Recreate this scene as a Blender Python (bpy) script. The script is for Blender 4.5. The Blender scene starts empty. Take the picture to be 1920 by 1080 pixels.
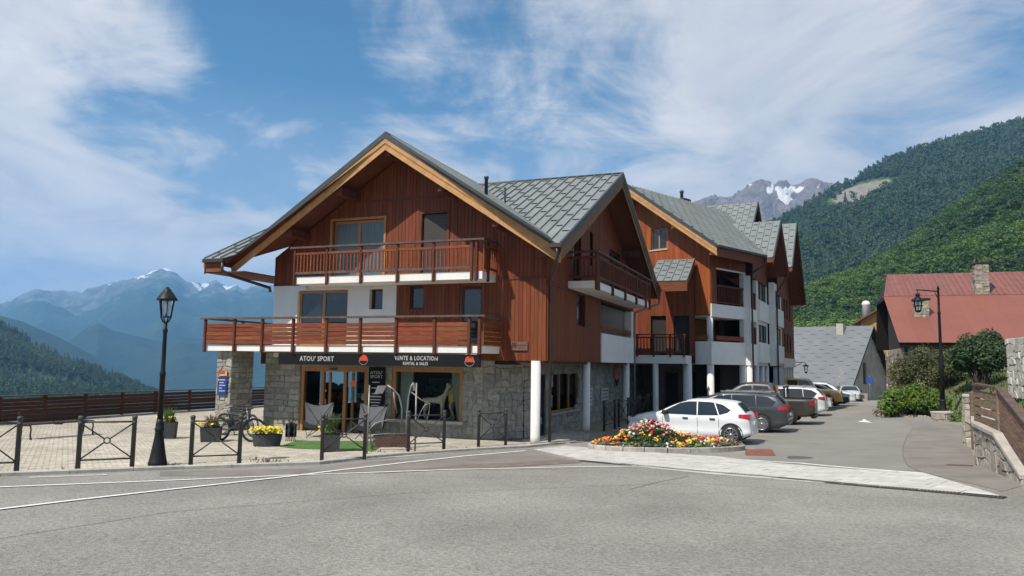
import bpy, bmesh, math, random
from mathutils import Vector, Matrix, noise as mnoise
random.seed(7)
scene = bpy.context.scene
COL = scene.collection
R = math.radians

# ------------------------------------------------------------------ camera
F_PX = 1430.0; PITCH = math.atan(141/1430.0); ROLL = R(0.78); CAM_H = 1.75
_fwd = Vector((0, math.cos(PITCH), math.sin(PITCH)))
_up0 = Vector((0, -math.sin(PITCH), math.cos(PITCH))); _r0 = Vector((1, 0, 0))
_right = math.cos(ROLL)*_r0 + math.sin(ROLL)*_up0
_up = -math.sin(ROLL)*_r0 + math.cos(ROLL)*_up0
CAMP = Vector((0, 0, CAM_H))
cd = bpy.data.cameras.new('camera'); cam = bpy.data.objects.new('camera', cd); COL.objects.link(cam)
m = Matrix.Identity(4)
for i in range(3):
    m[i][0] = _right[i]; m[i][1] = _up[i]; m[i][2] = -_fwd[i]; m[i][3] = CAMP[i]
cam.matrix_world = m
cd.sensor_width = 36; cd.lens = F_PX/1920*36; cd.clip_start = 0.1; cd.clip_end = 40000
scene.camera = cam

# ------------------------------------------------------------------ sky and sun
SUN_AZ = R(226); SUN_EL = R(52)      # azimuth clockwise from +Y
w = bpy.data.worlds.new('World'); scene.world = w; w.use_nodes = True
nt = w.node_tree; N = nt.nodes; LK = nt.links
for n in list(N): N.remove(n)
out = N.new('ShaderNodeOutputWorld'); bg = N.new('ShaderNodeBackground'); bg.inputs[1].default_value = 0.075
sky = N.new('ShaderNodeTexSky'); sky.sky_type = 'NISHITA'; sky.sun_disc = False
sky.sun_elevation = SUN_EL; sky.sun_rotation = SUN_AZ; sky.altitude = 1100; sky.air_density = 1.25; sky.dust_density = 0.5; sky.ozone_density = 1.6
tc = N.new('ShaderNodeTexCoord')
nrm = N.new('ShaderNodeVectorMath'); nrm.operation = 'NORMALIZE'; LK.new(tc.outputs['Generated'], nrm.inputs[0])
DIR = nrm.outputs[0]
sep = N.new('ShaderNodeSeparateXYZ'); LK.new(DIR, sep.inputs[0])
def wm(op, a, b=None, c=None, clamp=False):
    n = N.new('ShaderNodeMath'); n.operation = op; n.use_clamp = clamp
    for i, v in enumerate((a, b, c)):
        if v is None: continue
        if isinstance(v, (int, float)): n.inputs[i].default_value = v
        else: LK.new(v, n.inputs[i])
    return n.outputs[0]
def wnoise(scale_xyz, scale, detail, rough, dist, vec=None, off=0.0, rot=0.0):
    mp = N.new('ShaderNodeMapping'); mp.inputs['Scale'].default_value = scale_xyz; mp.inputs['Location'].default_value = (off, off*.7, off*.3)
    mp.inputs['Rotation'].default_value = (0, 0, rot)
    LK.new(vec or DIR, mp.inputs[0])
    n = N.new('ShaderNodeTexNoise'); n.inputs['Scale'].default_value = scale; n.inputs['Detail'].default_value = detail
    n.inputs['Roughness'].default_value = rough; n.inputs['Distortion'].default_value = dist
    LK.new(mp.outputs[0], n.inputs['Vector']); return n.outputs[0]
# cloud layer: the view direction met with a flat deck overhead
den = wm('ADD', wm('MAXIMUM', sep.outputs[2], 0.0), 0.16)
cv = N.new('ShaderNodeCombineXYZ')
LK.new(wm('DIVIDE', sep.outputs[0], den), cv.inputs[0]); LK.new(wm('DIVIDE', sep.outputs[1], den), cv.inputs[1])
CV = cv.outputs[0]
big = wnoise((1, .7, 1), 1.1, 3, .55, .5, CV, 3.1)
mid = wnoise((1.0, .75, 1), 2.3, 10, .60, .55, CV, 1.7, .5)
wisp = wnoise((.5, 1.7, 1), 3.4, 9, .66, 1.3, CV, 7.3, -.7)
cl = wm('ADD', wm('MULTIPLY', big, .8), wm('ADD', wm('MULTIPLY', mid, 1.3), wm('MULTIPLY', wisp, .34)))
cl = wm('SUBTRACT', cl, .50)
def px_dir(x, y):
    d = _fwd*F_PX + _right*(x-960) - _up*(y-540); return d.normalized()
def blob(x, y, rad_px, wgt):
    dp = N.new('ShaderNodeVectorMath'); dp.operation = 'DOT_PRODUCT'; LK.new(DIR, dp.inputs[0])
    dp.inputs[1].default_value = px_dir(x, y)
    mr = N.new('ShaderNodeMapRange'); mr.interpolation_type = 'SMOOTHSTEP'; LK.new(dp.outputs['Value'], mr.inputs[0])
    mr.inputs[1].default_value = math.cos(rad_px/1430.0*1.25); mr.inputs[2].default_value = 1.0
    mr.inputs[3].default_value = 0; mr.inputs[4].default_value = wgt
    return mr.outputs[0]
for b in [(30, 120, 360, .38), (200, 420, 460, .58), (560, 440, 380, .46), (-300, 300, 400, .2), (750, 240, 240, .20), (1300, 330, 480, .20), (1720, 280, 380, .18),
          (1000, 40, 150, .18), (290, 100, 120, .22), (420, 60, 150, .10), (1240, 60, 220, .10), (1560, 60, 220, .08),
          (370, 205, 280, -.58), (500, 260, 280, -.42), (620, 90, 420, -.24), (60, 205, 130, -.15), (880, 150, 320, -.18), (1060, 170, 220, -.12), (225, 40, 230, -.36),
          (1250, 195, 130, -.12), (1770, 70, 230, -.18), (60, 262, 160, -.12)]:
    cl = wm('ADD', cl, blob(*b))
cm = N.new('ShaderNodeMapRange'); cm.interpolation_type = 'SMOOTHSTEP'; LK.new(cl, cm.inputs[0])
cm.inputs[1].default_value = .46; cm.inputs[2].default_value = .98; cm.inputs[3].default_value = .0; cm.inputs[4].default_value = 1.0
hz = N.new('ShaderNodeMapRange'); LK.new(sep.outputs[2], hz.inputs[0])       # the air whitens towards the horizon
hz.inputs[1].default_value = .0; hz.inputs[2].default_value = .34; hz.inputs[3].default_value = .75; hz.inputs[4].default_value = .0
fac = wm('MAXIMUM', cm.outputs[0], hz.outputs[0])
shade = N.new('ShaderNodeMapRange'); LK.new(mid, shade.inputs[0]); shade.inputs[1].default_value = .35; shade.inputs[2].default_value = .7
ccol = N.new('ShaderNodeMix'); ccol.data_type = 'RGBA'; LK.new(shade.outputs[0], ccol.inputs[0])
ccol.inputs[6].default_value = (6.3, 6.6, 7.2, 1); ccol.inputs[7].default_value = (10.3, 9.9, 9.5, 1)
mx = N.new('ShaderNodeMix'); mx.data_type = 'RGBA'; LK.new(fac, mx.inputs[0])
tint = N.new('ShaderNodeMix'); tint.data_type = 'RGBA'; tint.blend_type = 'MULTIPLY'; tint.inputs[0].default_value = 1
LK.new(sky.outputs[0], tint.inputs[6]); tint.inputs[7].default_value = (.58, .98, 1.15, 1)
LK.new(tint.outputs[2], mx.inputs[6]); LK.new(ccol.outputs[2], mx.inputs[7])
LK.new(mx.outputs[2], bg.inputs[0]); LK.new(bg.outputs[0], out.inputs[0])

sl = bpy.data.lights.new('sun', 'SUN'); sl.energy = 5.0; sl.angle = R(.55); sl.color = (1.0, .93, .83)
so = bpy.data.objects.new('sun', sl); COL.objects.link(so)
_sd = Vector((math.sin(SUN_AZ)*math.cos(SUN_EL), math.cos(SUN_AZ)*math.cos(SUN_EL), math.sin(SUN_EL)))
so.rotation_euler = _sd.to_track_quat('Z', 'Y').to_euler(); so.location = _sd*60

# ------------------------------------------------------------------ render settings
scene.render.engine = 'CYCLES'
vs = scene.view_settings; vs.view_transform = 'Standard'; vs.look = 'None'; vs.exposure = 0.30; vs.gamma = 1.0; vs.use_curve_mapping = False
cy = scene.cycles; cy.use_denoising = True; cy.max_bounces = 6; cy.diffuse_bounces = 3; cy.glossy_bounces = 3; cy.transmission_bounces = 4
cy.transparent_max_bounces = 12; cy.volume_bounces = 1; cy.use_adaptive_sampling = True; cy.adaptive_threshold = .02
cy.caustics_reflective = False; cy.caustics_refractive = False; cy.sample_clamp_indirect = 6

# ------------------------------------------------------------------ helpers
def g(x, y):
    'height of the plateau the village stands on'
    if y < 16: z = -.036*y
    elif y < 26: t = y-16; z = -.576-(.036*t-.0018*t*t)
    elif y < 40: z = -.756
    elif y < 50: t = y-40; z = -.756-.0011*t*t
    else: z = -.866-.022*(y-50)
    if y > 8:
        c = x-(5.5+.44*(y-16)); w_ = min(1, (y-8)/8)*max(0, min(1, 1-(y-40)/25))
        c = min(c, 14)
        z += w_*.06*1.2*math.log1p(math.exp(c/1.2))
    return z
def ray(x, y):
    d = _fwd*F_PX + _right*(x-960) - _up*(y-540); return d/d.y
def gnd(x, y):
    r = ray(x, y); lo, hi = 2.0, 400.0
    for _ in range(50):
        md = (lo+hi)/2
        if CAM_H+r.z*md > g(r.x*md, md): lo = md
        else: hi = md
    return Vector((r.x*lo, lo, g(r.x*lo, lo)))
def atd(x, y, d): return CAMP + ray(x, y)*d

MATS = {}
def mat(name, col, rough=.65, metal=0.0, var=.12, vscale=2.0, stretch=(1, 1, 1), bump=0.0, bscale=20.0, island=0.0, objr=0.0, spec=.5, col2=None, detail=6, hue=0.0, coat=0.0):
    if name in MATS: return MATS[name]
    mt = bpy.data.materials.new(name); mt.use_nodes = True; t = mt.node_tree; n = t.nodes; l = t.links
    bs = n['Principled BSDF']; bs.inputs['Roughness'].default_value = rough; bs.inputs['Metallic'].default_value = metal
    bs.inputs['Specular IOR Level'].default_value = spec
    if coat: bs.inputs['Coat Weight'].default_value = coat; bs.inputs['Coat Roughness'].default_value = .04
    geo = n.new('ShaderNodeNewGeometry'); mp = n.new('ShaderNodeMapping'); mp.inputs['Scale'].default_value = stretch
    l.new(geo.outputs['Position'], mp.inputs[0])
    tx = n.new('ShaderNodeTexNoise'); tx.inputs['Scale'].default_value = vscale; tx.inputs['Detail'].default_value = detail; tx.inputs['Roughness'].default_value = .62
    l.new(mp.outputs[0], tx.inputs['Vector'])
    mr = n.new('ShaderNodeMapRange'); l.new(tx.outputs[0], mr.inputs[0]); mr.inputs[1].default_value = .28; mr.inputs[2].default_value = .72
    def math_(op, a, b):
        q = n.new('ShaderNodeMath'); q.operation = op
        for i, v in enumerate((a, b)):
            if isinstance(v, (int, float)): q.inputs[i].default_value = v
            else: l.new(v, q.inputs[i])
        return q.outputs[0]
    base = n.new('ShaderNodeMix'); base.data_type = 'RGBA'
    c2 = col2 or tuple(max(0, c*(1-2*var)) for c in col)
    c1 = col if col2 else tuple(c*(1+var*.6) for c in col)
    base.inputs[6].default_value = (*c2, 1); base.inputs[7].default_value = (*c1, 1)
    l.new(mr.outputs[0], base.inputs[0]); res = base.outputs[2]
    if island or objr:
        oi = n.new('ShaderNodeObjectInfo')
        rnd = math_('FRACT', math_('ADD', math_('MULTIPLY', geo.outputs['Random Per Island'], 1.0 if island else 0.0), math_('MULTIPLY', oi.outputs['Random'], 7.31 if objr else 0.0)), 0)
        k = max(island, objr)
        hs = n.new('ShaderNodeHueSaturation'); l.new(res, hs.inputs['Color'])
        l.new(math_('ADD', math_('MULTIPLY', rnd, 2*k), 1-k), hs.inputs['Value'])
        if hue:
            r2 = math_('FRACT', math_('MULTIPLY', rnd, 13.7), 0)
            l.new(math_('ADD', math_('MULTIPLY', r2, 2*hue), .5-hue), hs.inputs['Hue'])
            r3 = math_('FRACT', math_('MULTIPLY', rnd, 29.3), 0)
            l.new(math_('ADD', math_('MULTIPLY', r3, 4*hue), 1-2*hue), hs.inputs['Saturation'])
        res = hs.outputs[0]
    l.new(res, bs.inputs['Base Color'])
    if bump:
        t2 = n.new('ShaderNodeTexNoise'); t2.inputs['Scale'].default_value = bscale; t2.inputs['Detail'].default_value = 5; l.new(mp.outputs[0], t2.inputs['Vector'])
        bp = n.new('ShaderNodeBump'); bp.inputs['Strength'].default_value = bump; bp.inputs['Distance'].default_value = .02
        l.new(t2.outputs[0], bp.inputs['Height']); l.new(bp.outputs[0], bs.inputs['Normal'])
    MATS[name] = mt; return mt
def glass(name, tint_=(.85, .9, .9), reflect=.35):
    if name in MATS: return MATS[name]
    mt = bpy.data.materials.new(name); mt.use_nodes = True; t = mt.node_tree; n = t.nodes; l = t.links
    n.remove(n['Principled BSDF'])
    tr = n.new('ShaderNodeBsdfTransparent'); tr.inputs[0].default_value = (*tint_, 1)
    gl = n.new('ShaderNodeBsdfGlossy'); gl.inputs['Roughness'].default_value = .01
    lw = n.new('ShaderNodeLayerWeight'); lw.inputs[0].default_value = reflect
    ms = n.new('ShaderNodeMixShader'); l.new(lw.outputs['Fresnel'], ms.inputs[0]); l.new(tr.outputs[0], ms.inputs[1]); l.new(gl.outputs[0], ms.inputs[2])
    l.new(ms.outputs[0], n['Material Output'].inputs[0]); MATS[name] = mt; return mt
def leafmat(name, col, var=.35, trans=.35):
    if name in MATS: return MATS[name]
    mt = mat(name, col, .6, 0, .3, .6, island=var, objr=.12, hue=.03)
    t = mt.node_tree; n = t.nodes; l = t.links; bs = n['Principled BSDF']
    tl = n.new('ShaderNodeBsdfTranslucent'); ms = n.new('ShaderNodeMixShader'); ms.inputs[0].default_value = trans
    l.new(bs.inputs['Base Color'].links[0].from_socket, tl.inputs[0])
    l.new(bs.outputs[0], ms.inputs[1]); l.new(tl.outputs[0], ms.inputs[2]); l.new(ms.outputs[0], n['Material Output'].inputs[0])
    return mt

class MB:
    'collects shapes into one mesh'
    def __init__(s): s.v = []; s.f = []; s.mi = []; s.cur = 0; s.sm = []; s.smooth = False
    def add(s, vs_, fs):
        b = len(s.v); s.v += [tuple(v) for v in vs_]
        for f in fs: s.f.append(tuple(b+i for i in f)); s.mi.append(s.cur); s.sm.append(s.smooth)
        return s
    def box(s, x0, x1, y0, y1, z0, z1):
        return s.add([(x0,y0,z0),(x1,y0,z0),(x1,y1,z0),(x0,y1,z0),(x0,y0,z1),(x1,y0,z1),(x1,y1,z1),(x0,y1,z1)],
                     [(0,3,2,1),(4,5,6,7),(0,1,5,4),(1,2,6,5),(2,3,7,6),(3,0,4,7)])
    def cbox(s, x0, x1, y0, y1, z0, z1, c=.01):
        'box with chamfered edges'
        v = []
        for z, k in ((z0, c), (z0+c, 0), (z1-c, 0), (z1, c)):
            v += [(x0+k+c,y0+k,z),(x1-k-c,y0+k,z),(x1-k,y0+k+c,z),(x1-k,y1-k-c,z),(x1-k-c,y1-k,z),(x0+k+c,y1-k,z),(x0+k,y1-k-c,z),(x0+k,y0+k+c,z)]
        f = [tuple(range(7,-1,-1)), tuple(range(24,32))]
        for r in range(3):
            for i in range(8): f.append((r*8+i, r*8+(i+1)%8, (r+1)*8+(i+1)%8, (r+1)*8+i))
        return s.add(v, f)
    def bar(s, p, q, w_, h, up=(0,0,1)):
        p = Vector(p); q = Vector(q); d = (q-p).normalized(); u = Vector(up)
        sd = d.cross(u)
        if sd.length < 1e-4: sd = d.cross(Vector((1,0,0)))
        sd.normalize(); uu = sd.cross(d).normalized()
        v = []
        for b in (p, q):
            for a, c in ((-1,-1),(1,-1),(1,1),(-1,1)): v.append(b+sd*(a*w_/2)+uu*(c*h/2))
        return s.add(v, [(0,1,2,3),(7,6,5,4),(0,4,5,1),(1,5,6,2),(2,6,7,3),(3,7,4,0)])
    def tube(s, pts, r, n=8, closed=False, cap=True):
        pts = [Vector(p) for p in pts]; rs = r if isinstance(r, (list, tuple)) else [r]*len(pts)
        v = []; m_ = len(pts); ref = None
        for i, p in enumerate(pts):
            a = pts[(i-1) % m_] if (closed or i > 0) else p; b = pts[(i+1) % m_] if (closed or i < m_-1) else p
            d = (b-a).normalized()
            if ref is None: ref = Vector((0,0,1)) if abs(d.z) < .9 else Vector((1,0,0))
            sd = d.cross(ref); 
            if sd.length < 1e-5: sd = d.cross(Vector((0,1,0)))
            sd.normalize(); u = sd.cross(d).normalized(); ref = u
            for k in range(n):
                t = 2*math.pi*k/n; v.append(p+sd*(rs[i]*math.cos(t))+u*(rs[i]*math.sin(t)))
        f = []
        for i in range(m_ if closed else m_-1):
            j = (i+1) % m_
            for k in range(n): f.append((i*n+k, i*n+(k+1) % n, j*n+(k+1) % n, j*n+k))
        if cap and not closed: f.append(tuple(range(n-1,-1,-1))); f.append(tuple(range((m_-1)*n, m_*n)))
        o = s.smooth; s.smooth = True; s.add(v, f); s.smooth = o; return s
    def lathe(s, prof, n=16, c=(0,0,0), cap=True):
        v = []; f = []
        for r, z in prof:
            for k in range(n): t = 2*math.pi*k/n; v.append((c[0]+r*math.cos(t), c[1]+r*math.sin(t), c[2]+z))
        for i in range(len(prof)-1):
            for k in range(n): f.append((i*n+k, i*n+(k+1) % n, (i+1)*n+(k+1) % n, (i+1)*n+k))
        if cap: f.append(tuple(range(n-1,-1,-1))); f.append(tuple(range((len(prof)-1)*n, len(prof)*n)))
        o = s.smooth; s.smooth = True; s.add(v, f); s.smooth = o; return s
    def prism(s, poly, off):
        'closed solid: 3-D polygon swept by a vector'
        n = len(poly); off = Vector(off); p = [Vector(q) for q in poly]
        return s.add(p+[q+off for q in p], [tuple(range(n-1,-1,-1)), tuple(range(n, 2*n))]+[(i,(i+1)%n,n+(i+1)%n,n+i) for i in range(n)])
    def xform(s, mtx):
        s.v = [tuple(mtx @ Vector(v)) for v in s.v]; return s
    def mesh(s, name, mats):
        me = bpy.data.meshes.new(name); me.from_pydata(s.v, [], s.f)
        for m_ in (mats if isinstance(mats, (list, tuple)) else [mats]): me.materials.append(m_)
        if len(me.materials) > 1: me.polygons.foreach_set('material_index', s.mi)
        if any(s.sm): me.polygons.foreach_set('use_smooth', s.sm)
        me.update(); return me
    def build(s, name, mats, parent=None, fix=True):
        me = s.mesh(name, mats)
        if fix:
            bm = bmesh.new(); bm.from_mesh(me); bmesh.ops.recalc_face_normals(bm, faces=bm.faces); bm.to_mesh(me); bm.free()
        return link(name, me, parent)
def link(name, me, parent=None, loc=None, rz=None):
    o = bpy.data.objects.new(name, me); COL.objects.link(o)
    if parent is not None: o.parent = parent
    if loc is not None: o.location = loc
    if rz is not None: o.rotation_euler = (0, 0, rz)
    return o
def tag(o, label=None, cat=None, group=None, kind=None):
    if label: o['label'] = label
    if cat: o['category'] = cat
    if group: o['group'] = group
    if kind: o['kind'] = kind
    return o
def thing(name, label, cat, loc=(0,0,0), rz=0.0, group=None):
    o = bpy.data.objects.new(name, None); COL.objects.link(o); o.location = loc; o.rotation_euler = (0,0,rz); o.empty_display_size = .2
    return tag(o, label, cat, group)
def dup(o, parent=None, loc=None, rz=None, label=None, group=None):
    c = o.copy(); COL.objects.link(c); c.parent = parent
    if loc is not None: c.location = loc
    if rz is not None: c.rotation_euler = (0,0,rz)
    if label: c['label'] = label
    if group: c['group'] = group
    for ch in list(o.children): dup(ch, c)
    return c
def text(name, s, size, m_, parent, loc, rot, depth=.004, align='CENTER', sx=1.0):
    cu = bpy.data.curves.new(name, 'FONT'); cu.body = s; cu.size = size; cu.extrude = depth; cu.align_x = align; cu.align_y = 'CENTER'; cu.resolution_u = 2
    cu.offset = size*.008; cu.space_character = 1.12
    t = bpy.data.objects.new(name, cu); COL.objects.link(t); dg = bpy.context.evaluated_depsgraph_get()
    me = bpy.data.meshes.new_from_object(t.evaluated_get(dg)); bpy.data.objects.remove(t); bpy.data.curves.remove(cu)
    me.materials.clear(); me.materials.append(m_)
    o = link(name, me, parent, loc); o.rotation_euler = rot; o.scale = (sx, 1, 1); return o
def clip_poly(poly, a, b, c):
    'keep the part of a 2-D polygon where a*x+b*y<=c'
    res = []
    for i in range(len(poly)):
        p = poly[i]; q = poly[(i+1) % len(poly)]; dp = a*p[0]+b*p[1]-c; dq = a*q[0]+b*q[1]-c
        if dp <= 0: res.append(p)
        if (dp < 0 < dq) or (dq < 0 < dp):
            t = dp/(dp-dq); res.append((p[0]+(q[0]-p[0])*t, p[1]+(q[1]-p[1])*t))
    return res
def grid_surface(fn, us, vs_, name, m_, smooth=True):
    vv = []; ff = []; nu, nv = len(us), len(vs_)
    for u in us:
        for v in vs_: vv.append(fn(u, v))
    for i in range(nu-1):
        for j in range(nv-1): ff.append((i*nv+j, (i+1)*nv+j, (i+1)*nv+j+1, i*nv+j+1))
    me = bpy.data.meshes.new(name); me.from_pydata(vv, [], ff); me.materials.append(m_)
    if smooth: me.polygons.foreach_set('use_smooth', [True]*len(ff))
    me.update(); return me
def lerp_pts(pts, x):
    if x <= pts[0][0]: return pts[0][1]
    for (x0, y0), (x1, y1) in zip(pts, pts[1:]):
        if x <= x1:
            t = (x-x0)/(x1-x0); return y0+(y1-y0)*t
    return pts[-1][1]
def fbm(x, y, z=0.0, o=6): return mnoise.fractal(Vector((x, y, z)), 1.0, 2.0, o)

# ------------------------------------------------------------------ ground

EDGE = [(-30.,-30.),(12.,-24.2),(28.07,-18.75),(38.,-14.4),(52.,-8.2),(75.,3.),(110.,9.),(400.,9.)]      # (y, x) of the plateau rim
KERBR = [(-30.,30.),(4.,14.),(10.,9.2),(12.8,8.3),(17.65,10.65),(31.,18.7),(34.5,19.6),(39.,19.4),(56.,27.5),(75.,36.5),(100.,60.)] # (y, x) right street edge
def bank(x, y):
    xe = lerp_pts(KERBR, y); d = x-xe-.35
    if d <= 0 or y < 16: return 0
    f = min(1, (y-16)/5)
    return f*(1.25*min(1, d/2.2)**.8 + .10*min(d, 80))*(1 if y < 60 else max(0, 1-(y-60)/15))
def ground_z(x, y):
    z = g(x, y)
    xe = lerp_pts(EDGE, y)-.9
    if x < xe: z -= min(330, (xe-x)*.8)
    return z+bank(x, y)
def steps(a, b, s): 
    n = max(1, round((b-a)/s)); return [a+(b-a)*i/n for i in range(n)]
xs = steps(-700,-120,60)+steps(-120,-40,8)+steps(-40,-26,1.4)+steps(-26,30,.6)+steps(30,60,1.5)+steps(60,150,8)+steps(150,700,60)+[700]
ys = steps(-120,-12,12)+steps(-12,60,.6)+steps(60,110,2)+steps(110,500,30)+[500]
M_asph = mat('asphalt', (.262,.25,.225), .92, var=.10, vscale=.55, bump=.8, bscale=45, spec=.25)
# coarse light and dark aggregate, wheel-polished streaks and stains
_t = M_asph.node_tree; _n = _t.nodes; _l = _t.links; _b = _n['Principled BSDF']
_src = _b.inputs['Base Color'].links[0].from_socket
_geo = _n.new('ShaderNodeNewGeometry')
_vo = _n.new('ShaderNodeTexNoise'); _vo.inputs['Scale'].default_value = 20; _vo.inputs['Detail'].default_value = 4; _vo.inputs['Roughness'].default_value = .85; _l.new(_geo.outputs['Position'], _vo.inputs['Vector'])
_mr = _n.new('ShaderNodeMapRange'); _l.new(_vo.outputs[0], _mr.inputs[0]); _mr.inputs[1].default_value = .3; _mr.inputs[2].default_value = .7; _mr.inputs[3].default_value = .48; _mr.inputs[4].default_value = 1.5
_st = _n.new('ShaderNodeTexNoise'); _st.inputs['Scale'].default_value = .22; _st.inputs['Detail'].default_value = 7; _mp = _n.new('ShaderNodeMapping'); _mp.inputs['Scale'].default_value = (1.0,1.0,1); _mp.inputs['Rotation'].default_value = (0,0,-.12)
_l.new(_geo.outputs['Position'], _mp.inputs[0]); _l.new(_mp.outputs[0], _st.inputs['Vector'])
_mr2 = _n.new('ShaderNodeMapRange'); _l.new(_st.outputs[0], _mr2.inputs[0]); _mr2.inputs[1].default_value = .35; _mr2.inputs[2].default_value = .65; _mr2.inputs[3].default_value = .86; _mr2.inputs[4].default_value = 1.08
_mu = _n.new('ShaderNodeMath'); _mu.operation = 'MULTIPLY'; _l.new(_mr.outputs[0], _mu.inputs[0]); _l.new(_mr2.outputs[0], _mu.inputs[1])
_vm = _n.new('ShaderNodeVectorMath'); _vm.operation = 'SCALE'; _l.new(_src, _vm.inputs[0]); _l.new(_mu.outputs[0], _vm.inputs['Scale']); _l.new(_vm.outputs[0], _b.inputs['Base Color'])
M_grass = mat('grass_ground', (.075,.115,.032), .9, var=.4, vscale=.8, bump=.6, bscale=12, col2=(.11,.10,.05))
gm = grid_surface(lambda x, y: (x, y, ground_z(x, y)), xs, ys, 'ground', M_asph)
gm.materials.append(M_grass)
for p in gm.polygons:
    c = p.center
    if c.x < lerp_pts(EDGE, c.y)-.8 or (c.y > 16.5 and c.x > lerp_pts(KERBR, c.y)+.3) or c.y > 100: p.material_index = 1
tag(link('ground', gm), kind='structure')
M_val = mat('valley_green', (.05,.085,.03), .95, var=.4, vscale=.004)
vb = MB(); vb.add([(-10900,-3900,-420),(10900,-3900,-420),(10900,9600,-420),(-10900,9600,-420)], [(0,1,2,3)])
tag(vb.build('valley_floor', M_val, fix=False), kind='structure')

# ------------------------------------------------------------------ mountains
def terrain_mat(name, low, high, rock, snow, bscale, bstr, fscale):
    'green slopes turning to rock by the mesh attribute rock, snow by the attribute snow'
    mt = bpy.data.materials.new(name); mt.use_nodes = True; t = mt.node_tree; n = t.nodes; l = t.links; bs = n['Principled BSDF']
    bs.inputs['Roughness'].default_value = .95; bs.inputs['Specular IOR Level'].default_value = .15
    geo = n.new('ShaderNodeNewGeometry')
    def nz(sc, det=8, rg=.65):
        a = n.new('ShaderNodeTexNoise'); a.inputs['Scale'].default_value = sc; a.inputs['Detail'].default_value = det; a.inputs['Roughness'].default_value = rg
        l.new(geo.outputs['Position'], a.inputs['Vector']); return a.outputs[0]
    def ramp(v, a, b, c=0, d=1):
        r = n.new('ShaderNodeMapRange'); l.new(v, r.inputs[0])
        for i, q in enumerate((a, b, c, d)): r.inputs[i+1].default_value = q
        return r.outputs[0]
    def mixc(f, a, b):
        q = n.new('ShaderNodeMix'); q.data_type = 'RGBA'; l.new(f, q.inputs[0])
        for i, c in ((6, a), (7, b)):
            if isinstance(c, tuple): q.inputs[i].default_value = (*c, 1)
            else: l.new(c, q.inputs[i])
        return q.outputs[2]
    def att(nm):
        a = n.new('ShaderNodeAttribute'); a.attribute_name = nm; return a.outputs['Fac']
    def add(a, b, k=1.0):
        q = n.new('ShaderNodeMath'); q.operation = 'MULTIPLY_ADD'; l.new(b, q.inputs[0]); q.inputs[1].default_value = k; l.new(a, q.inputs[2]); return q.outputs[0]
    f1 = nz(fscale); f2 = nz(fscale*5, 8, .7)
    green = mixc(ramp(f1, .35, .65), low, high)
    rk = mixc(ramp(f2, .3, .7), tuple(c*.62 for c in rock), tuple(c*1.25 for c in rock))
    c = mixc(ramp(add(att('rock'), f2, .9), .75, 1.0), green, rk)
    c = mixc(ramp(add(att('snow'), f2, 1.5), 1.18, 1.30), c, snow)
    l.new(c, bs.inputs['Base Color'])
    bp = n.new('ShaderNodeBump'); bp.inputs['Strength'].default_value = bstr; bp.inputs['Distance'].default_value = bscale; l.new(f2, bp.inputs['Height']); l.new(bp.outputs[0], bs.inputs['Normal'])
    return mt
def px_range(name, crest, base_y, Dc, Db, x0, x1, nx, nv, m_, rough, freq, rock=None, snow=None, ext=True, ridged=True, prof=1.0):
    '''a mountain side: crest and foot given by the direction they are seen in and by their distance;
    the slope between them runs back and up; returns the mesh and its point function'''
    def pt(x, v):
        yc = lerp_pts(crest, x); yb = base_y(x) if callable(base_y) else base_y
        dc = Dc(x) if callable(Dc) else Dc; db = Db(x) if callable(Db) else Db
        d = db+(dc-db)*v; zb = ray(x, yb).z*db; zc = ray(x, yc).z*dc
        z = zb+(zc-zb)*(v**prof)
        X = ray(x, 600).x*d
        q = Vector((X*freq, d*freq, 0))
        if ridged: h = (mnoise.ridged_multi_fractal(q, 1.0, 2.1, 7, 1.0, 2.0)-1.0)*rough
        else: h = mnoise.fractal(q, 1.0, 2.0, 6)*rough
        k = min(1, v*3)*min(1, .14+(1-v)*9)
        return Vector((X, d, CAM_H+z+h*k*1.0))
    us = [x0+(x1-x0)*i/nx for i in range(nx+1)]; vv = [j/nv for j in range(nv+1)]+[1.06, 1.3]
    def f(u, v):
        if v <= 1: return pt(u, v)
        p = pt(u, 1.0); a = (v-1); return Vector((p.x*(1+a), p.y*(1+a), p.z-abs(p.y)*a*.55))
    me = grid_surface(f, us, vv, name, m_, True)
    n = len(vv); ra = me.attributes.new('rock', 'FLOAT', 'POINT'); sa = me.attributes.new('snow', 'FLOAT', 'POINT')
    rv = []; sv = []
    for u in us:
        for v in vv:
            yc = lerp_pts(crest, u); yb = base_y(u) if callable(base_y) else base_y; py = yb+(yc-yb)*min(v, 1)
            rv.append(rock(u, py, v) if rock else 0); sv.append(snow(u, py, v) if snow else 0)
    ra.data.foreach_set('value', rv); sa.data.foreach_set('value', sv)
    o = tag(link(name, me), kind='structure'); return o, pt
def ell(x, y, cx, cy_, rx, ry, tilt=0.0):
    dx, dy = x-cx, y-cy_; c, s = math.cos(tilt), math.sin(tilt); a = (dx*c+dy*s)/rx; b = (-dx*s+dy*c)/ry
    return max(0, 1.15-(a*a+b*b))
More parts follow.
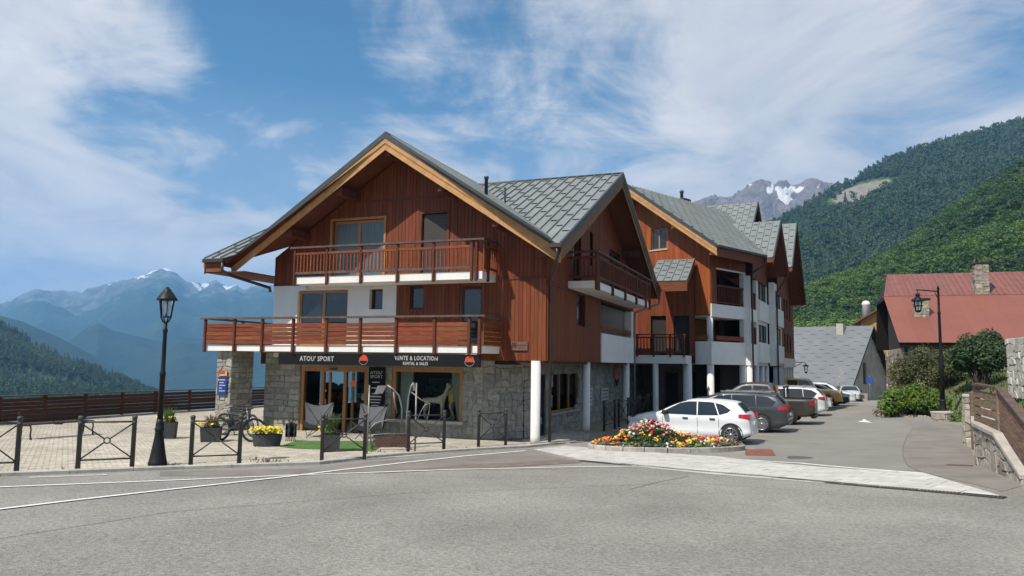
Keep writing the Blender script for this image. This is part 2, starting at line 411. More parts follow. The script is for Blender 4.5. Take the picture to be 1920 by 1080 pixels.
# far massif across the valley
M_m1 = terrain_mat('far_massif', (.022,.045,.026), (.06,.085,.042), (.20,.19,.18), (.85,.87,.9), 60, .9, .0018)
SN1 = [(305,520,18,9,.3),(285,534,38,6,-.35),(243,540,24,7,-.5),(222,548,16,4,-.5),(368,553,20,6,.5),(382,543,12,6,.3),(412,549,24,6,-.4),(432,543,12,4,-.5),(205,556,18,3,-.4),(60,552,34,6,.1),(20,572,16,4,0),(262,552,10,3,0),(160,566,16,3,-.5),(398,556,12,4,.4),(312,507,9,7,0)]
def snow1(x, y, v): return min(1, 1.25*max([0]+[ell(x, y, *e) for e in SN1]))*1.05
def rock1(x, y, v): return max(0, min(.8, (v-.55)*1.5))
cr1 = [(-500,540),(-200,560),(-60,575),(0,573),(30,562),(60,548),(110,553),(150,553),(200,537),(245,525),(270,516),(303,507),(325,513),(350,533),(385,532),(400,527),(425,540),(440,534),(450,545),(520,538),(640,525),(760,540),(900,520),(1100,560),(1320,600)]
px_range('mountain', cr1, lambda x: 800, 7200, 3300, -560, 1340, 300, 70, M_m1, 150, .0013, rock1, snow1)
# nearer blue spur in the valley, with the ridge that runs down behind the pillar
M_m2 = terrain_mat('forest_spur', (.018,.035,.022), (.035,.055,.03), (.12,.12,.11), (.8,.8,.8), 30, .8, .004)
cr2 = [(-500,560),(-200,585),(0,593),(40,603),(100,628),(150,652),(220,690),(300,740),(420,800)]
px_range('valley_ridge', cr2, lambda x: 860, 3000, 1900, -520, 400, 90, 26, M_m2, 30, .003)
cr2b = [(-100,700),(60,690),(130,640),(165,612),(185,605),(215,622),(260,632),(300,640),(340,630),(420,640),(520,668),(640,690),(800,720)]
px_range('foothill', cr2b, lambda x: 830, 4000, 2700, -60, 760, 130, 40, M_m2, 55, .002)
# craggy summit behind the roofs
M_m3 = terrain_mat('crag', (.10,.10,.085), (.14,.135,.11), (.26,.23,.22), (.9,.91,.93), 45, 1.0, .004)
SN3 = [(1475,375,34,9,-.5),(1462,392,26,10,.2),(1478,402,20,6,.1),(1420,372,18,3,-.2),(1505,365,14,4,-.5),(1453,366,3,10,0),(1535,378,14,4,.1),(1472,412,10,5,0),(1555,390,8,3,.5),(1495,352,7,2,-.6),(1545,345,5,2,0)]
def snow3(x, y, v): return min(1, 1.2*max([0]+[ell(x, y, *e) for e in SN3]))*.80
cr3 = [(1100,400),(1240,385),(1265,378),(1300,383),(1335,371),(1350,377),(1378,374),(1395,356),(1412,344),(1430,338),(1448,341),(1457,352),(1466,343),(1480,341),(1490,352),(1505,347),(1520,338),(1530,336),(1548,345),(1575,350),(1620,362),(1760,380),(2000,400)]
px_range('mountain', cr3, lambda x: 640, 3000, 2000, 1100, 1900, 260, 60, M_m3, 85, .006, lambda x, y, v: .85, snow3)

# ------------------------------------------------------------------ wooded slopes
M_floor = terrain_mat('forest_floor', (.025,.05,.015), (.06,.10,.03), (.21,.195,.165), (.8,.8,.8), 3, .5, .02)
cB = [(1200,520),(1400,455),(1460,425),(1500,402),(1560,365),(1610,345),(1660,315),(1720,290),(1800,270),(1860,255),(1920,236),(2060,190),(2300,150),(2700,120)]
def rockB(x, y, v): return min(1, 1.4*max(ell(x, y, 1622, 378, 62, 25, -.22), .8*ell(x, y, 1608, 430, 26, 10, -.5), .7*ell(x, y, 1540, 440, 40, 9, -.5), .6*ell(x, y, 1760, 302, 14, 5, -.4), .55*ell(x,y,1820,330,12,5,-.4)))
oB, ptB = px_range('hillside', cB, lambda x: 640, lambda x: 1250, lambda x: 560, 1200, 2600, 150, 60, M_floor, 14, .006, rockB, None, ridged=False)
cA = [(1200,640),(1400,590),(1490,560),(1560,540),(1620,515),(1680,480),(1740,440),(1800,395),(1860,355),(1920,318),(2050,260),(2300,220),(2700,200)]
oA, ptA = px_range('hillside', cA, lambda x: 745, lambda x: 470, lambda x: 150, 1200, 2600, 120, 50, M_floor, 5, .015, None, None, ridged=False)
cL = [(-700,470),(-400,520),(-150,570),(0,610),(60,642),(130,672),(200,702),(260,722),(300,740),(330,765),(420,840)]
oL, ptL = px_range('hillside', cL, lambda x: 850, lambda x: 1150, lambda x: 620, -650, 400, 90, 40, M_floor, 10, .008, None, None, ridged=False)

def conifer(seed, m_, h=1.0):
    r = random.Random(seed); b = MB(); n = 7
    b.cur = 0
    for k in range(9):
        z0 = .06+k*.105; rad = .235*(1-k/9.6)*r.uniform(.85,1.15); z1 = z0+.17
        v = [(r.uniform(-.01,.01), r.uniform(-.01,.01), z1)]
        for i in range(n*2):
            t = math.pi*i/n+k*.5; rr = rad*(1.0 if i % 2 else .55)*r.uniform(.8,1.2); v.append((rr*math.cos(t), rr*math.sin(t), z0-.03*(i % 2)+r.uniform(-.015,.015)))
        b.add(v, [(0,1+i,1+(i+1)%(2*n)) for i in range(2*n)])
    b.tube([(0,0,-.05),(0,0,.2)], .014, 5)
    return bpy.data.objects.new('conifer', b.mesh('conifer', m_))
def leafy(seed, m_, n=620, lumps=13, size=.066):
    'a crown of leaf clumps set round limbs, on a short trunk; unit height'
    r = random.Random(seed); b = MB(); cs = []
    for i in range(lumps):
        t = r.uniform(0, 2*math.pi); z = r.uniform(.3,.86); rr = .30*math.sqrt(max(.05, 1-((z-.55)/.45)**2))*r.uniform(.3,1)
        cs.append((Vector((rr*math.cos(t), rr*math.sin(t), z)), r.uniform(.12,.2)))
    b.tube([(0,0,-.08),(.01,0,.2),(0,.01,.6)], [.025,.018,.006], 5)
    for i in range(n):
        c, s = r.choice(cs); d = Vector((r.gauss(0,1), r.gauss(0,1), r.gauss(0,1)*.8+.15)).normalized(); p = c+d*s*r.uniform(.65,1.05)
        u = d.orthogonal().normalized(); u.rotate(Matrix.Rotation(r.uniform(0,6.28),3,d)); w_ = d.cross(u); tl = r.uniform(-.5,.5)
        w_ = (w_+d*tl).normalized(); k = size*r.uniform(.5,1.0)
        b.add([p-u*k*.5-w_*k*.4, p+u*k*.5-w_*k*.25, p+u*k*.3+w_*k*.45, p-u*k*.4+w_*k*.4], [(0,1,2,3)])
    return bpy.data.objects.new('broadleaf', b.mesh('broadleaf', m_))
def scatter(name, label, cat, pts, protos):
    'one object standing for a wood: each point carries one of the tree shapes'
    pc = bpy.data.collections.new(name+'_shapes')
    for p in protos: pc.objects.link(p)
    me = bpy.data.meshes.new(name); me.from_pydata([p[0] for p in pts], [], [])
    a = me.attributes.new('rot','FLOAT','POINT'); a.data.foreach_set('value', [p[1] for p in pts])
    a = me.attributes.new('scl','FLOAT_VECTOR','POINT'); a.data.foreach_set('vector', [c for p in pts for c in p[2]])
    a = me.attributes.new('idx','INT','POINT'); a.data.foreach_set('value', [p[3] for p in pts])
    o = link(name, me); tag(o, label, cat, kind='stuff')
    t = bpy.data.node_groups.new(name+'_nodes','GeometryNodeTree')
    t.interface.new_socket('Geometry', in_out='INPUT', socket_type='NodeSocketGeometry'); t.interface.new_socket('Geometry', in_out='OUTPUT', socket_type='NodeSocketGeometry')
    n = t.nodes; l = t.links; gi = n.new('NodeGroupInput'); go = n.new('NodeGroupOutput')
    ip = n.new('GeometryNodeInstanceOnPoints'); ci = n.new('GeometryNodeCollectionInfo'); ci.inputs['Collection'].default_value = pc
    ci.inputs['Separate Children'].default_value = True; ci.inputs['Reset Children'].default_value = True
    def at(nm, ty):
        q = n.new('GeometryNodeInputNamedAttribute'); q.data_type = ty; q.inputs['Name'].default_value = nm; return q.outputs['Attribute']
    l.new(gi.outputs[0], ip.inputs['Points']); l.new(ci.outputs[0], ip.inputs['Instance']); ip.inputs['Pick Instance'].default_value = True
    l.new(at('idx','INT'), ip.inputs['Instance Index']); l.new(at('scl','FLOAT_VECTOR'), ip.inputs['Scale'])
    cx = n.new('ShaderNodeCombineXYZ'); l.new(at('rot','FLOAT'), cx.inputs[2]); l.new(cx.outputs[0], ip.inputs['Rotation'])
    l.new(ip.outputs[0], go.inputs[0])
    md = o.modifiers.new('scatter','NODES'); md.node_group = t
    return o
L_con = leafmat('needles_dark', (.028,.060,.024), .35, .1)
L_con2 = leafmat('needles', (.042,.085,.028), .35, .1)
L_b1 = leafmat('leaves_mid', (.075,.15,.028), .35, .3)
L_b2 = leafmat('leaves_bright', (.12,.215,.032), .35, .3)
L_b3 = leafmat('leaves_deep', (.045,.10,.024), .35, .3)
rn = random.Random(11)
# deciduous wood on the near right slope
pts = []
for i in range(7600):
    x = rn.uniform(1380, 2250) if i % 5 else rn.uniform(1460, 1940); v = rn.random()**.9
    clear = mnoise.noise(Vector((x*.012, v*6, 3.0)))
    if clear > .42 and v > .35: continue
    p = ptA(x, min(v, .995)); s = rn.uniform(5.5, 11)*(.75 if v > .9 else 1)
    k = mnoise.noise(Vector((p.x*.012, p.y*.012, 9)))
    idx = (0 if k < -.15 else 1 if k < .2 else 2) if rn.random() < .7 else rn.randrange(4)
    pts.append((p-Vector((0,0,.6)), rn.uniform(0,6.28), (s*rn.uniform(.95,1.3), s*rn.uniform(.95,1.3), s*rn.uniform(.75,1.05)), idx))
scatter('broadleaf_wood', 'bright green deciduous wood covering the slope behind the red roof', 'wood', pts,
        [leafy(1, L_b3), leafy(2, L_b1), leafy(3, L_b2), leafy(4, L_b1, 560, 9)])
# conifers on the dark slope above
pts = []
for i in range(9500):
    x = rn.uniform(1380, 2250) if i % 3 == 0 else rn.uniform(1440, 1960); v = rn.random()
    yc = lerp_pts(cB, x); py = 640+(yc-640)*v
    if (rockB(x, py, v) > .35 or ell(x, py, 1624, 388, 74, 36, -.22) > .1) and rn.random() < .95: continue
    p = ptB(x, min(v, 1)); s = rn.uniform(11, 19)
    if mnoise.noise(Vector((p.x*.006, p.y*.006, 2))) > .25 and v < .45: idx, s = 2, s*.75
    else: idx = rn.randrange(2)
    pts.append((p-Vector((0,0,1)), rn.uniform(0,6.28), (s*1.05, s*1.05, s*rn.uniform(.85,1.1)), idx))
scatter('conifer_forest', 'dark conifer forest on the high slope under the skyline', 'forest', pts, [conifer(1, L_con), conifer(2, L_con2), leafy(7, L_b3, 260, 9, .10)])
pts = []
for i in range(7000):
    x = rn.uniform(-420, 345); v = rn.random(); p = ptL(x, v); s = rn.uniform(8, 15)
    idx = rn.randrange(2) if mnoise.noise(Vector((p.x*.008, p.y*.008, 5))) < .12 else 2
    if idx == 2: s *= .8
    pts.append((p-Vector((0,0,1)), rn.uniform(0,6.28), (s*1.1, s*1.1, s*rn.uniform(.85,1.1)), idx))
scatter('valley_forest', 'dark green forest on the slope below the plaza fence', 'forest', pts, [conifer(3, L_con), conifer(4, L_con2), leafy(8, L_b3, 260, 9, .10)])

# ------------------------------------------------------------------ air
hm = bpy.data.materials.new('haze'); hm.use_nodes = True; hn = hm.node_tree; hn.nodes.remove(hn.nodes['Principled BSDF'])
pv = hn.nodes.new('ShaderNodeVolumePrincipled'); pv.inputs['Color'].default_value = (.24,.56,1.0,1); pv.inputs['Density'].default_value = 1.2e-4; pv.inputs['Anisotropy'].default_value = .15
pv.inputs['Density Attribute'].default_value = ''
hn.links.new(pv.outputs[0], hn.nodes['Material Output'].inputs['Volume'])
try: hm.cycles.homogeneous_volume = True
except Exception: pass
hb = MB(); hb.box(-11000, 11000, -4000, 9700, -424, 1060); tag(hb.build('haze', hm), 'thin blue summer haze filling the valley air', 'haze', kind='stuff')

# ------------------------------------------------------------------ materials of the buildings
M_clad = mat('red_brown_cladding', (.19,.046,.014), .62, var=.22, vscale=3.0, stretch=(3,3,.25), bump=.25, bscale=14, island=.16, hue=.008, spec=.3)
M_cladR = mat('fresh_red_cladding', (.31,.078,.020), .6, var=.18, vscale=3.0, stretch=(3,3,.25), bump=.25, bscale=14, island=.13, hue=.008, spec=.3)
M_beam = mat('dark_red_timber', (.125,.034,.016), .65, var=.25, vscale=4, stretch=(2,2,.6), bump=.2, bscale=18, objr=.15, spec=.3)
M_plank = mat('balcony_plank', (.225,.06,.022), .6, var=.28, vscale=5, stretch=(.6,.6,5), bump=.2, bscale=10, objr=.22, hue=.008, spec=.3)
M_rail = mat('weathered_rail', (.115,.070,.055), .75, var=.3, vscale=5, bump=.2, bscale=30)
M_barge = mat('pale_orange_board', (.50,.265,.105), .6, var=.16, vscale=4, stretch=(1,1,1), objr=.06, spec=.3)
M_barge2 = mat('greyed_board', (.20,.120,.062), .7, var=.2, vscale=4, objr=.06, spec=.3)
M_soffit = mat('soffit_board', (.15,.042,.016), .7, var=.2, vscale=4, island=.15)
M_metal = mat('grey_metal_roof', (.195,.215,.215), .5, metal=.1, var=.10, vscale=1.2, objr=.06, spec=.5)
M_metaldk = mat('dark_metal_edge', (.060,.068,.068), .45, metal=.2, var=.1)
M_guard = mat('guard_metal', (.12,.13,.13), .5, metal=.1, var=.1)
M_gut = mat('brown_gutter', (.045,.030,.025), .45, var=.1)
M_white = mat('white_plaster', (.76,.73,.68), .85, var=.05, vscale=2.0, bump=.12, bscale=60)
M_stone = mat('wall_stone', (.36,.34,.285), .9, var=.22, vscale=7, bump=.9, bscale=26, objr=.22, island=.22, hue=.02, spec=.2)
M_mort = mat('mortar', (.27,.255,.215), .95, var=.15, vscale=8)
M_orange = mat('orange_frame', (.40,.185,.055), .5, var=.12, vscale=5, stretch=(2,2,.4))
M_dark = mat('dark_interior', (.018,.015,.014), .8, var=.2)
M_black = mat('sign_black', (.010,.010,.011), .75, var=.1, spec=.15)
M_pane = mat('window_pane', (.020,.024,.028), .06, var=.2, spec=.8)
M_curt = mat('grey_curtain', (.13,.15,.16), .35, var=.25, vscale=6, stretch=(6,6,.2), spec=.6)
M_shut = mat('brown_shutter', (.055,.040,.035), .5, var=.1)
M_glass = glass('shop_glass', (.92,.95,.94), .10)
M_lett = mat('pale_letter', (.50,.48,.45), .5, var=.05)
M_red = mat('logo_red', (.52,.055,.02), .5, var=.05)
M_col = mat('column_paint', (.68,.655,.615), .7, var=.06, vscale=3)
M_sill = mat('stone_sill', (.45,.42,.36), .85, var=.15, vscale=6, bump=.3, bscale=30)

def boards(b, along, x0, x1, zb, zt, holes, wd=.13, th=.05, plane=0.0, outward=-1, rnd=None):
    '''vertical cladding: along 'x' stands at y=plane, along 'y' at x=plane; zt is a function of the run; holes (a0,a1,z0,z1)'''
    n = max(1, round((x1-x0)/wd)); wd = (x1-x0)/n; r = rnd or random
    for i in range(n):
        a, c = x0+i*wd, x0+(i+1)*wd; md = (a+c)/2; top0, top1 = zt(a+.003), zt(c-.003)
        spans = [(zb if not callable(zb) else zb(md), None)]
        segs = []
        hs = sorted([h for h in holes if h[0] < md < h[1]], key=lambda h: h[2]); z = spans[0][0]
        for h in hs:
            if h[2] > z: segs.append((z, h[2], h[2]))
            z = max(z, h[3])
        if min(top0, top1) > z: segs.append((z, top0, top1))
        j = r.uniform(-.004,.004)
        for s0, t0, t1 in segs:
            if min(t0, t1)-s0 < .01: continue
            f, k = plane+outward*(th+j), plane; e = .006; fi = plane+outward*(th+j-.010)
            prof = [(a+.0005, k), (a+.0005, fi), (a+e, f), (c-e, f), (c-.0005, fi), (c-.0005, k)]
            tz = [t0, t0, t0, t1, t1, t1]
            P = (lambda u, v, z_: (u, v, z_)) if along == 'x' else (lambda u, v, z_: (v, u, z_))
            v = [P(u, q, s0) for u, q in prof]+[P(prof[q][0], prof[q][1], tz[q]) for q in range(6)]
            b.add(v, [(0,1,2,3,4,5),(11,10,9,8,7,6)]+[(q,(q+1)%6,6+(q+1)%6,6+q) for q in range(6)])
def wall_cells(b, along, a0, a1, z0, z1, holes, p0, p1):
    'plain wall with rectangular openings, built from abutting blocks'
    As = sorted(set([a0, a1]+[h[i] for h in holes for i in (0, 1) if a0 < h[i] < a1])); Zs = sorted(set([z0, z1]+[h[i] for h in holes for i in (2, 3) if z0 < h[i] < z1]))
    for i in range(len(As)-1):
        run = None
        for j in range(len(Zs)-1):
            ca, cz = (As[i]+As[i+1])/2, (Zs[j]+Zs[j+1])/2
            solid = not any(h[0] < ca < h[1] and h[2] < cz < h[3] for h in holes)
            if solid: run = [Zs[j] if run is None else run[0], Zs[j+1]]
            if (not solid or j == len(Zs)-2) and run:
                if along == 'x': b.box(As[i], As[i+1], p0, p1, run[0], run[1])
                else: b.box(p0, p1, As[i], As[i+1], run[0], run[1])
                run = None
def stone_lattice(a0, a1, z0, z1, cell, rnd, holes=(), jit=.28, ashlar=False):
    'irregular stones fitted over a rectangle: yields 2-D polygons'
    na = max(1, round((a1-a0)/cell)); nz = max(1, round((z1-z0)/cell)); da, dz = (a1-a0)/na, (z1-z0)/nz
    pt = {}
    for i in range(na+1):
        for j in range(nz+1):
            ja = 0 if i in (0, na) else rnd.uniform(-jit, jit)*da; jz = 0 if j in (0, nz) else rnd.uniform(-jit, jit)*dz*(.25 if ashlar else 1)
            if ashlar: ja *= .6
            pt[i, j] = (a0+i*da+ja, z0+j*dz+jz)
    used = set(); res = []
    for j in range(nz):
        for i in range(na):
            if (i, j) in used: continue
            opts = [(2,1),(3,1),(2,1),(1,1)] if ashlar else [(1,1),(2,1),(2,1),(1,2),(2,2),(3,1)]
            w_, h = rnd.choice(opts)
            while w_ > 1 and (i+w_ > na or any((i+k, j+q) in used for k in range(w_) for q in range(h))): w_ -= 1
            if j+h > nz or any((i+k, j+q) in used for k in range(w_) for q in range(h)): h = 1
            for k in range(w_):
                for q in range(h): used.add((i+k, j+q))
            poly = [pt[i+k, j] for k in range(w_+1)]+[pt[i+w_, j+q] for q in range(1, h+1)]+[pt[i+k, j+h] for k in range(w_-1, -1, -1)]+[pt[i, j+q] for q in range(h-1, 0, -1)]
            c = (sum(p[0] for p in poly)/len(poly), sum(p[1] for p in poly)/len(poly))
            if any(h_[0]-.02 < c[0] < h_[1]+.02 and h_[2]-.02 < c[1] < h_[3]+.02 for h_ in holes): continue
            res.append((poly, c))
    return res
def stone_face(parent, origin, ax, nrm_, a0, a1, z0, z1, cell, seed, holes=(), joint=.009, proud=.02, ashlar=False, merge=False, m_=None, zfun=None):
    '''stones laid on a face: each an object (or all joined when merge); ax runs along the face, nrm_ points out'''
    rnd = random.Random(seed); ax = Vector(ax); nrm_ = Vector(nrm_); O_ = Vector(origin); up = Vector((0,0,1)); mb = MB() if merge else None; objs = []
    for poly, c in stone_lattice(a0, a1, z0, z1, cell, rnd, holes, ashlar=ashlar):
        if zfun:
            zt = zfun(c[0])
            if c[1] > zt: continue
            poly = [(p[0], min(p[1], zt)) for p in poly]
        n = len(poly); ins = []
        for p in poly:
            d = Vector((p[0]-c[0], p[1]-c[1])); L_ = max(d.length, .01); k = max(.3, 1-joint*1.3/L_); ins.append((c[0]+d.x*k, c[1]+d.y*k))
        pr = proud*rnd.uniform(.5, 1.3); b = mb or MB(); P = []
        for q, s in ((ins, -.03), (ins, pr*.55)): P += [O_+ax*p[0]+up*p[1]+nrm_*s for p in q]
        for p in ins: 
            d = Vector((p[0]-c[0], p[1]-c[1])); k = .86; P.append(O_+ax*(c[0]+d.x*k)+up*(c[1]+d.y*k)+nrm_*(pr*rnd.uniform(.85,1.2)))
        f = [tuple(range(2*n, 3*n))]
        for r in range(2):
            for i in range(n): f.append((r*n+i, r*n+(i+1)%n, (r+1)*n+(i+1)%n, (r+1)*n+i))
        b.add(P, f)
        if not merge: objs.append(b.build('stone', m_ or M_stone, parent))
    if merge: o = mb.build('stones', m_ or M_stone, parent); tag(o, kind='stuff'); return [o]
    return objs
def roof_plane(parent, poly3, down, m_=None, width=.37, th=.045, guards=True, gstep=.62, seam=.05, goff=0.0, gmesh=None):
    '''standing-seam metal over a planar 3-D polygon; seams run along down (unit, down the slope).
    Each sheet between two seams is an object; guards are small snow stops in staggered rows'''
    P = [Vector(p) for p in poly3]; dn = Vector(down).normalized(); nn = (P[1]-P[0]).cross(P[2]-P[0]).normalized()
    if nn.z < 0: nn = -nn
    sd = nn.cross(dn).normalized(); O_ = P[0]
    q2 = [((p-O_).dot(sd), (p-O_).dot(dn)) for p in P]; a0, a1 = min(q[0] for q in q2), max(q[0] for q in q2); n = max(1, round((a1-a0)/width)); wd = (a1-a0)/n
    panels = []
    T = lambda a, d, h: O_+sd*a+dn*d+nn*h
    for i in range(n):
        l, r = a0+i*wd, a0+(i+1)*wd
        pl = clip_poly(clip_poly(q2, 1, 0, r), -1, 0, -l)
        if len(pl) < 3: continue
        ar = sum(pl[k][0]*pl[(k+1)%len(pl)][1]-pl[(k+1)%len(pl)][0]*pl[k][1] for k in range(len(pl)))/2
        if abs(ar) < .01: continue
        b = MB(); b.prism([T(a, d, 0) for a, d in pl], nn*th)
        ds = [d for a, d in clip_poly(pl, -1, 0, -(r-.02))]
        if len(ds) >= 2 and max(ds)-min(ds) > .1: b.prism([T(r-.026, min(ds), th), T(r+.0, min(ds), th), T(r+.0, max(ds), th), T(r-.026, max(ds), th)], nn*seam)
        o = b.build('roof_panel', m_ or M_metal, parent); panels.append(o)
        if guards:
            dmin, dmax = min(d for a, d in pl), max(d for a, d in pl); k = goff+(gstep/2 if i % 2 else 0)+.25; md = (l+r)/2
            while k < (dmax-dmin)+5:
                d = math.floor(dmin/gstep)*gstep+k
                if d > dmax-.25: break
                inside = True; m2 = len(pl); sg = 1 if ar > 0 else -1
                for (x, y) in ((l+.05, d-.1), (r-.05, d-.1), (l+.05, d+.12), (r-.05, d+.12)):
                    for e in range(m2):
                        p, q = pl[e], pl[(e+1)%m2]
                        if sg*((q[0]-p[0])*(y-p[1])-(q[1]-p[1])*(x-p[0])) < -1e-6: inside = False
                if inside:
                    w2 = wd*.30
                    gb = MB(); gb.add([T(md-w2, d-.01, th+.003), T(md+w2, d-.01, th+.003), T(md+w2, d+.05, th+.034), T(md-w2, d+.05, th+.034), T(md-w2, d+.062, th+.034), T(md+w2, d+.062, th+.034), T(md+w2, d+.035, th+.003), T(md-w2, d+.035, th+.003)],
                                      [(0,1,2,3),(3,2,5,4),(4,5,6,7),(0,3,4,7),(1,6,5,2)])
                    gb.build('snow_guard', M_guard, parent)
                k += gstep
    return panels
def window(parent, along, a0, a1, z0, z1, plane, outward, frame_m, pane_m=None, mull=1, depth=.12, fw=.07, name='window', sill=False, curtain=False):
    'framed window set back in its opening; pane and mullions are sub-parts'
    pane_m = pane_m or M_pane; P = plane-outward*depth
    def bx(b, u0, u1, v0, v1, w0, w1):
        lo, hi = min(v0, v1), max(v0, v1)
        if along == 'x': b.box(u0, u1, lo, hi, w0, w1)
        else: b.box(lo, hi, u0, u1, w0, w1)
    b = MB(); o1 = P; o2 = P+outward*.06
    bx(b, a0, a0+fw, o1, o2, z0, z1); bx(b, a1-fw, a1, o1, o2, z0, z1); bx(b, a0+fw, a1-fw, o1, o2, z1-fw, z1); bx(b, a0+fw, a1-fw, o1, o2, z0, z0+fw)
    for k in range(1, mull): c = a0+(a1-a0)*k/mull; bx(b, c-fw*.55, c+fw*.55, o1, o2+outward*.004, z0+fw, z1-fw)
    fr = b.build(name, frame_m, parent)
    for k in range(mull):
        u0 = a0+(a1-a0)*k/mull+fw*.5; u1 = a0+(a1-a0)*(k+1)/mull-fw*.5
        b = MB(); bx(b, u0, u1, o1+outward*.015, o1+outward*.03, z0+fw*.5, z1-fw*.5); b.build('pane', pane_m, fr)
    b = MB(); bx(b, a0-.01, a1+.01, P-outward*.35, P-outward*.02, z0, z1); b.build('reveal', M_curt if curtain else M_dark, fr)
    if sill: b = MB(); bx(b, a0-.06, a1+.06, plane-outward*.02, plane+outward*.09, z0-.06, z0); b.build('sill', M_sill, fr)
    return fr

# ------------------------------------------------------------------ the chalet
CH = Vector((1.096, 23.865, -.747)); TH = R(21)
chalet = thing('chalet', 'three-storey timber chalet with stone ground floor shop, balconies and grey metal gables', 'chalet', CH, -TH)
RZ, SM, SC, PX, PY = 9.92, .655, .492, -5.20, 6.3        # ridge height, slopes, ridge lines
EY0, EX1, EX0, RKX, LKX = -1.75, .86, -11.26, 1.0, -12.05  # eaves and rakes
zmain = lambda x: RZ-SM*abs(x-PX); zcross = lambda y: RZ-SC*abs(y-PY)
TK = .34                                                  # build-up of the roof under its surface
# --- front upper walls
H_at = (-7.98,-5.89,5.30,7.40); H_sh = (-4.44,-3.46,5.30,7.47); H_w1 = (-9.36,-7.27,3.02,4.98); H_sw = (-6.41,-5.88,4.27,4.97); H_ww = (-4.84,-4.31,4.25,5.03); H_dr = (-2.96,-2.20,3.02,4.97)
b = MB(); boards(b, 'x', -10.4, 0, 5.22, lambda x: zmain(x)-TK+.02, [H_at, H_sh], plane=0.0)
boards(b, 'x', -5.35, 0, lambda x: 2.58 if x > -2.3 else 2.84, lambda x: 5.20, [H_ww, H_dr], plane=0.0)
tag(b.build('cladding', M_clad, chalet), kind='stuff')
b = MB(); b.box(-10.4, 0, -.075, -.002, 5.16, 5.26); b.box(-7.1, -3.08, -.07, -.002, 7.98, 8.08); b.build('trim_board', M_beam, chalet)
b = MB(); wall_cells(b, 'x', -10.4, -5.35, 2.80, 5.16, [H_w1, H_sw], -.04, .24); wall_cells(b, 'x', -10.4, 0, 2.6, 6.1, [H_at, H_sh, H_w1, H_sw, H_ww, H_dr], .24, .3); wall_cells(b, 'x', -8.6, -1.6, 6.1, 7.2, [H_at, H_sh], .24, .3)
b.build('plaster_wall', M_white, chalet)
window(chalet, 'x', *H_at, 0, -1, M_orange, M_curt, 2, .10, .09, 'glazed_door', curtain=True)
b = MB()
for k in range(44): z = 5.32+k*.0485; b.box(H_sh[0]+.05, H_sh[1]-.05, .02, .05+.012*(k % 2), z, z+.044)
sh = b.build('roller_shutter', M_shut, chalet); b = MB(); b.box(H_sh[0]-.06, H_sh[0], -.08, .1, 5.3, 7.53); b.box(H_sh[1], H_sh[1]+.06, -.08, .1, 5.3, 7.53); b.box(H_sh[0], H_sh[1], -.08, .1, 7.47, 7.53); b.build('frame', M_beam, sh)
b = MB(); b.box(H_at[0]-.08, H_at[0], -.085, .05, 5.3, 7.49); b.box(H_at[1], H_at[1]+.08, -.085, .05, 5.3, 7.49); b.box(H_at[0], H_at[1], -.085, .05, 7.41, 7.49); b.build('casing', M_orange, chalet)
window(chalet, 'x', *H_w1, 0, -1, M_orange, M_pane, 2, .14, .10, 'glazed_door')
window(chalet, 'x', *H_sw, 0, -1, M_beam, M_pane, 1, .2, .05)
window(chalet, 'x', *H_ww, 0, -1, M_beam, M_pane, 1, .12, .06)
window(chalet, 'x', *H_dr, 0, -1, M_beam, M_pane, 1, .12, .08, 'glazed_door')
# --- right wall and its gable
R_w = (3.25,4.45,3.84,5.02); R_ld = (2.7,3.8,5.35,7.35); R_lw = (5.0,5.5,6.2,7.5); R_l3 = (8.0,10.0,5.35,7.3)
b = MB(); boards(b, 'y', 0, 6.6, 2.58, lambda y: 5.0, [R_w], plane=0.0, outward=1)
boards(b, 'y', 0, 12.6, 5.0, lambda y: min(zcross(y), 20)-TK+.02, [R_ld, R_lw, R_l3], plane=0.0, outward=1)
tag(b.build('cladding', M_clad, chalet), kind='stuff')
b = MB(); b.box(0, .075, 0, 12.6, 4.98, 5.1); b.build('trim_board', M_beam, chalet)
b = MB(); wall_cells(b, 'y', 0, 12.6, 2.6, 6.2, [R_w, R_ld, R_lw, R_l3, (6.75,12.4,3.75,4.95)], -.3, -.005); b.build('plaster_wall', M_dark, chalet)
window(chalet, 'y', *R_w, 0, 1, M_beam, M_pane, 1, .12, .06); window(chalet, 'y', *R_ld, 0, 1, M_beam, M_pane, 1, .12, .08, 'glazed_door')
window(chalet, 'y', *R_lw, 0, 1, M_beam, M_pane, 1, .12, .06); window(chalet, 'y', *R_l3, 0, 1, M_beam, M_pane, 2, .12, .08, 'glazed_door')
# loggia with white parapet on columns
b = MB(); b.box(-.02, .10, 6.62, 12.6, 2.58, 3.72); b.box(.10, .115, 6.62, 12.6, 2.96, 2.985); b.box(-.25, .08, 12.2, 12.6, 3.722, 4.95); b.build('white_parapet', M_white, chalet)
b = MB(); b.box(-.02, .06, 6.7, 12.2, 3.86, 4.04); b.build('plank', M_plank, chalet)
b = MB(); b.box(-2.4, -.3, 6.7, 12.4, 2.6, 2.7); b.box(-2.5, -2.4, 6.7, 12.4, 2.7, 5.0); b.build('loggia_wall', M_clad, chalet)
b = MB(); b.box(-10.4, -9.98, .3, 12.6, 2.6, 6.2); b.box(-10.4, 0, 12.3, 12.6, 2.6, 6.2); b.build('back_wall', M_white, chalet)
b = MB(); b.box(-10.35, -.02, .02, 12.55, 2.60, 2.76); b.build('floor_slab', M_white, chalet)
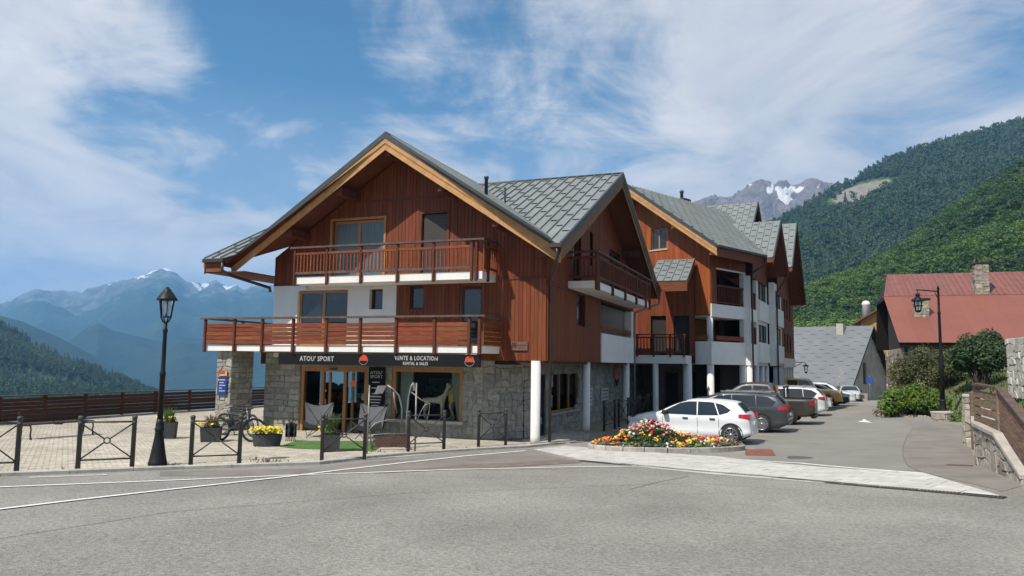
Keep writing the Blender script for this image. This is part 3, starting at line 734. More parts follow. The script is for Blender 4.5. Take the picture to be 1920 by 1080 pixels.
# --- roof: deck, sheets, boards, purlins
deck = MB()
def slab(pts, down_th=.22): 
    deck.prism([(p[0], p[1], p[2]-.03) for p in pts], (0, 0, -down_th))
VR = (PX, PY, RZ); cR = (EX1, EY0, zmain(EX1)); cL = (EX0, EY0, zmain(EX0))
ycR = PY-(RZ-cR[2])/SC
cR = (EX1, ycR, cR[2]); cL = (EX0, PY-(RZ-cL[2])/SC, cL[2]); YF = -1.32
fr_peak = (PX, YF, RZ); BKY = 14.35
slab([fr_peak, (EX1, YF, cR[2]), cR, VR]); slab([(EX0, YF, cL[2]), fr_peak, VR, cL])
zf = zcross(EY0)
slab([VR, cR, (RKX, cR[1], cR[2]), (RKX, PY, RZ)]); slab([cL, VR, (LKX, PY, RZ), (LKX, cL[1], cL[2])])
slab([VR, (RKX, PY, RZ), (RKX, BKY, zcross(BKY)), (LKX, BKY, zcross(BKY)), (LKX, PY, RZ)])
roof = deck.build('roof', M_soffit, chalet)
def downv(pts, v): return v
roof_plane(roof, [fr_peak, (EX1, YF, cR[2]), cR, VR], (1, 0, -SM), gstep=.5)
roof_plane(roof, [(EX0, YF, cL[2]), fr_peak, VR, cL], (-1, 0, -SM), guards=False)
roof_plane(roof, [VR, cR, (RKX, cR[1], cR[2]), (RKX, PY, RZ)], (0, -1, -SC), gstep=1.25)
roof_plane(roof, [cL, VR, (LKX, PY, RZ), (LKX, cL[1], cL[2])], (0, -1, -SC), gstep=.9)
roof_plane(roof, [VR, (RKX, PY, RZ), (RKX, BKY, zcross(BKY)), (LKX, BKY, zcross(BKY)), (LKX, PY, RZ)], (0, 1, -SC), guards=False)
def rake(parent, p, q, out, metal=.20, a=.17, bb=.22, m1=None, m2=None):
    'edge of a gable: metal cap above two stepped boards'
    p, q, out = Vector(p), Vector(q), Vector(out)
    dz = Vector((0,0,1))
    b_ = MB(); b_.prism([p+dz*.085, q+dz*.085, q+dz*(-metal+.085), p+dz*(-metal+.085)], out*.05); b_.build('roof_edge', M_metaldk, parent)
    b_ = MB(); b_.prism([p-dz*(metal-.087), q-dz*(metal-.087), q-dz*(metal-.087+a), p-dz*(metal-.087+a)], out*.03); b_.build('barge_board', m1 or M_barge, parent)
    z0 = metal-.087+a+.002; b_ = MB(); b_.prism([p-dz*z0, q-dz*z0, q-dz*(z0+bb), p-dz*(z0+bb)], out*-.04+out*.03); b_.build('barge_board', m2 or m1 or M_barge, parent)
rake(roof, (PX, YF, RZ), (EX1, YF, cR[2]), (0,-1,0)); rake(roof, (PX, YF, RZ), (EX0, YF, cL[2]), (0,-1,0))
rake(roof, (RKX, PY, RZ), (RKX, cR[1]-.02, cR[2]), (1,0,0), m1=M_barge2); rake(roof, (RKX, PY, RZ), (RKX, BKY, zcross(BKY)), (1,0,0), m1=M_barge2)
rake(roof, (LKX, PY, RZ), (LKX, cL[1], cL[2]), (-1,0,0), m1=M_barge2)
b = MB(); b.tube([(PX, YF-.03, RZ+.06), (PX, PY, RZ+.06)], .055, 6); b.tube([(LKX, PY, RZ+.06), (RKX+.03, PY, RZ+.06)], .055, 6); b.build('ridge_cap', M_metaldk, roof)
b = MB(); b.box(LKX+.06, -10.4, cL[1]+.08, PY, cL[2]-.46, cL[2]-.42); b.build('boxed_soffit', M_plank, roof)
# eave fascias, gutters and downpipes
ze = cR[2]
b = MB(); b.box(LKX+.05, EX0, cL[1]+.02, cL[1]+.07, ze-.42, ze-.06); b.build('fascia', M_plank, roof)
b = MB(); b.box(LKX, EX0+.12, cL[1]-.13, cL[1]-.01, ze-.10, ze+.015); b.build('gutter', M_gut, roof)
b = MB(); b.box(EX1-.18, RKX+.06, ycR-.13, ycR-.01, ze-.10, ze+.015); b.build('gutter', M_gut, roof)
b = MB(); b.tube([(EX1+.05, ycR-.06, ze-.1), (EX1+.05, ycR-.06, ze-.35), (EX1-.1, ycR+.3, ze-.55), (.12, -.02, ze-.85), (.10, .10, ze-1.1), (.10, .10, .1)], .05, 8); b.build('downpipe', M_gut, chalet)
b = MB(); b.tube([(EX0+.05, cL[1]-.06, ze-.1), (EX0+.05, cL[1]-.06, ze-.4), (EX0+.2, cL[1]+.2, ze-.55), (-10.55, -.1, ze-.85), (-10.52, -.1, ze-1.0)], .055, 8); b.build('downpipe', M_gut, chalet)
for x, z in ((PX, RZ), (-7.0, None), (-9.0, None), (-3.2, None), (-1.3, None)):
    zt = (RZ if z else zmain(x))-TK-.08; b = MB(); b.box(x-.11, x+.11, -1.18, .0, zt-.26, zt); b.build('purlin_end', M_beam, chalet)
for y in (PY, 2.2, 10.4, -.9, 13.4):
    zt = zcross(y)-TK-.06; b = MB(); b.box(0, .85, y-.11, y+.11, zt-.26, zt); b.build('purlin_end', M_beam, chalet)
# wooden panel that closes the eave at the corner, and the left one
b = MB(); b.prism([(.0,-.062,5.75),(.8,-1.25,5.78),(.8,-1.25,5.48),(.0,-.062,5.1)], (.05,.02,0)); b.build('eave_panel', M_clad, chalet)
b = MB(); b.box(-1.98, -1.92, 1.2, 1.26, 8.0, 8.5); b.lathe([(.06,0),(.06,.55),(.08,.56),(.08,.62)], 10, (-2.0, -.3, 7.9)); b.build('vent_pipe', M_metaldk, roof)

# --- balconies
def baluster_bay(parent, p, q, z0, z1, n, m_=None):
    p, q = Vector(p), Vector(q); d = (q-p).normalized()
    for i in range(n):
        c = p+(q-p)*((i+.5)/n); b_ = MB(); b_.bar((c.x, c.y, z0), (c.x, c.y, z1), .045, .032, up=(-d.y, d.x, 0)); b_.build('baluster', m_ or M_plank, parent)
def post(parent, x, y, z0, z1, s=.09, m_=None, rot=0.0):
    b_ = MB(); b_.cbox(x-s/2, x+s/2, y-s/2, y+s/2, z0, z1, .018); return b_.build('post', m_ or M_beam, parent)
b = MB(); b.box(-8.7, -1.72, -1.16, -.06, 5.08, 5.32); bal = b.build('upper_balcony', M_white, chalet)
xp = [-8.66,-7.36,-6.04,-4.68,-3.38,-2.06]; yb = -1.21
for x in xp: post(bal, x, yb, 5.02, 6.28)
post(bal, -1.90, yb, 5.02, 6.28); post(bal, -1.70, -.75, 5.02, 6.28)
b = MB(); b.box(-8.82, -1.62, yb-.09, yb+.09, 6.28, 6.34); b.box(-1.78, -1.62, yb+.09, -.05, 6.28, 6.34); b.build('handrail', M_rail, bal)
for a, c in zip(xp, xp[1:]):
    if c-a < .1: continue
    b = MB(); b.box(a+.05, c-.05, yb-.03, yb+.03, 6.06, 6.14); b.build('rail', M_plank, bal); b = MB(); b.box(a+.05, c-.05, yb-.03, yb+.03, 5.40, 5.48); b.build('rail', M_rail, bal)
    baluster_bay(bal, (a+.05, yb, 0), (c-.05, yb, 0), 5.48, 6.06, max(2, round((c-a)/.145)))
for a, c in ((-1.15,-.80),(-.70,-.08)):
    b = MB(); b.box(-1.73, -1.67, a, c, 6.06, 6.14); b.build('rail', M_plank, bal); b = MB(); b.box(-1.73, -1.67, a, c, 5.40, 5.48); b.build('rail', M_plank, bal); baluster_bay(bal, (-1.70, a, 0), (-1.70, c, 0), 5.48, 6.06, 4)
# little balcony seen past the left corner
b = MB(); b.box(-11.4, -10.45, 2.0, 5.0, 5.05, 5.25); bl3 = b.build('side_balcony', M_white, chalet); post(bl3, -11.4, 2.0, 4.85, 6.1, .12)
for k in range(3): post(bl3, -11.1+k*.22, 2.0, 5.3, 6.1, .06)
b = MB(); b.box(-11.5, -10.45, 1.93, 2.07, 6.1, 6.16); b.build('handrail', M_beam, bl3)
# lower balcony
b = MB(); b.box(-12.05, -1.55, -1.46, -.06, 2.79, 3.0); b.box(-12.05, -10.42, -.06, 2.4, 2.79, 3.0); lob = b.build('lower_balcony', M_white, chalet)
xp = [-12.09,-10.81,-9.64,-8.38,-7.08,-5.79,-4.48,-3.13,-1.96]; yb = -1.52
for x in xp: post(lob, x, yb, 2.74, 3.88, .10)
post(lob, -1.62, yb, 2.74, 3.88, .10)
b = MB(); b.box(-12.25, -1.42, yb-.10, yb+.10, 3.88, 3.94); b.box(-12.22, -12.02, yb+.10, 2.2, 3.88, 3.94); b.box(-1.58, -1.42, yb+.10, -.06, 3.88, 3.94); b.build('handrail', M_rail, lob)
rr = random.Random(5)
for a, c in zip(xp, xp[1:]):
    z = 3.03
    for k in range(5):
        h = .125+rr.uniform(-.006,.006); b = MB(); t = rr.uniform(-.008,.008); b.add([(a+.05, yb+.0, z+t), (c-.05, yb+.0, z), (c-.05, yb+.03, z), (a+.05, yb+.03, z+t), (a+.05, yb, z+h+t), (c-.05, yb, z+h), (c-.05, yb+.03, z+h), (a+.05, yb+.03, z+h+t)], [(0,3,2,1),(4,5,6,7),(0,1,5,4),(1,2,6,5),(2,3,7,6),(3,0,4,7)])
        b.build('plank', M_plank, lob); z += .142
for k in range(5):
    z = 3.03+k*.142; b = MB(); b.box(-1.53, -1.50, yb+.05, -.08, z, z+.125); b.build('plank', M_plank, lob)
    b = MB(); b.box(-12.12, -12.09, yb+.05, 2.2, z, z+.125); b.build('plank', M_plank, lob)
post(lob, -12.1, .4, 2.74, 3.88, .10); post(lob, -12.1, 2.2, 2.74, 3.88, .10)
# right-hand balcony
b = MB(); b.box(.06, 1.02, 2.1, 11.6, 5.06, 5.30); rb = b.build('gable_balcony', M_white, chalet)
yp = [2.1, 2.35, 4.4, 6.5, 8.6, 10.6, 11.5]; xb = 1.06
for y in yp: post(rb, xb, y, 4.98, 6.26, .10)
b = MB(); b.box(xb-.09, xb+.09, 2.0, 11.6, 6.26, 6.32); b.box(.05, xb-.09, 2.02, 2.18, 6.26, 6.32); b.build('handrail', M_rail, rb)
for a, c in zip(yp, yp[1:]):
    if c-a < .4: continue
    b = MB(); b.box(xb-.03, xb+.03, a+.05, c-.05, 6.06, 6.14); b.build('rail', M_beam, rb); b = MB(); b.box(xb-.03, xb+.03, a+.05, c-.05, 5.40, 5.48); b.build('rail', M_beam, rb)
    baluster_bay(rb, (xb, a+.05, 0), (xb, c-.05, 0), 5.48, 6.06, max(2, round((c-a)/.16)), M_beam)
b = MB(); b.box(.08, xb-.05, 2.07, 2.13, 6.06, 6.14); b.build('rail', M_beam, rb); b = MB(); b.box(.08, xb-.05, 2.07, 2.13, 5.40, 5.48); b.build('rail', M_beam, rb); baluster_bay(rb, (.1, 2.1, 0), (xb-.06, 2.1, 0), 5.48, 6.06, 6, M_beam)

# --- ground floor: shop
SY = .30
H_door = (-9.35,-6.60,0.0,2.30); H_win = (-5.62,-2.98,.58,2.30)
b = MB(); wall_cells(b, 'x', -10.9, -2.25, -.1, 2.79, [H_door, H_win], SY, SY+.35); b.build('masonry_core', M_mort, chalet)
def sf(a0, a1, z0, z1, cell, seed, **k): return stone_face(chalet, (0, SY, 0), (1,0,0), (0,-1,0), a0, a1, z0, z1, cell, seed, **k)
sf(-10.9, -9.36, 0, 2.79, .22, 1, ashlar=True, proud=.03); sf(-6.58, -5.64, 0, 2.3, .2, 2); sf(-5.64, -2.98, 0, .56, .2, 3, merge=True); sf(-2.96, -2.25, 0, 2.36, .2, 4)
sf(-10.2, -9.36, 2.3, 2.36, .2, 5, merge=True)
b = MB(); b.box(-5.75, -2.9, SY-.16, SY+.02, .48, .575); b.build('window_sill', M_sill, chalet)
# stone pillar under the balcony end
pil = MB(); pil.box(-11.72, -11.13, -1.22, -.10, -.1, 2.785); pil = pil.build('stone_pillar', M_mort, chalet)
stone_face(pil, (0,-1.22,0), (1,0,0), (0,-1,0), -11.75, -11.10, 0, 2.78, .19, 11, proud=.03); stone_face(pil, (-11.13,0,0), (0,1,0), (1,0,0), -1.22, -.10, 0, 2.78, .19, 12, ashlar=True, proud=.03)
b = MB(); b.box(-10.9, -10.55, .66, 2.9, -.1, 2.6); side = b.build('stone_return', M_mort, chalet); stone_face(side, (-10.9,0,0), (0,1,0), (-1,0,0), .66, 2.9, 0, 2.6, .24, 13, merge=True)
b = MB(); b.box(-11.13, -10.9, .3, .75, 2.35, 2.78); b.build('lintel', M_beam, chalet)
# chamfered corner and arcade walls
c0, c1 = Vector((-2.25, SY, 0)), Vector((-1.0, 2.1, 0)); cdv = (c1-c0).normalized(); cn = Vector((cdv.y, -cdv.x, 0)); L_ = (c1-c0).length
b = MB(); b.prism([c0, c1, c1-cn*.3, c0-cn*.3], (0,0,2.58)); cw = b.build('stone_corner', M_mort, chalet)
stone_face(cw, c0, cdv, cn, 0, L_, 0, 2.58, .21, 14, proud=.03)
AX = -1.0; H_aw = (3.6,7.2,.72,2.2)
b = MB(); wall_cells(b, 'y', 2.1, 30, -.1, 2.6, [H_aw, (2.35,3.05,-.2,2.15)], AX-.3, AX); b.build('arcade_wall', M_mort, chalet)
stone_face(chalet, (AX,0,0), (0,1,0), (1,0,0), 2.1, 26, 0, 2.58, .24, 15, holes=[H_aw, (2.35,3.05,-.2,2.15)], merge=True)
window(chalet, 'y', *H_aw, AX, 1, M_orange, M_glass, 3, .12, .08, 'display_window', sill=True); window(chalet, 'y', 2.35, 3.05, 0, 2.15, AX, 1, M_shut, M_pane, 1, .12, .06, 'service_door')
M_pink = mat('poster_pink', (.5,.04,.09), .5, var=.2); M_blue = mat('poster_blue', (.05,.10,.22), .5, var=.2)
b = MB(); b.box(AX-.12, AX-.11, 4.0, 4.5, .95, 1.75); b.build('poster', M_pink, chalet); b = MB(); b.box(AX-.12, AX-.11, 5.9, 6.3, .9, 1.9); b.build('poster', M_blue, chalet)
b = MB(); b.box(-1.0, -.05, .0, 26, 2.5, 2.575); b.build('arcade_ceiling', M_beam, chalet)
def column(parent, x, y, z1, r=.14):
    b_ = MB(); b_.lathe([(r*1.02,0),(r*1.02,.28),(r,.285),(r,z1)], 20, (x, y, 0)); return b_.build('column', M_col, parent)
column(chalet, -.33, -.02, 2.58, .15); column(chalet, -.12, 5.11, 2.58, .15); column(chalet, -.10, 11.87, 2.58, .15)
# --- shop front
SG = chalet
b = MB(); b.box(-8.98, -1.62, -1.462, -1.38, 2.36, 2.735); sign = b.build('shop_sign', M_black, chalet); sign['label'] = 'long black fascia sign with pale lettering and red round logos'
yS = -1.467
text('lettering', "ATOU' SPORT", .225, M_lett, sign, (-7.45, yS, 2.55), (R(90),0,0), sx=.86)
text('lettering', "VENTE & LOCATION", .19, M_lett, sign, (-3.78, yS, 2.605), (R(90),0,0), sx=.78)
text('lettering', "RENTAL & SALES", .135, M_lett, sign, (-3.80, yS, 2.44), (R(90),0,0), sx=.80)
def disc_logo(parent, cx, cz, r, y, along='x', txt='GO', px_=0.0):
    P = (lambda u, w_, d: (cx+u, y-d, cz+w_)) if along == 'x' else (lambda u, w_, d: (px_+d, cx+u, cz+w_))
    b_ = MB(); n = 28; b_.add([P(r*math.cos(2*math.pi*i/n), r*math.sin(2*math.pi*i/n), .010) for i in range(n)], [tuple(range(n))]); o = b_.build('logo', M_black, parent)
    b_ = MB(); v = [P(.93*r*math.cos(math.pi*(i/12*1.16-.08)), .93*r*math.sin(math.pi*(i/12*1.16-.08)), .014) for i in range(13)]; b_.add(v, [tuple(range(13))]); b_.build('emblem', M_red, o)
    b_ = MB(); b_.tube([P(r*math.cos(math.pi*(1.05+.95*i/16)), r*math.sin(math.pi*(1.05+.95*i/16)), .014) for i in range(17)], r*.03, 5); b_.build('ring', M_lett, o)
    return o
disc_logo(sign, -5.66, 2.55, .165, yS); disc_logo(sign, -1.95, 2.55, .165, yS)
# entrance: timber frames, sliding leaves, glass
z1 = 2.30; b = MB(); b.box(-9.35, -6.60, SY+.04, SY+.2, 2.12, 2.30); b.box(-9.35, -9.22, SY+.04, SY+.2, 0, 2.12); b.box(-6.73, -6.60, SY+.04, SY+.2, 0, 2.12); ent = b.build('entrance', M_orange, chalet); ent['label'] = 'orange timber shop entrance with sliding glass doors'
for x in (-8.45, -7.52): b = MB(); b.box(x-.06, x+.06, SY+.04, SY+.16, 0, 2.12); b.build('door_post', M_orange, ent)
for x in (-8.22, -7.28): b = MB(); b.box(x-.045, x+.045, SY+.17, SY+.23, 0, 2.1); b.build('leaf_stile', M_orange, ent)
for x0, x1, y in ((-9.22,-8.51,SY+.10), (-7.46,-6.73,SY+.10), (-8.75,-8.24,SY+.20), (-7.3,-6.9,SY+.2)):
    b = MB(); b.box(x0, x1, y, y+.012, .03, 2.10); b.build('glass_leaf', M_glass, ent)
b = MB(); b.box(-8.15, -7.85, SY+.0, SY+.04, 2.18, 2.24); b.build('door_sensor', M_shut, ent)
M_or = mat('sticker_orange', (.85,.16,.02), .5, var=.03)
b = MB(); n = 12; b.add([(-7.18+.13*math.cos(2*math.pi*i/n)*(1+.15*math.sin(i*2.3)), SY+.03, 1.72+.12*math.sin(2*math.pi*i/n)) for i in range(n)], [tuple(range(n))]); b.build('sticker', M_or, ent)
# display window
b = MB(); b.box(-5.62, -5.50, SY+.03, SY+.2, .58, 2.30); b.box(-3.10, -2.98, SY+.03, SY+.2, .58, 2.30); b.box(-5.50, -3.10, SY+.03, SY+.2, 2.16, 2.30); dw = b.build('display_window', M_orange, chalet)
b = MB(); b.box(-5.50, -3.10, SY+.1, SY+.112, .58, 2.16); b.build('pane', M_glass, dw)
M_tul = mat('green_curtain', (.30,.36,.30), .9, var=.25, vscale=8, stretch=(8,8,.3))
for s, xa, xb_ in ((1, -5.46, -4.95), (-1, -3.14, -3.5)):
    b = MB(); n = 14; v = []
    for i in range(n+1):
        for k in range(7):
            z = .6+k*.26; sp = (abs(xb_-xa))*(1 if k > 4 else .45+.1*k); v.append((xa+s*sp*i/n, SY+.30+.03*math.sin(i*2.4+k*.3), z))
    b.smooth = True; b.add(v, [(i*7+k, (i+1)*7+k, (i+1)*7+k+1, i*7+k+1) for i in range(n) for k in range(6)]); b.build('curtain', M_tul, dw)
# inside the shop: floor, back wall with an opening towards the valley, shelves
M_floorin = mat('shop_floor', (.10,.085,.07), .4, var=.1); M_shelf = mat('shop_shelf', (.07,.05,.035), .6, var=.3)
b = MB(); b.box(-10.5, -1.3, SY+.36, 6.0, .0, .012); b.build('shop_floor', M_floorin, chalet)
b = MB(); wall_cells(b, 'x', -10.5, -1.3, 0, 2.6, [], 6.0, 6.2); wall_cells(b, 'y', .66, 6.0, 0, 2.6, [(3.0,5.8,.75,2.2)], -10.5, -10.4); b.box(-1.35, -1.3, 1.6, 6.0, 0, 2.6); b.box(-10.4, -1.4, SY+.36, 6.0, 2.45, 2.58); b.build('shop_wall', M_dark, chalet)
rr = random.Random(9); gm_ = [mat('goods_%s' % n_, c_, .7, var=.2) for n_, c_ in (('navy', (.03,.04,.09)), ('grey', (.2,.2,.2)), ('teal', (.04,.12,.12)), ('white', (.5,.5,.48)), ('rust', (.25,.07,.03)))]
for x, y in ((-9.6,3.0),(-8.9,4.4),(-6.9,3.4),(-5.2,3.2),(-3.8,3.6)):
    b = MB(); b.box(x-.5, x+.5, y, y+.04, 0, 1.5 if x < -6 else 1.9)
    for k in range(4): b.box(x-.5, x+.5, y-.35, y, .25+k*.38, .27+k*.38)
    shf = b.build('shop_shelf', M_shelf, chalet)
    for k in range(4):
        b = MB(); u = x-.46
        while u < x+.4: w_ = rr.uniform(.08,.2); b.box(u, u+w_*.8, y-.3, y-.05, .272+k*.38, .27+k*.38+rr.uniform(.12,.26)); u += w_
        b.build('goods', rr.choice(gm_), shf)

# ------------------------------------------------------------------ link between the chalet and the apartments (part of the chalet)
b = MB(); b.box(-.2, 2.25, 14.4, 16.2, 2.58, 2.98); lk = b.build('link_balcony', M_white, chalet)
for x in (-.1, .7, 1.5, 2.15): post(lk, x, 14.36, 2.9, 3.95, .09)
b = MB(); b.box(-.2, 2.25, 14.30, 14.44, 3.95, 4.0); b.build('handrail', M_beam, lk)
for z in (3.1, 3.8): b = MB(); b.box(-.2, 2.2, 14.33, 14.39, z, z+.07); b.build('rail', M_beam, lk)
baluster_bay(lk, (-.15, 14.36, 0), (2.15, 14.36, 0), 3.17, 3.8, 15, M_beam)
b = MB(); boards(b, 'x', -1.2, 2.4, 2.98, lambda x: 7.6, [(.2,1.0,2.98,5.0),(1.4,2.1,2.98,5.0)], plane=16.3); tag(b.build('cladding', M_clad, chalet), kind='stuff')
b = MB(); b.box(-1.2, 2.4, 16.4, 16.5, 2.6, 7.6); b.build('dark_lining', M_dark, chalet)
column(chalet, .75, 14.55, 2.58, .14); column(chalet, 2.15, 15.4, 2.58, .22)
b = MB(); b.prism([(.6,13.5,6.42),(2.45,13.5,6.42),(2.45,16.3,7.8),(.6,16.3,7.8)], (0,0,-.2)); lr = b.build('link_roof', M_soffit, chalet)
roof_plane(lr, [(.6,13.5,6.45),(2.45,13.5,6.45),(2.45,16.3,7.83),(.6,16.3,7.83)], (0,-1,-.493), gstep=.7)
b = MB(); b.box(.6, 2.45, 13.46, 13.52, 5.98, 6.40); b.build('fascia', M_plank, lr)
b = MB(); b.tube([(1.02,14.25,5.7),(1.0,14.2,5.45),(.1,12.9,4.95),(.09,12.8,4.6),(.09,12.8,.1)], .05, 8); b.build('downpipe', mat('grey_pipe', (.2,.2,.2), .5), chalet)
dl = disc_logo(chalet, 13.6, 1.98, .55, 0, 'y', px_=AX+.05); 
text('lettering', 'GO', .30, M_lett, dl, (AX+.075, 13.6, 1.86), (R(90),0,R(90)))
M_pap = mat('notice_paper', (.55,.53,.50), .7, var=.1)
for y0, y1, z0, z1 in ((8.35,9.05,.75,1.5),(10.6,11.9,.85,1.45)):
    b = MB(); b.box(AX+.05, AX+.08, y0, y1, z0, z1); nb = b.build('notice_board', M_pap, chalet)
    for k in range(4): b = MB(); b.box(AX+.081, AX+.084, y0+.1, y1-.12-.1*(k % 2), z1-.14-k*.15, z1-.10-k*.15); b.build('print', M_shut, nb)

# ------------------------------------------------------------------ apartment block turned to the street corner
AB = thing('apartment_block', 'red timber apartment block on white columns with gable window, beside the stone chalet', 'building', (9.89,37.84,-.757), R(44))
E2, RG, RS = -1.0, 4.34, .71; RZ2 = 12.1; zr2 = lambda y: RZ2-RS*abs(y-RG)
b = MB(); boards(b, 'y', 0, 9.4, lambda y: 5.03, lambda y: zr2(y)-.32, [(2.53,3.58,8.6,9.75)], plane=0.0, outward=-1); tag(b.build('cladding', M_cladR, AB), kind='stuff')
b = MB(); boards(b, 'x', 0, .5, 5.03, lambda x: 8.1, [], plane=0.0, outward=-1); boards(b, 'x', .5, 3.4, 7.45, lambda x: 8.1, [], plane=0.0, outward=-1); tag(b.build('cladding', M_clad, AB), kind='stuff')
window(AB, 'y', 2.53, 3.58, 8.6, 9.75, 0, -1, M_orange, M_pane, 2, .1, .07, sill=True)
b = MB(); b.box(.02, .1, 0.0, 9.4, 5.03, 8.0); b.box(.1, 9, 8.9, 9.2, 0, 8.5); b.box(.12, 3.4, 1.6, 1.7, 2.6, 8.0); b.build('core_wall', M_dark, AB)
b = MB(); b.box(.12, 3.4, 1.52, 1.6, 2.6, 8.0); b.build('loggia_wall', M_clad, AB)
b = MB(); b.box(-.05, 3.45, -.06, .12, 2.58, 3.72); b.box(-.05, .12, .12, 1.5, 2.58, 3.72); b.box(.12, 3.45, .12, 1.5, 2.58, 2.75); par = b.build('white_parapet', M_white, AB)
b = MB(); b.box(.0, 3.45, -.06, .12, 4.95, 5.6); b.box(.12, 3.45, .12, 1.5, 4.95, 5.1); b.build('white_parapet', M_white, AB)
b = MB(); b.box(.5, 3.2, -.03, .05, 3.80, 4.02); b.build('plank', M_plank, AB)
b = MB(); b.box(-.03, .05, .15, 1.3, 3.80, 4.02); b.build('plank', M_plank, AB)
b = MB(); b.box(.5, 3.2, -.05, .05, 6.52, 6.6); rl = b.build('balcony_railing', M_beam, AB)
b = MB(); b.box(.5, 3.2, -.03, .03, 5.68, 5.74); b.build('rail', M_beam, rl); baluster_bay(rl, (.5,0,0), (3.2,0,0), 5.74, 6.52, 18, M_beam)
b = MB(); b.box(.5, 3.4, -.04, .06, 7.38, 7.448); b.build('lintel', M_white, AB)
b = MB(); b.box(3.15, 3.42, -.05, .2, 3.722, 4.948); b.build('pier', M_col, AB)
b = MB(); b.box(3.2, 3.42, -.05, .2, 5.602, 7.38); b.build('pier', M_col, AB)
b = MB(); b.lathe([(.15,3.722),(.15,4.948)], 18, (.12,.12,0)); b.build('column', M_col, AB)
column(AB, .12, .12, 2.58, .17); column(AB, 3.25, .12, 2.58, .17); column(AB, .12, 1.45, 2.58, .22)
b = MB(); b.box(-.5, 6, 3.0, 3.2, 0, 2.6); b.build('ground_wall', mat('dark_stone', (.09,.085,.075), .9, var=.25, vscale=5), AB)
for k, (x0, x1) in enumerate(((.3,1.6),(2.0,3.4))): window(AB, 'x', x0, x1, .1, 2.2, 3.0, -1, M_shut, M_pane, 1, .02, .07, 'shop_window')
b = MB(); xa, xz = -1.0, 9.0
for pts in ([(xa,E2,zr2(E2)),(3.75,E2,zr2(E2)),(xz,RG,RZ2),(xa,RG,RZ2)], [(xa,RG,RZ2),(xz,RG,RZ2),(xz,9.9,zr2(9.9)),(xa,9.9,zr2(9.9))]): b.prism([(p[0],p[1],p[2]-.03) for p in pts], (0,0,-.22))
rf2 = b.build('roof', M_soffit, AB)
roof_plane(rf2, [(xa,E2,zr2(E2)),(3.75,E2,zr2(E2)),(xz,RG,RZ2),(xa,RG,RZ2)], (0,-1,-RS), gstep=.72, width=.34)
roof_plane(rf2, [(xa,RG,RZ2),(xz,RG,RZ2),(xz,9.9,zr2(9.9)),(xa,9.9,zr2(9.9))], (0,1,-RS), guards=False)
rake(rf2, (xa,RG,RZ2), (xa,E2,zr2(E2)), (-1,0,0)); rake(rf2, (xa,RG,RZ2), (xa,9.9,zr2(9.9)), (-1,0,0))
b = MB(); b.box(xa+.06, 3.8, E2+.02, E2+.08, zr2(E2)-.52, zr2(E2)-.1); b.build('fascia', M_plank, rf2)
b = MB(); b.box(xa, 3.8, E2-.12, E2, zr2(E2)-.09, zr2(E2)+.02); b.build('gutter', M_gut, rf2)
b = MB(); b.tube([(3.7,E2-.05,8.2),(3.65,E2-.05,7.8),(3.5,-.15,7.3),(3.5,-.15,6.9),(3.5,-.15,0)], .05, 8); b.build('downpipe', M_gut, AB)
for y in (RG, 1.6, 7.0, -.6): b = MB(); z = zr2(y)-.42; b.box(-.85, 0, y-.1, y+.1, z-.26, z); b.build('purlin_end', M_barge, AB)
b = MB(); b.cbox(5.2, 6.0, 4.9, 5.7, 10.8, 12.55, .03); chm = b.build('chimney', mat('chimney_grey', (.075,.07,.068), .8), rf2); b = MB(); b.lathe([(.10,12.55),(.10,12.95),(.16,13.0),(.02,13.15)], 10, (5.6,5.3,0)); b.build('cowl', M_metaldk, rf2)

# ------------------------------------------------------------------ street front with two tall gables
SB = thing('apartment_block', 'long apartment block with two steep gables and white bays along the car park', 'building', (12.52,39.97,-.78), R(64))
def gable(parent, px, zp, hw, sl, y0, y1, label=None, guards=True, wall=True, wb=8.0, hl=None):
    hl = hl or hw; ze_ = zp-sl*hw; zl_ = zp-sl*hl; HW = {-1: (hl, zl_), 1: (hw, ze_)}; zt = lambda x: zp-sl*abs(x-px)
    b_ = MB()
    for s in (-1, 1): b_.prism([(px,y0,zp-.03),(px+s*HW[s][0],y0,HW[s][1]-.03),(px+s*HW[s][0],y1,HW[s][1]-.03),(px,y1,zp-.03)], (0,0,-.2))
    rf = b_.build('roof', M_soffit, parent)
    roof_plane(rf, [(px-hl,y0,zl_),(px,y0,zp),(px,y1,zp),(px-hl,y1,zl_)], (-1,0,-sl), guards=guards, gstep=.72, width=.38)
    roof_plane(rf, [(px,y0,zp),(px+hw,y0,ze_),(px+hw,y1,ze_),(px,y1,zp)], (1,0,-sl), guards=False, width=.6)
    for s in (-1, 1): rake(rf, (px,y0,zp), (px+s*HW[s][0],y0,HW[s][1]), (0,-1,0), metal=.16, a=.14, bb=.2, m1=M_beam)
    if wall:
        b_ = MB(); boards(b_, 'x', px-hl+.9, px+hw-.9, wb, lambda x: zt(x)-.28, [], plane=wall if wall is not True else 0.0); tag(b_.build('cladding', M_clad, parent), kind='stuff')
    return rf
g2 = gable(SB, 3.6, 10.75, 3.55, .72, -1.2, 7.0, wb=7.3)
g3 = gable(SB, 10.6, 11.8, 5.0, .94, -1.4, 6.0, wall=-.4, wb=7.0, hl=3.5)
g4 = gable(SB, 10.7, 13.4, 4.2, .8, 1.0, 9.0, wall=1.9, wb=10.0)
O1 = [(.25,2.3,3.72,4.95),(2.9,6.2,3.9,4.9),(.25,2.3,5.6,7.3),(2.9,6.2,6.3,7.3)]
b = MB(); wall_cells(b, 'x', 0, 6.6, 2.58, 7.3, O1, 0, .25); b.build('white_wall', M_white, SB)
for h in (O1[1], O1[3]): window(SB, 'x', *h, 0, -1, M_shut, M_pane, 3, .1, .06)
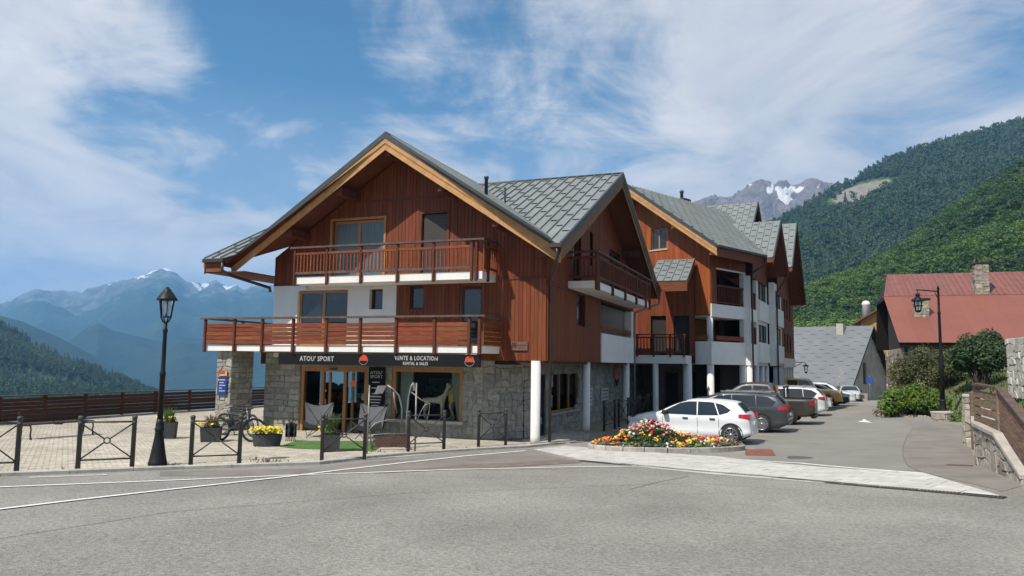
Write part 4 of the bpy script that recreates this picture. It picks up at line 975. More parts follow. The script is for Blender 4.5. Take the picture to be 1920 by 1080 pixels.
for h in (O1[0], O1[2]):
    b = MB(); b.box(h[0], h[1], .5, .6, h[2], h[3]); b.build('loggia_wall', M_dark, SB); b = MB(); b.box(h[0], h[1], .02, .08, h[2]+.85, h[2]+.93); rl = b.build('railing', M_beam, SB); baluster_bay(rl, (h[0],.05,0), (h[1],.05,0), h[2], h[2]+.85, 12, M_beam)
b = MB(); b.box(2.6, 6.5, -.14, -.002, 2.75, 3.85); b.build('white_panel', M_white, SB); b = MB(); b.box(2.6, 6.5, -.14, -.002, 5.1, 6.2); b.build('white_panel', M_white, SB)
O2 = [(7.3,9.8,3.85,4.9),(7.3,9.8,6.1,7.2)]
b = MB(); wall_cells(b, 'x', 6.6, 10.2, 2.58, 7.6, O2, -.4, -.1); b.build('white_wall', M_white, SB)
for h in O2: window(SB, 'x', *h, -.4, -1, M_shut, M_pane, 2, .1, .06)
b = MB(); b.box(7.0, 10.1, -.55, -.402, 2.75, 3.8); b.build('white_panel', M_white, SB); b = MB(); b.box(7.0, 10.1, -.55, -.402, 5.0, 6.05); b.build('white_panel', M_white, SB)
O3 = [(11.0,11.8,3.5,4.7),(12.6,13.4,3.5,4.7),(14.2,15.0,3.5,4.7),(11.0,11.8,5.7,7.0),(12.6,13.4,5.7,7.0),(14.2,15.0,5.7,7.0)]
b = MB(); boards(b, 'x', 10.2, 17.0, 3.1, lambda x: 7.3, O3, plane=-.4); tag(b.build('cladding', M_clad, SB), kind='stuff')
for h in O3: window(SB, 'x', *h, -.4, -1, M_beam, M_pane, 1, .1, .07)
b = MB(); b.box(10.2, 17.0, -.5, -.1, 2.5, 3.1); b.build('white_band', M_white, SB)
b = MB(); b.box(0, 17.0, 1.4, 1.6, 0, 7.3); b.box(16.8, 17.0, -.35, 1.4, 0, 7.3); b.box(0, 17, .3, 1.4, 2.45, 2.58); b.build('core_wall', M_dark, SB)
for x in (.2, 2.5, 4.6, 6.5): column(SB, x, .12, 2.58, .17)
for k in range(9): b = MB(); b.box(8.0+k*1.0, 8.55+k*1.0, -.42, -.1, 0, 2.5); b.build('white_pier', M_col, SB)
b = MB(); b.tube([(6.7,-1.1,7.9),(6.7,-.9,7.5),(6.75,-.55,7.0),(6.75,-.55,0)], .05, 8); b.build('downpipe', M_gut, SB)
b = MB(); b.tube([(-.05,-.12,7.9),(-.05,-.12,0)], .05, 8); b.build('downpipe', M_gut, SB)
# wall lantern at the far end of the street front
wl = thing('wall_lantern', 'black bracket lantern on the far end of the apartment block', 'lantern', (12.52+.438*16.6+.5*.899, 39.97+.899*16.6-.5*.438, 1.35), R(64))
M_iron = mat('black_iron', (.014,.014,.015), .5, var=.1, spec=.3)
M_lampg = glass('lamp_glass', (.9,.93,.95), .3)
b = MB(); b.tube([(0,.1,.75),(0,-.7,.75),(0,-.75,.65)], .025, 6); b.tube([(0,.1,.35),(0,-.5,.73)], .018, 6); b.build('bracket', M_iron, wl)
b = MB(); b.lathe([(.03,.62),(.20,.50),(.22,.46),(.17,.45)], 8, (0,-.75,0)); b.build('cap', M_iron, wl); b = MB(); b.lathe([(.165,.45),(.10,.08)], 6, (0,-.75,0), cap=False); b.build('glass', M_lampg, wl); b = MB(); b.lathe([(.11,.08),(.09,.02),(.02,-.05)], 8, (0,-.75,0)); b.build('base', M_iron, wl)

# ------------------------------------------------------------------ street surfaces
def strip(name, px, width, m_, h=.006, parent=None, kind=None, taper=False):
    'painted line or band laid on the ground along a line of points'
    pts = [gnd(*p).to_2d() for p in px]; dens = []
    for a, c in zip(pts, pts[1:]):
        n = max(1, int((c-a).length/.35))
        for i in range(n): dens.append(a+(c-a)*(i/n))
    dens.append(pts[-1]); b_ = MB(); v = []
    for i, p in enumerate(dens):
        d = (dens[min(i+1, len(dens)-1)]-dens[max(i-1, 0)]).normalized(); nn = Vector((-d.y, d.x))
        for s in (-1, 1): q = p+nn*(s*width/2); v.append((q.x, q.y, g(q.x, q.y)+h))
    b_.add(v, [(2*i, 2*i+1, 2*i+3, 2*i+2) for i in range(len(dens)-1)]); o = b_.build(name, m_, parent, fix=False)
    if kind: tag(o, kind=kind)
    return o
def patch(name, px, m_, h=.004, kind='structure', world=None, step=.5):
    'sheet of another surface on the ground, following its slope'
    pts = world or [tuple(gnd(*p).to_2d()) for p in px]; bm = bmesh.new()
    vs_ = [bm.verts.new((p[0], p[1], 0)) for p in pts]; bm.faces.new(vs_); bmesh.ops.triangulate(bm, faces=bm.faces)
    xs_ = [p[0] for p in pts]; ys_ = [p[1] for p in pts]
    for k, (lo, hi) in enumerate(((min(xs_), max(xs_)), (min(ys_), max(ys_)))):
        c = lo+step
        while c < hi:
            co = (c,0,0) if k == 0 else (0,c,0); no = (1,0,0) if k == 0 else (0,1,0)
            bmesh.ops.bisect_plane(bm, geom=bm.verts[:]+bm.edges[:]+bm.faces[:], plane_co=co, plane_no=no); c += step
    for v in bm.verts: v.co.z = g(v.co.x, v.co.y)+h
    bmesh.ops.recalc_face_normals(bm, faces=bm.faces)
    for f in bm.faces:
        if f.normal.z < 0: f.normal_flip()
    me = bpy.data.meshes.new(name); bm.to_mesh(me); bm.free(); me.materials.append(m_); o = link(name, me); tag(o, kind=kind); return o
M_paint = mat('road_paint', (.78,.77,.74), .7, var=.12, vscale=9, detail=10)
_pt = M_paint.node_tree; _pb = _pt.nodes['Principled BSDF']     # worn edges of the paint let the asphalt through
_pg = _pt.nodes.new('ShaderNodeNewGeometry'); _pn = _pt.nodes.new('ShaderNodeTexNoise'); _pn.inputs['Scale'].default_value = 16; _pn.inputs['Detail'].default_value = 8; _pn.inputs['Roughness'].default_value = .75
_pt.links.new(_pg.outputs['Position'], _pn.inputs['Vector']); _pr = _pt.nodes.new('ShaderNodeMapRange'); _pt.links.new(_pn.outputs[0], _pr.inputs[0]); _pr.inputs[1].default_value = .36; _pr.inputs[2].default_value = .42; _pr.inputs[3].default_value = .15
_pt.links.new(_pr.outputs[0], _pb.inputs['Alpha'])
M_asphB = mat('brown_asphalt', (.222,.203,.182), .93, var=.14, vscale=1.2, bump=.5, bscale=80, spec=.25)
M_asphG = mat('street_asphalt', (.235,.225,.205), .92, var=.10, vscale=.7, bump=.5, bscale=90, spec=.25)
M_redp = mat('red_patch', (.22,.075,.045), .85, var=.2, vscale=6)
patch('road_patch', [(300,884),(560,879),(690,866),(850,856),(985,845),(1040,856),(1085,864),(860,874),(700,884),(520,892),(300,893)], M_asphB, .004)
patch('road_patch', [(700,888),(880,880),(1090,868),(1060,862),(880,872),(740,884)], mat('rusty_asphalt', (.185,.145,.12), .92, var=.2, vscale=3), .008)
patch('side_street', [(1390,862),(1420,838),(1480,800),(1530,785),(1640,770),(1690,790),(1712,802),(1700,820),(1693,838),(1693,856),(1702,874),(1728,886)], M_asphG, .004)
patch('footpath', [(1728,886),(1702,874),(1693,856),(1693,838),(1700,820),(1712,802),(1770,792),(1812,800),(1828,868),(1872,893),(1915,912),(1880,922)], M_asphB, .006)
for k, (px, w_) in enumerate((([(-120,920),(0,914),(270,903.5),(540,892),(850,881),(1060,876.5),(1215,874.5)], .11), ([(-140,976),(0,956),(150,938),(300,921),(420,908),(540,894.5),(640,882),(760,868),(870,856),(985,846)], .11), ([(55,896),(200,891)], .09), ([(1320,857),(1500,869),(1730,888)], .13))):
    tag(strip('painted_line', px, w_, M_paint, .012 if k != 1 else .016), kind='structure')
patch('painted_arrow', [(1608,791),(1634,793),(1628,790),(1624,789),(1622,786.5),(1618,786.5),(1618,789)], M_paint, .012)
patch('painted_patch', [(1396,843),(1447,843),(1455,855),(1398,854)], M_redp, .012)
c = gnd(1502,859); b = MB(); b.lathe([(.34,0),(.34,.012),(.30,.014),(.0,.014)], 24, (c.x, c.y, c.z+.004)); tag(b.build('manhole_cover', mat('cast_iron', (.10,.095,.085), .7, var=.2, vscale=10)), 'round cast iron manhole cover in the side street asphalt', 'manhole cover')
for px in ([(1775,871),(1825,873),(1825,875),(1775,873)],): patch('drain_slot', px, mat('rust', (.14,.06,.035), .8), .012)
strip('asphalt_seam', [(1180,918),(1230,905),(1292,893)], .02, mat('seam', (.10,.10,.095), .9), .004, kind='structure')
strip('asphalt_seam', [(1712,802),(1700,820),(1693,838),(1693,856),(1702,874),(1728,886)], .016, MATS['seam'], .010, kind='structure')
strip('asphalt_seam', [(0,1010),(320,960),(760,925),(1300,905),(1500,920)], .015, MATS['seam'], .003, kind='structure')

# pavers of the plaza: nobody could count them
M_pav = mat('plaza_paver', (.47,.43,.35), .9, var=.16, vscale=.5, island=.13, hue=.01, bump=.3, bscale=40, spec=.2)
KB = [gnd(*p).to_2d() for p in ((-420,905),(-60,896),(0,893.5),(250,883.5),(600,871),(640,866.5),(690,860),(760,854),(880,845.5),(990,839.5))]
KB.append(gnd(1040,834).to_2d()); KB.append(gnd(1120,831).to_2d())
def kerb_y(x):
    for a, c_ in zip(KB, KB[1:]):
        if a.x <= x <= c_.x: return a.y+(c_.y-a.y)*(x-a.x)/(c_.x-a.x)
    return KB[0].y if x < KB[0].x else 99
CHM = Matrix.Translation((CH.x, CH.y, 0)) @ Matrix.Rotation(-TH, 4, 'Z'); CHI = CHM.inverted()
pb = MB(); rp = random.Random(3); LU, LV = .235, .155; ang = math.atan2(KB[4].y-KB[2].y, KB[4].x-KB[2].x); ca, sa = math.cos(ang), math.sin(ang)
for i in range(-80, 190):
    for j in range(-20, 190):
        u, v = i*LU+(LU/2 if j % 2 else 0), j*LV; x, y = -12+u*ca-v*sa, 14+u*sa+v*ca
        if y < kerb_y(x)+.16 or x < lerp_pts(EDGE, y)+.35 or y > 42 or x > 6: continue
        L_ = CHI @ Vector((x, y, 0))
        if L_.y > .35 and L_.x < -1.0 and L_.x > -10.9: continue
        if L_.y > 12 and L_.x > -1 or L_.x > .55+max(0, -L_.y)*3: continue
        jz = rp.uniform(-.004,.004); hu, hv = LU/2-.005, LV/2-.005; z = g(x, y)
        P = []
        for (du, dv) in ((-hu,-hv),(hu,-hv),(hu,hv),(-hu,hv)): P.append((x+du*ca-dv*sa, y+du*sa+dv*ca))
        vv = [(p[0], p[1], z+.002) for p in P]+[(x+(p[0]-x)*.93, y+(p[1]-y)*.91, z+.034+jz) for p in P]
        pb.add(vv, [(4,5,6,7),(0,1,5,4),(1,2,6,5),(2,3,7,6),(3,0,4,7)])
plaza = patch('plaza', None, mat('sand_joint', (.30,.26,.19), .95, var=.2, vscale=3), .010, world=[(-24.0,13.0)]+[tuple(p) for p in KB[1:-1]]+[(3.0,26.0),(5.5,38),(-13.6,39),(-18.6,28.5),(-23,16)])
tag(pb.build('pavers', M_pav, plaza, fix=False), kind='stuff')
PZ = .032
def pg(x, y): q = gnd(x, y); return Vector((q.x, q.y, q.z+PZ))
# kerb stones
M_kerb = mat('kerb_stone', (.43,.405,.36), .9, var=.15, vscale=5, objr=.10, bump=.3, bscale=40)
kroot = patch('kerb', None, M_kerb, .006, world=[tuple(p) for p in KB[1:-1]]+[(p.x, p.y+.14) for p in reversed(KB[1:-1])])
for a, c_ in zip(KB, KB[1:-1]):
    n = max(1, round((c_-a).length/1.0))
    for i in range(n):
        p, q = a+(c_-a)*(i/n), a+(c_-a)*((i+1)/n); d = (q-p).normalized(); nn = Vector((-d.y, d.x)); p = p+d*.006; q = q-d*.006; b = MB()
        v = []
        for o_, z_ in ((0,-.05),(0,.06),(.02,.075),(.14,.075),(.14,-.05)):
            v.append((p.x+nn.x*o_, p.y+nn.y*o_, g(p.x, p.y)+z_))
        for o_, z_ in ((0,-.05),(0,.06),(.02,.075),(.14,.075),(.14,-.05)): v.append((q.x+nn.x*o_, q.y+nn.y*o_, g(q.x, q.y)+z_))
        b.add(v, [(4,3,2,1,0),(5,6,7,8,9)]+[(k, (k+1)%5, 5+(k+1)%5, 5+k) for k in range(5)]); b.build('kerb_stone', M_kerb, kroot)
# pale slabs of the crossing and the drain along it
M_slab = mat('pale_slab', (.50,.485,.45), .88, var=.10, vscale=4, objr=.09, bump=.2, bscale=40, spec=.2)
hull = [tuple(gnd(*p).to_2d()) for p in ((1002,843),(1090,863),(1400,890),(1880,932.5),(1735,889),(1345,857),(1120,846),(1060,837))]
def convex(ps):
    ps = sorted(ps); res = []
    for it in (ps, ps[::-1]):
        h_ = []
        for p in it:
            while len(h_) > 1 and (h_[-1][0]-h_[-2][0])*(p[1]-h_[-2][1])-(h_[-1][1]-h_[-2][1])*(p[0]-h_[-2][0]) <= 0: h_.pop()
            h_.append(p)
        res += h_[:-1]
    return res
hull = convex(hull)
xroot = patch('crossing', None, mat('slab_joint', (.22,.21,.20), .95), .005, world=hull)
A_, B_ = gnd(1090,863).to_2d(), gnd(1880,932.5).to_2d(); du = (B_-A_).normalized(); dv = Vector((-du.y, du.x)); rs = random.Random(8); ns = 0
for j in range(-2, 18):
    wv = .34; off = rs.uniform(0, .5)
    for i in range(-12, 40):
        lu = .58; u0 = i*lu+off; cell = [A_+du*uu+dv*vv_ for uu, vv_ in ((u0+.006, j*wv+.006), (u0+lu-.006, j*wv+.006), (u0+lu-.006, (j+1)*wv-.006), (u0+.006, (j+1)*wv-.006))]
        pl = [tuple(p) for p in cell]
        for k in range(len(hull)):
            p, q = hull[k], hull[(k+1)%len(hull)]; a_, b_ = q[1]-p[1], -(q[0]-p[0]); pl = clip_poly(pl, a_, b_, a_*p[0]+b_*p[1])
            if len(pl) < 3: break
        if len(pl) < 3: continue
        ar = abs(sum(pl[k][0]*pl[(k+1)%len(pl)][1]-pl[(k+1)%len(pl)][0]*pl[k][1] for k in range(len(pl))))/2
        if ar < .012: continue
        h = .016+rs.uniform(-.003,.003); b = MB(); b.prism([(p[0], p[1], g(*p)+.002) for p in pl], (0,0,h)); b.build('paving_slab', M_slab, xroot); ns += 1
M_grate = mat('drain_iron', (.085,.072,.060), .6, var=.2); dpts = [gnd(*p).to_2d() for p in ((1086,864.5),(1210,875),(1400,891.5),(1650,914),(1885,934.5))]
droot = strip('drain', [(1086,864.5),(1210,875),(1400,891.5),(1650,914),(1885,934.5)], .20, mat('drain_bed', (.03,.026,.022), .8), .010, kind='structure')
dist = 0.0
for a, c_ in zip(dpts, dpts[1:]):
    L_ = (c_-a).length; d = (c_-a).normalized(); nn = Vector((-d.y, d.x)); n = max(1, round(L_/.75))
    for s in range(n):
        b = MB(); p0, p1 = a+d*(L_*s/n+.01), a+d*(L_*(s+1)/n-.01)
        for o_ in (-.085, .085): b.bar((*(p0+nn*o_), g(*(p0+nn*o_))+.016), (*(p1+nn*o_), g(*(p1+nn*o_))+.016), .022, .012)
        m_n = 11
        for k in range(m_n): q = p0+(p1-p0)*((k+.5)/m_n); b.bar((*(q-nn*.085), g(*q)+.016), (*(q+nn*.085), g(*q)+.016), .026, .012)
        b.build('drain_grate', M_grate, droot)

# ------------------------------------------------------------------ barriers with crossed bars
M_bar = mat('barrier_grey', (.062,.057,.053), .55, var=.12, vscale=6, spec=.4)
def barrier(p, q, label, grp='crossed-bar barriers along the plaza kerb'):
    p, q = Vector(p), Vector(q); t = thing('crossbar_barrier', label, 'barrier', p, 0, grp); d = q-p
    for e in (Vector((0,0,0)), d):
        b_ = MB(); b_.lathe([(.047,-.05),(.047,.94),(.052,.945),(.052,.965),(.047,.97),(.047,1.03),(.054,1.035),(.054,1.06),(.050,1.085),(.03,1.1)], 12, e); b_.build('post', M_bar, t)
    dn = d.normalized()*.045; lo, hi, md = .21, .97, .59
    b_ = MB(); b_.tube([dn+Vector((0,0,hi)), d-dn+Vector((0,0,hi))], .019, 6); b_.build('top_rail', M_bar, t)
    b_ = MB(); b_.tube([dn+Vector((0,0,lo)), d-dn+Vector((0,0,lo))], .019, 6); b_.build('bottom_rail', M_bar, t)
    c_ = d*.5+Vector((0,0,md)); u = d.normalized()
    for s, z in ((0, lo+.03), (0, hi-.05), (1, lo+.03), (1, hi-.05)):
        e = (d-dn if s else dn)+Vector((0,0,z)); b_ = MB(); b_.tube([e, c_+(e-c_).normalized()*.055], .016, 6); b_.build('diagonal', M_bar, t)
    b_ = MB(); b_.tube([c_+u*(.06*math.cos(k*math.pi/5))+Vector((0,0,.06*math.sin(k*math.pi/5))) for k in range(10)], .014, 6, closed=True); b_.build('centre_ring', M_bar, t)
    return t
for p, q, lb in (((-78,896),(30,890.5),'grey crossed-bar barrier left of the bench'), ((145,886),(247,881),'grey crossed-bar barrier between bench and black lamp post'), ((357,877),(448,873),'grey crossed-bar barrier in front of the parked bikes'),
             ((603,866.5),(683,862),'grey crossed-bar barrier in front of the deck chairs'), ((765,849.5),(832,846),'grey crossed-bar barrier in front of the shop display window'), ((897,840),(948,837),'grey crossed-bar barrier beside the first white column')):
    barrier(pg(*p), pg(*q), lb)
def cw(x, y, z=0): v = CHM @ Vector((x, y, 0)); return Vector((v.x, v.y, g(v.x, v.y)+PZ+z))
for y, lb in ((5.6,'grey crossed-bar barrier in the arcade between second and third column'), (8.0,'grey crossed-bar barrier under the notice boards'), (10.2,'grey crossed-bar barrier just before the third column'), (12.3,'grey crossed-bar barrier under the round logo'), (14.6, 'grey crossed-bar barrier beyond the round logo')):
    barrier(cw(.45, y), cw(.5, y+1.5), lb, 'barriers in the arcade')

# ------------------------------------------------------------------ lamp post on the plaza
M_lampi = mat('lamp_black', (.012,.012,.013), .5, var=.1, spec=.25)
lp = thing('street_lamp', 'black cast-iron street lamp with lantern standing on the plaza kerb', 'street lamp', pg(295,875))
b = MB(); b.lathe([(.20,0),(.20,.06),(.185,.09),(.15,.28),(.105,.55),(.085,.72),(.10,.76),(.10,.80),(.085,.82),(.085,.88),(.075,.92),(.068,1.0)], 20); b.build('base', M_lampi, lp)
b = MB(); b.lathe([(.062,1.0),(.058,1.95),(.066,1.96),(.066,2.0),(.048,2.05),(.040,2.9),(.052,2.92),(.052,2.98),(.036,3.0),(.036,3.12)], 16); b.build('pole', M_lampi, lp)
b = MB()
for k in range(2):
    s = 1 if k else -1; b.tube([(0,0,3.10),(s*.07,0,3.16),(s*.115,0,3.25)], .016, 6)
    b.tube([(0,0,3.10),(0,s*.07,3.16),(0,s*.115,3.25)], .016, 6)
b.lathe([(.125,3.24),(.13,3.26),(.115,3.27)], 8); b.build('cradle', M_lampi, lp)
b = MB(); b.lathe([(.115,3.27),(.165,3.62)], 6, cap=False); b.build('glass', M_lampg, lp)
b = MB()
for k in range(6): t = 2*math.pi*k/6; b.tube([(.117*math.cos(t), .117*math.sin(t), 3.27),(.168*math.cos(t), .168*math.sin(t), 3.63)], .010, 5)
b.build('lantern_frame', M_lampi, lp)
b = MB(); b.lathe([(.17,3.61),(.23,3.63),(.215,3.66),(.12,3.80),(.085,3.83),(.085,3.86),(.05,3.88),(.03,3.92)], 12); b.build('cap', M_lampi, lp)
b = MB(); b.lathe([(.03,3.3),(.03,3.42),(.045,3.45),(.04,3.55),(.015,3.6)], 10); b.build('bulb', mat('opal', (.75,.76,.75), .3, var=.02), lp)

# ------------------------------------------------------------------ plaza fence
M_fen = mat('fence_brown', (.072,.027,.014), .7, var=.3, vscale=4, stretch=(1,1,6), objr=.25, bump=.2, bscale=20, spec=.25)
M_cop = mat('fence_coping', (.40,.38,.34), .85, var=.15, vscale=5)
fence = thing('plank_fence', 'dark brown horizontal plank fence along the plaza edge above the valley', 'fence', (-18.5,28,-.76))
fl = [Vector(p) for p in ((-25.5,8.5),(-23.4,15.3),(-21.0,21.7),(-18.55,28.0),(-15.95,34.6),(-14.3,38.0),(-11.6,44.5))]; fo = Vector((-18.5,28,-.76)); fposts = []
for a, c_ in zip(fl, fl[1:]):
    n = max(1, round((c_-a).length/1.75)); fposts += [a+(c_-a)*(i/n) for i in range(n)]
fposts.append(fl[-1]); rf_ = random.Random(2)
for i, p in enumerate(fposts):
    z = g(p.x, p.y)-fo.z; b = MB(); b.cbox(p.x-fo.x-.06, p.x-fo.x+.06, p.y-fo.y-.06, p.y-fo.y+.06, z-.1, z+1.03, .012); b.build('post', M_fen, fence)
    if i+1 == len(fposts): break
    q = fposts[i+1]; zq = g(q.x, q.y)-fo.z; d = (q-p).normalized(); nn = Vector((d.y, -d.x)); p2, q2 = p-fo.to_2d()+nn*.045, q-fo.to_2d()+nn*.045
    for k in range(6):
        zz = .20+k*.139+rf_.uniform(-.008,.008); b = MB(); b.bar((p2.x, p2.y, z+zz), (q2.x, q2.y, zq+zz+rf_.uniform(-.006,.006)), .028, .122); b.build('plank', M_fen, fence)
    b = MB(); b.bar((p2.x-nn.x*.045, p2.y-nn.y*.045, z+1.05), (q2.x-nn.x*.045, q2.y-nn.y*.045, zq+1.05), .17, .04); b.build('handrail', M_rail, fence)
    b = MB(); b.bar((p2.x+nn.x*.03, p2.y+nn.y*.03, z+.03), (q2.x+nn.x*.03, q2.y+nn.y*.03, zq+.03), .36, .13); b.build('coping', M_cop, fence)

# ------------------------------------------------------------------ bench
p, q = pg(48,826), pg(165,817); bd = (q-p).to_2d(); bz = math.atan2(bd.y, bd.x); bl = bd.length
bench = thing('park_bench', 'brown slatted bench with curved iron legs beside the plank fence', 'bench', p, bz)
M_bslat = mat('bench_slat', (.055,.020,.014), .6, var=.25, vscale=6, objr=.2)
for x in (0, bl): b = MB(); b.tube([(x,-.24,0),(x,-.20,.14),(x,-.22,.30),(x,-.18,.42),(x,.20,.40),(x,.26,.46),(x,.36,.82)], [.03,.024,.022,.026,.026,.024,.018], 8); b.tube([(x,.30,0),(x,.24,.16),(x,.24,.30),(x,.20,.41)], [.03,.024,.022,.022], 8); b.build('leg', M_iron, bench)
b = MB(); b.tube([(bl/2,-.18,.40),(bl/2,.20,.38),(bl/2,.25,.44),(bl/2,.35,.80)], .018, 6); b.build('support', M_iron, bench)
for k in range(4): b = MB(); b.cbox(-.06, bl+.06, -.2+k*.105, -.2+k*.105+.085, .42, .455, .008); b.build('seat_slat', M_bslat, bench)
for k in range(3):
    b = MB(); z = .52+k*.115; y = .265+k*.035; b.bar((-.06, y, z), (bl+.06, y, z), .03, .09, up=(0,.25,1)); b.build('back_slat', M_bslat, bench)

# ------------------------------------------------------------------ planters
M_pot = mat('slate_pot', (.045,.046,.050), .7, var=.2, vscale=8); M_soil = mat('soil', (.035,.025,.018), .95)
def leafblob(mb, c, rx, ry, rz, n, size, rnd, flat=.3):
    for i in range(n):
        d = Vector((rnd.gauss(0,1), rnd.gauss(0,1), rnd.gauss(0,1))).normalized(); k = rnd.random()**.4
        p_ = Vector(c)+Vector((d.x*rx*k, d.y*ry*k, d.z*rz*k)); dd = (d+Vector((rnd.uniform(-.6,.6), rnd.uniform(-.6,.6), rnd.uniform(-.3,.8)))).normalized()
        u = dd.orthogonal().normalized(); u.rotate(Matrix.Rotation(rnd.uniform(0,6.28),3,dd)); w_ = dd.cross(u); s = size*rnd.uniform(.6,1.3)
        mb.add([p_-w_*s*.5, p_+u*s*.28+dd*s*.08, p_+w_*s*.5, p_-u*s*.28+dd*s*.08], [(0,1,2,3)])
def blades(mb, c, r, h, n, rnd, w_=.012):
    for i in range(n):
        t = rnd.uniform(0,6.28); k = r*rnd.random()**.5*.5; b0 = Vector(c)+Vector((k*math.cos(t), k*math.sin(t), 0)); hh = h*rnd.uniform(.5,1.1); ln = rnd.uniform(.1,.6)*hh
        t2 = t+rnd.uniform(-.6,.6); m1 = b0+Vector((ln*.35*math.cos(t2), ln*.35*math.sin(t2), hh*.6)); e = b0+Vector((ln*math.cos(t2), ln*math.sin(t2), hh)); sd = Vector((-math.sin(t2), math.cos(t2), 0))*w_
        mb.add([b0-sd, b0+sd, m1+sd, m1-sd, e], [(0,1,2,3),(3,2,4)])
L_gr = leafmat('planter_green', (.09,.15,.03)); L_yel = mat('yellow_petal', (.72,.58,.03), .6, var=.15, vscale=20, island=.2); L_dry = leafmat('grass_dry', (.20,.15,.06)); 
def planter(px, w_, h, oval, label, tall=0.0, seed=1, dry=False, flowers=60):
    t = thing('planter', label, 'planter', pg(*px), R(12), 'planters on the plaza'); r = random.Random(seed); b_ = MB()
    if oval:
        n = 24; v = []
        for rr_, z in ((.42,0),(.5,h),(.46,h),(.44,h-.05)):
            for k in range(n): a = 2*math.pi*k/n; v.append((w_*rr_*math.cos(a), w_*rr_*.5*math.sin(a), z))
        b_.add(v, [tuple(range(n-1,-1,-1)), tuple(range(3*n,4*n))]+[(i*n+k, i*n+(k+1)%n, (i+1)*n+(k+1)%n, (i+1)*n+k) for i in range(3) for k in range(n)])
    else:
        e = w_/2; f = e*.88; b_.add([(-f,-f,0),(f,-f,0),(f,f,0),(-f,f,0),(-e,-e,h),(e,-e,h),(e,e,h),(-e,e,h),(-e*.9,-e*.9,h),(e*.9,-e*.9,h),(e*.9,e*.9,h),(-e*.9,e*.9,h),(-e*.88,-e*.88,h-.05),(e*.88,-e*.88,h-.05),(e*.88,e*.88,h-.05),(-e*.88,e*.88,h-.05)],
                  [(3,2,1,0)]+[(i*4+k, i*4+(k+1)%4, (i+1)*4+(k+1)%4, (i+1)*4+k) for i in range(3) for k in range(4)]+[(12,13,14,15)])
    b_.build('pot', M_pot, t)
    b_ = MB(); leafblob(b_, (0,0,h+.06), w_*.5, w_*(.27 if oval else .5), .13, 420, .07, r); 
    if tall: blades(b_, (0,0,h-.04), w_*.45, tall, 130, r); leafblob(b_, (0,0,h+tall*.45), w_*.38, w_*.38, tall*.4, 160, .05, r)
    b_.build('foliage', L_dry if dry else L_gr, t)
    b_ = MB()
    for i in range(flowers):
        a = r.uniform(0,6.28); k = r.random()**.5; c_ = Vector((w_*.55*k*math.cos(a)-(.12 if tall else 0), w_*(.3 if oval else .5)*k*math.sin(a)-.08, h+.06+r.uniform(0,.16))); nn = Vector((r.uniform(-.6,.6), r.uniform(-1,.2), r.uniform(.3,1))).normalized(); u = nn.orthogonal().normalized(); w2 = nn.cross(u); s = r.uniform(.035,.055)
        b_.add([c_+(u*math.cos(j*1.047)+w2*math.sin(j*1.047))*s*(1 if j % 2 else .75) for j in range(6)]+[c_+nn*s*.3], [(j,(j+1)%6,6) for j in range(6)])
    if flowers: tag(b_.build('blossoms', L_yel, t), kind='stuff')
    return t
planter((315,824),.46,.5,False,'square slate planter with tall grass beside the black lamp post',.5,1,False,14)
planter((395,830),.56,.42,False,'square slate planter with dry grass and yellow flowers before the bikes',.42,2,True,40)
planter((500,839),.85,.34,True,'oval dark planter brimming with yellow flowers beside the green mat',0,3,False,150)
planter((620,848),.50,.45,False,'square slate planter with tall green shrub on the green mat',.62,4,False,6)
# artificial grass mat
M_turf = mat('artificial_turf', (.085,.185,.035), .9, var=.2, vscale=4, bump=.8, bscale=120)
mp = [tuple(gnd(*p).to_2d()) for p in ((522,840),(553,829.5),(703,829.5),(722,836),(700,849),(560,844))]
mo = patch('grass_mat', None, M_turf, .045, kind=None, world=mp); tag(mo, 'bright green artificial grass mat before the shop entrance', 'mat')

# ------------------------------------------------------------------ flower bed
fb = thing('flower_bed', 'colourful flower bed in a rounded stone kerb beside the white hatchback', 'flower bed', gnd(1250,842))
fo_ = Vector(fb.location); rx_, ry_ = 2.32, 1.15; fa = R(6)
def fbp(t, k=1.0): x, y = rx_*k*math.cos(t), ry_*k*math.sin(t)*(1.0 if math.sin(t) < 0 else .95); return Vector((x*math.cos(fa)-y*math.sin(fa), x*math.sin(fa)+y*math.cos(fa), 0))
nk = 22; M_bedk = mat('bed_kerb', (.40,.37,.33), .9, var=.2, vscale=6, objr=.12, bump=.4, bscale=40)
for i in range(nk):
    t0, t1 = 2*math.pi*i/nk+.006, 2*math.pi*(i+1)/nk-.006; b = MB(); v = []
    for t in (t0, (t0+t1)/2, t1):
        for k, z in ((1.03,-.05),(1.03,.13),(1.015,.15),(.955,.15),(.955,-.05)):
            p = fbp(t, k); v.append((p.x, p.y, g(p.x+fo_.x, p.y+fo_.y)-fo_.z+z))
    b.add(v, [(4,3,2,1,0),(10,11,12,13,14)]+[(r_*5+k, r_*5+(k+1)%5, (r_+1)*5+(k+1)%5, (r_+1)*5+k) for r_ in range(2) for k in range(5)]); b.build('kerb_stone', M_bedk, fb)
def fbh(x, y):   # height of the planting
    r2 = (x/rx_)**2+(y/ry_)**2; e = max(0, 1-r2); pk = math.exp(-((x+.55)/.8)**2-((y-.25)/.8)**2)
    return .10+.30*e**.6+.42*pk*e**.5
b = MB(); n = 26; v = [(0,0,.22)]+[tuple(fbp(2*math.pi*i/n, .95)+Vector((0,0,.08))) for i in range(n)]; b.add(v, [(0,1+i,1+(i+1)%n) for i in range(n)]); b.build('soil', M_soil, fb)
rb_ = random.Random(21); b = MB()
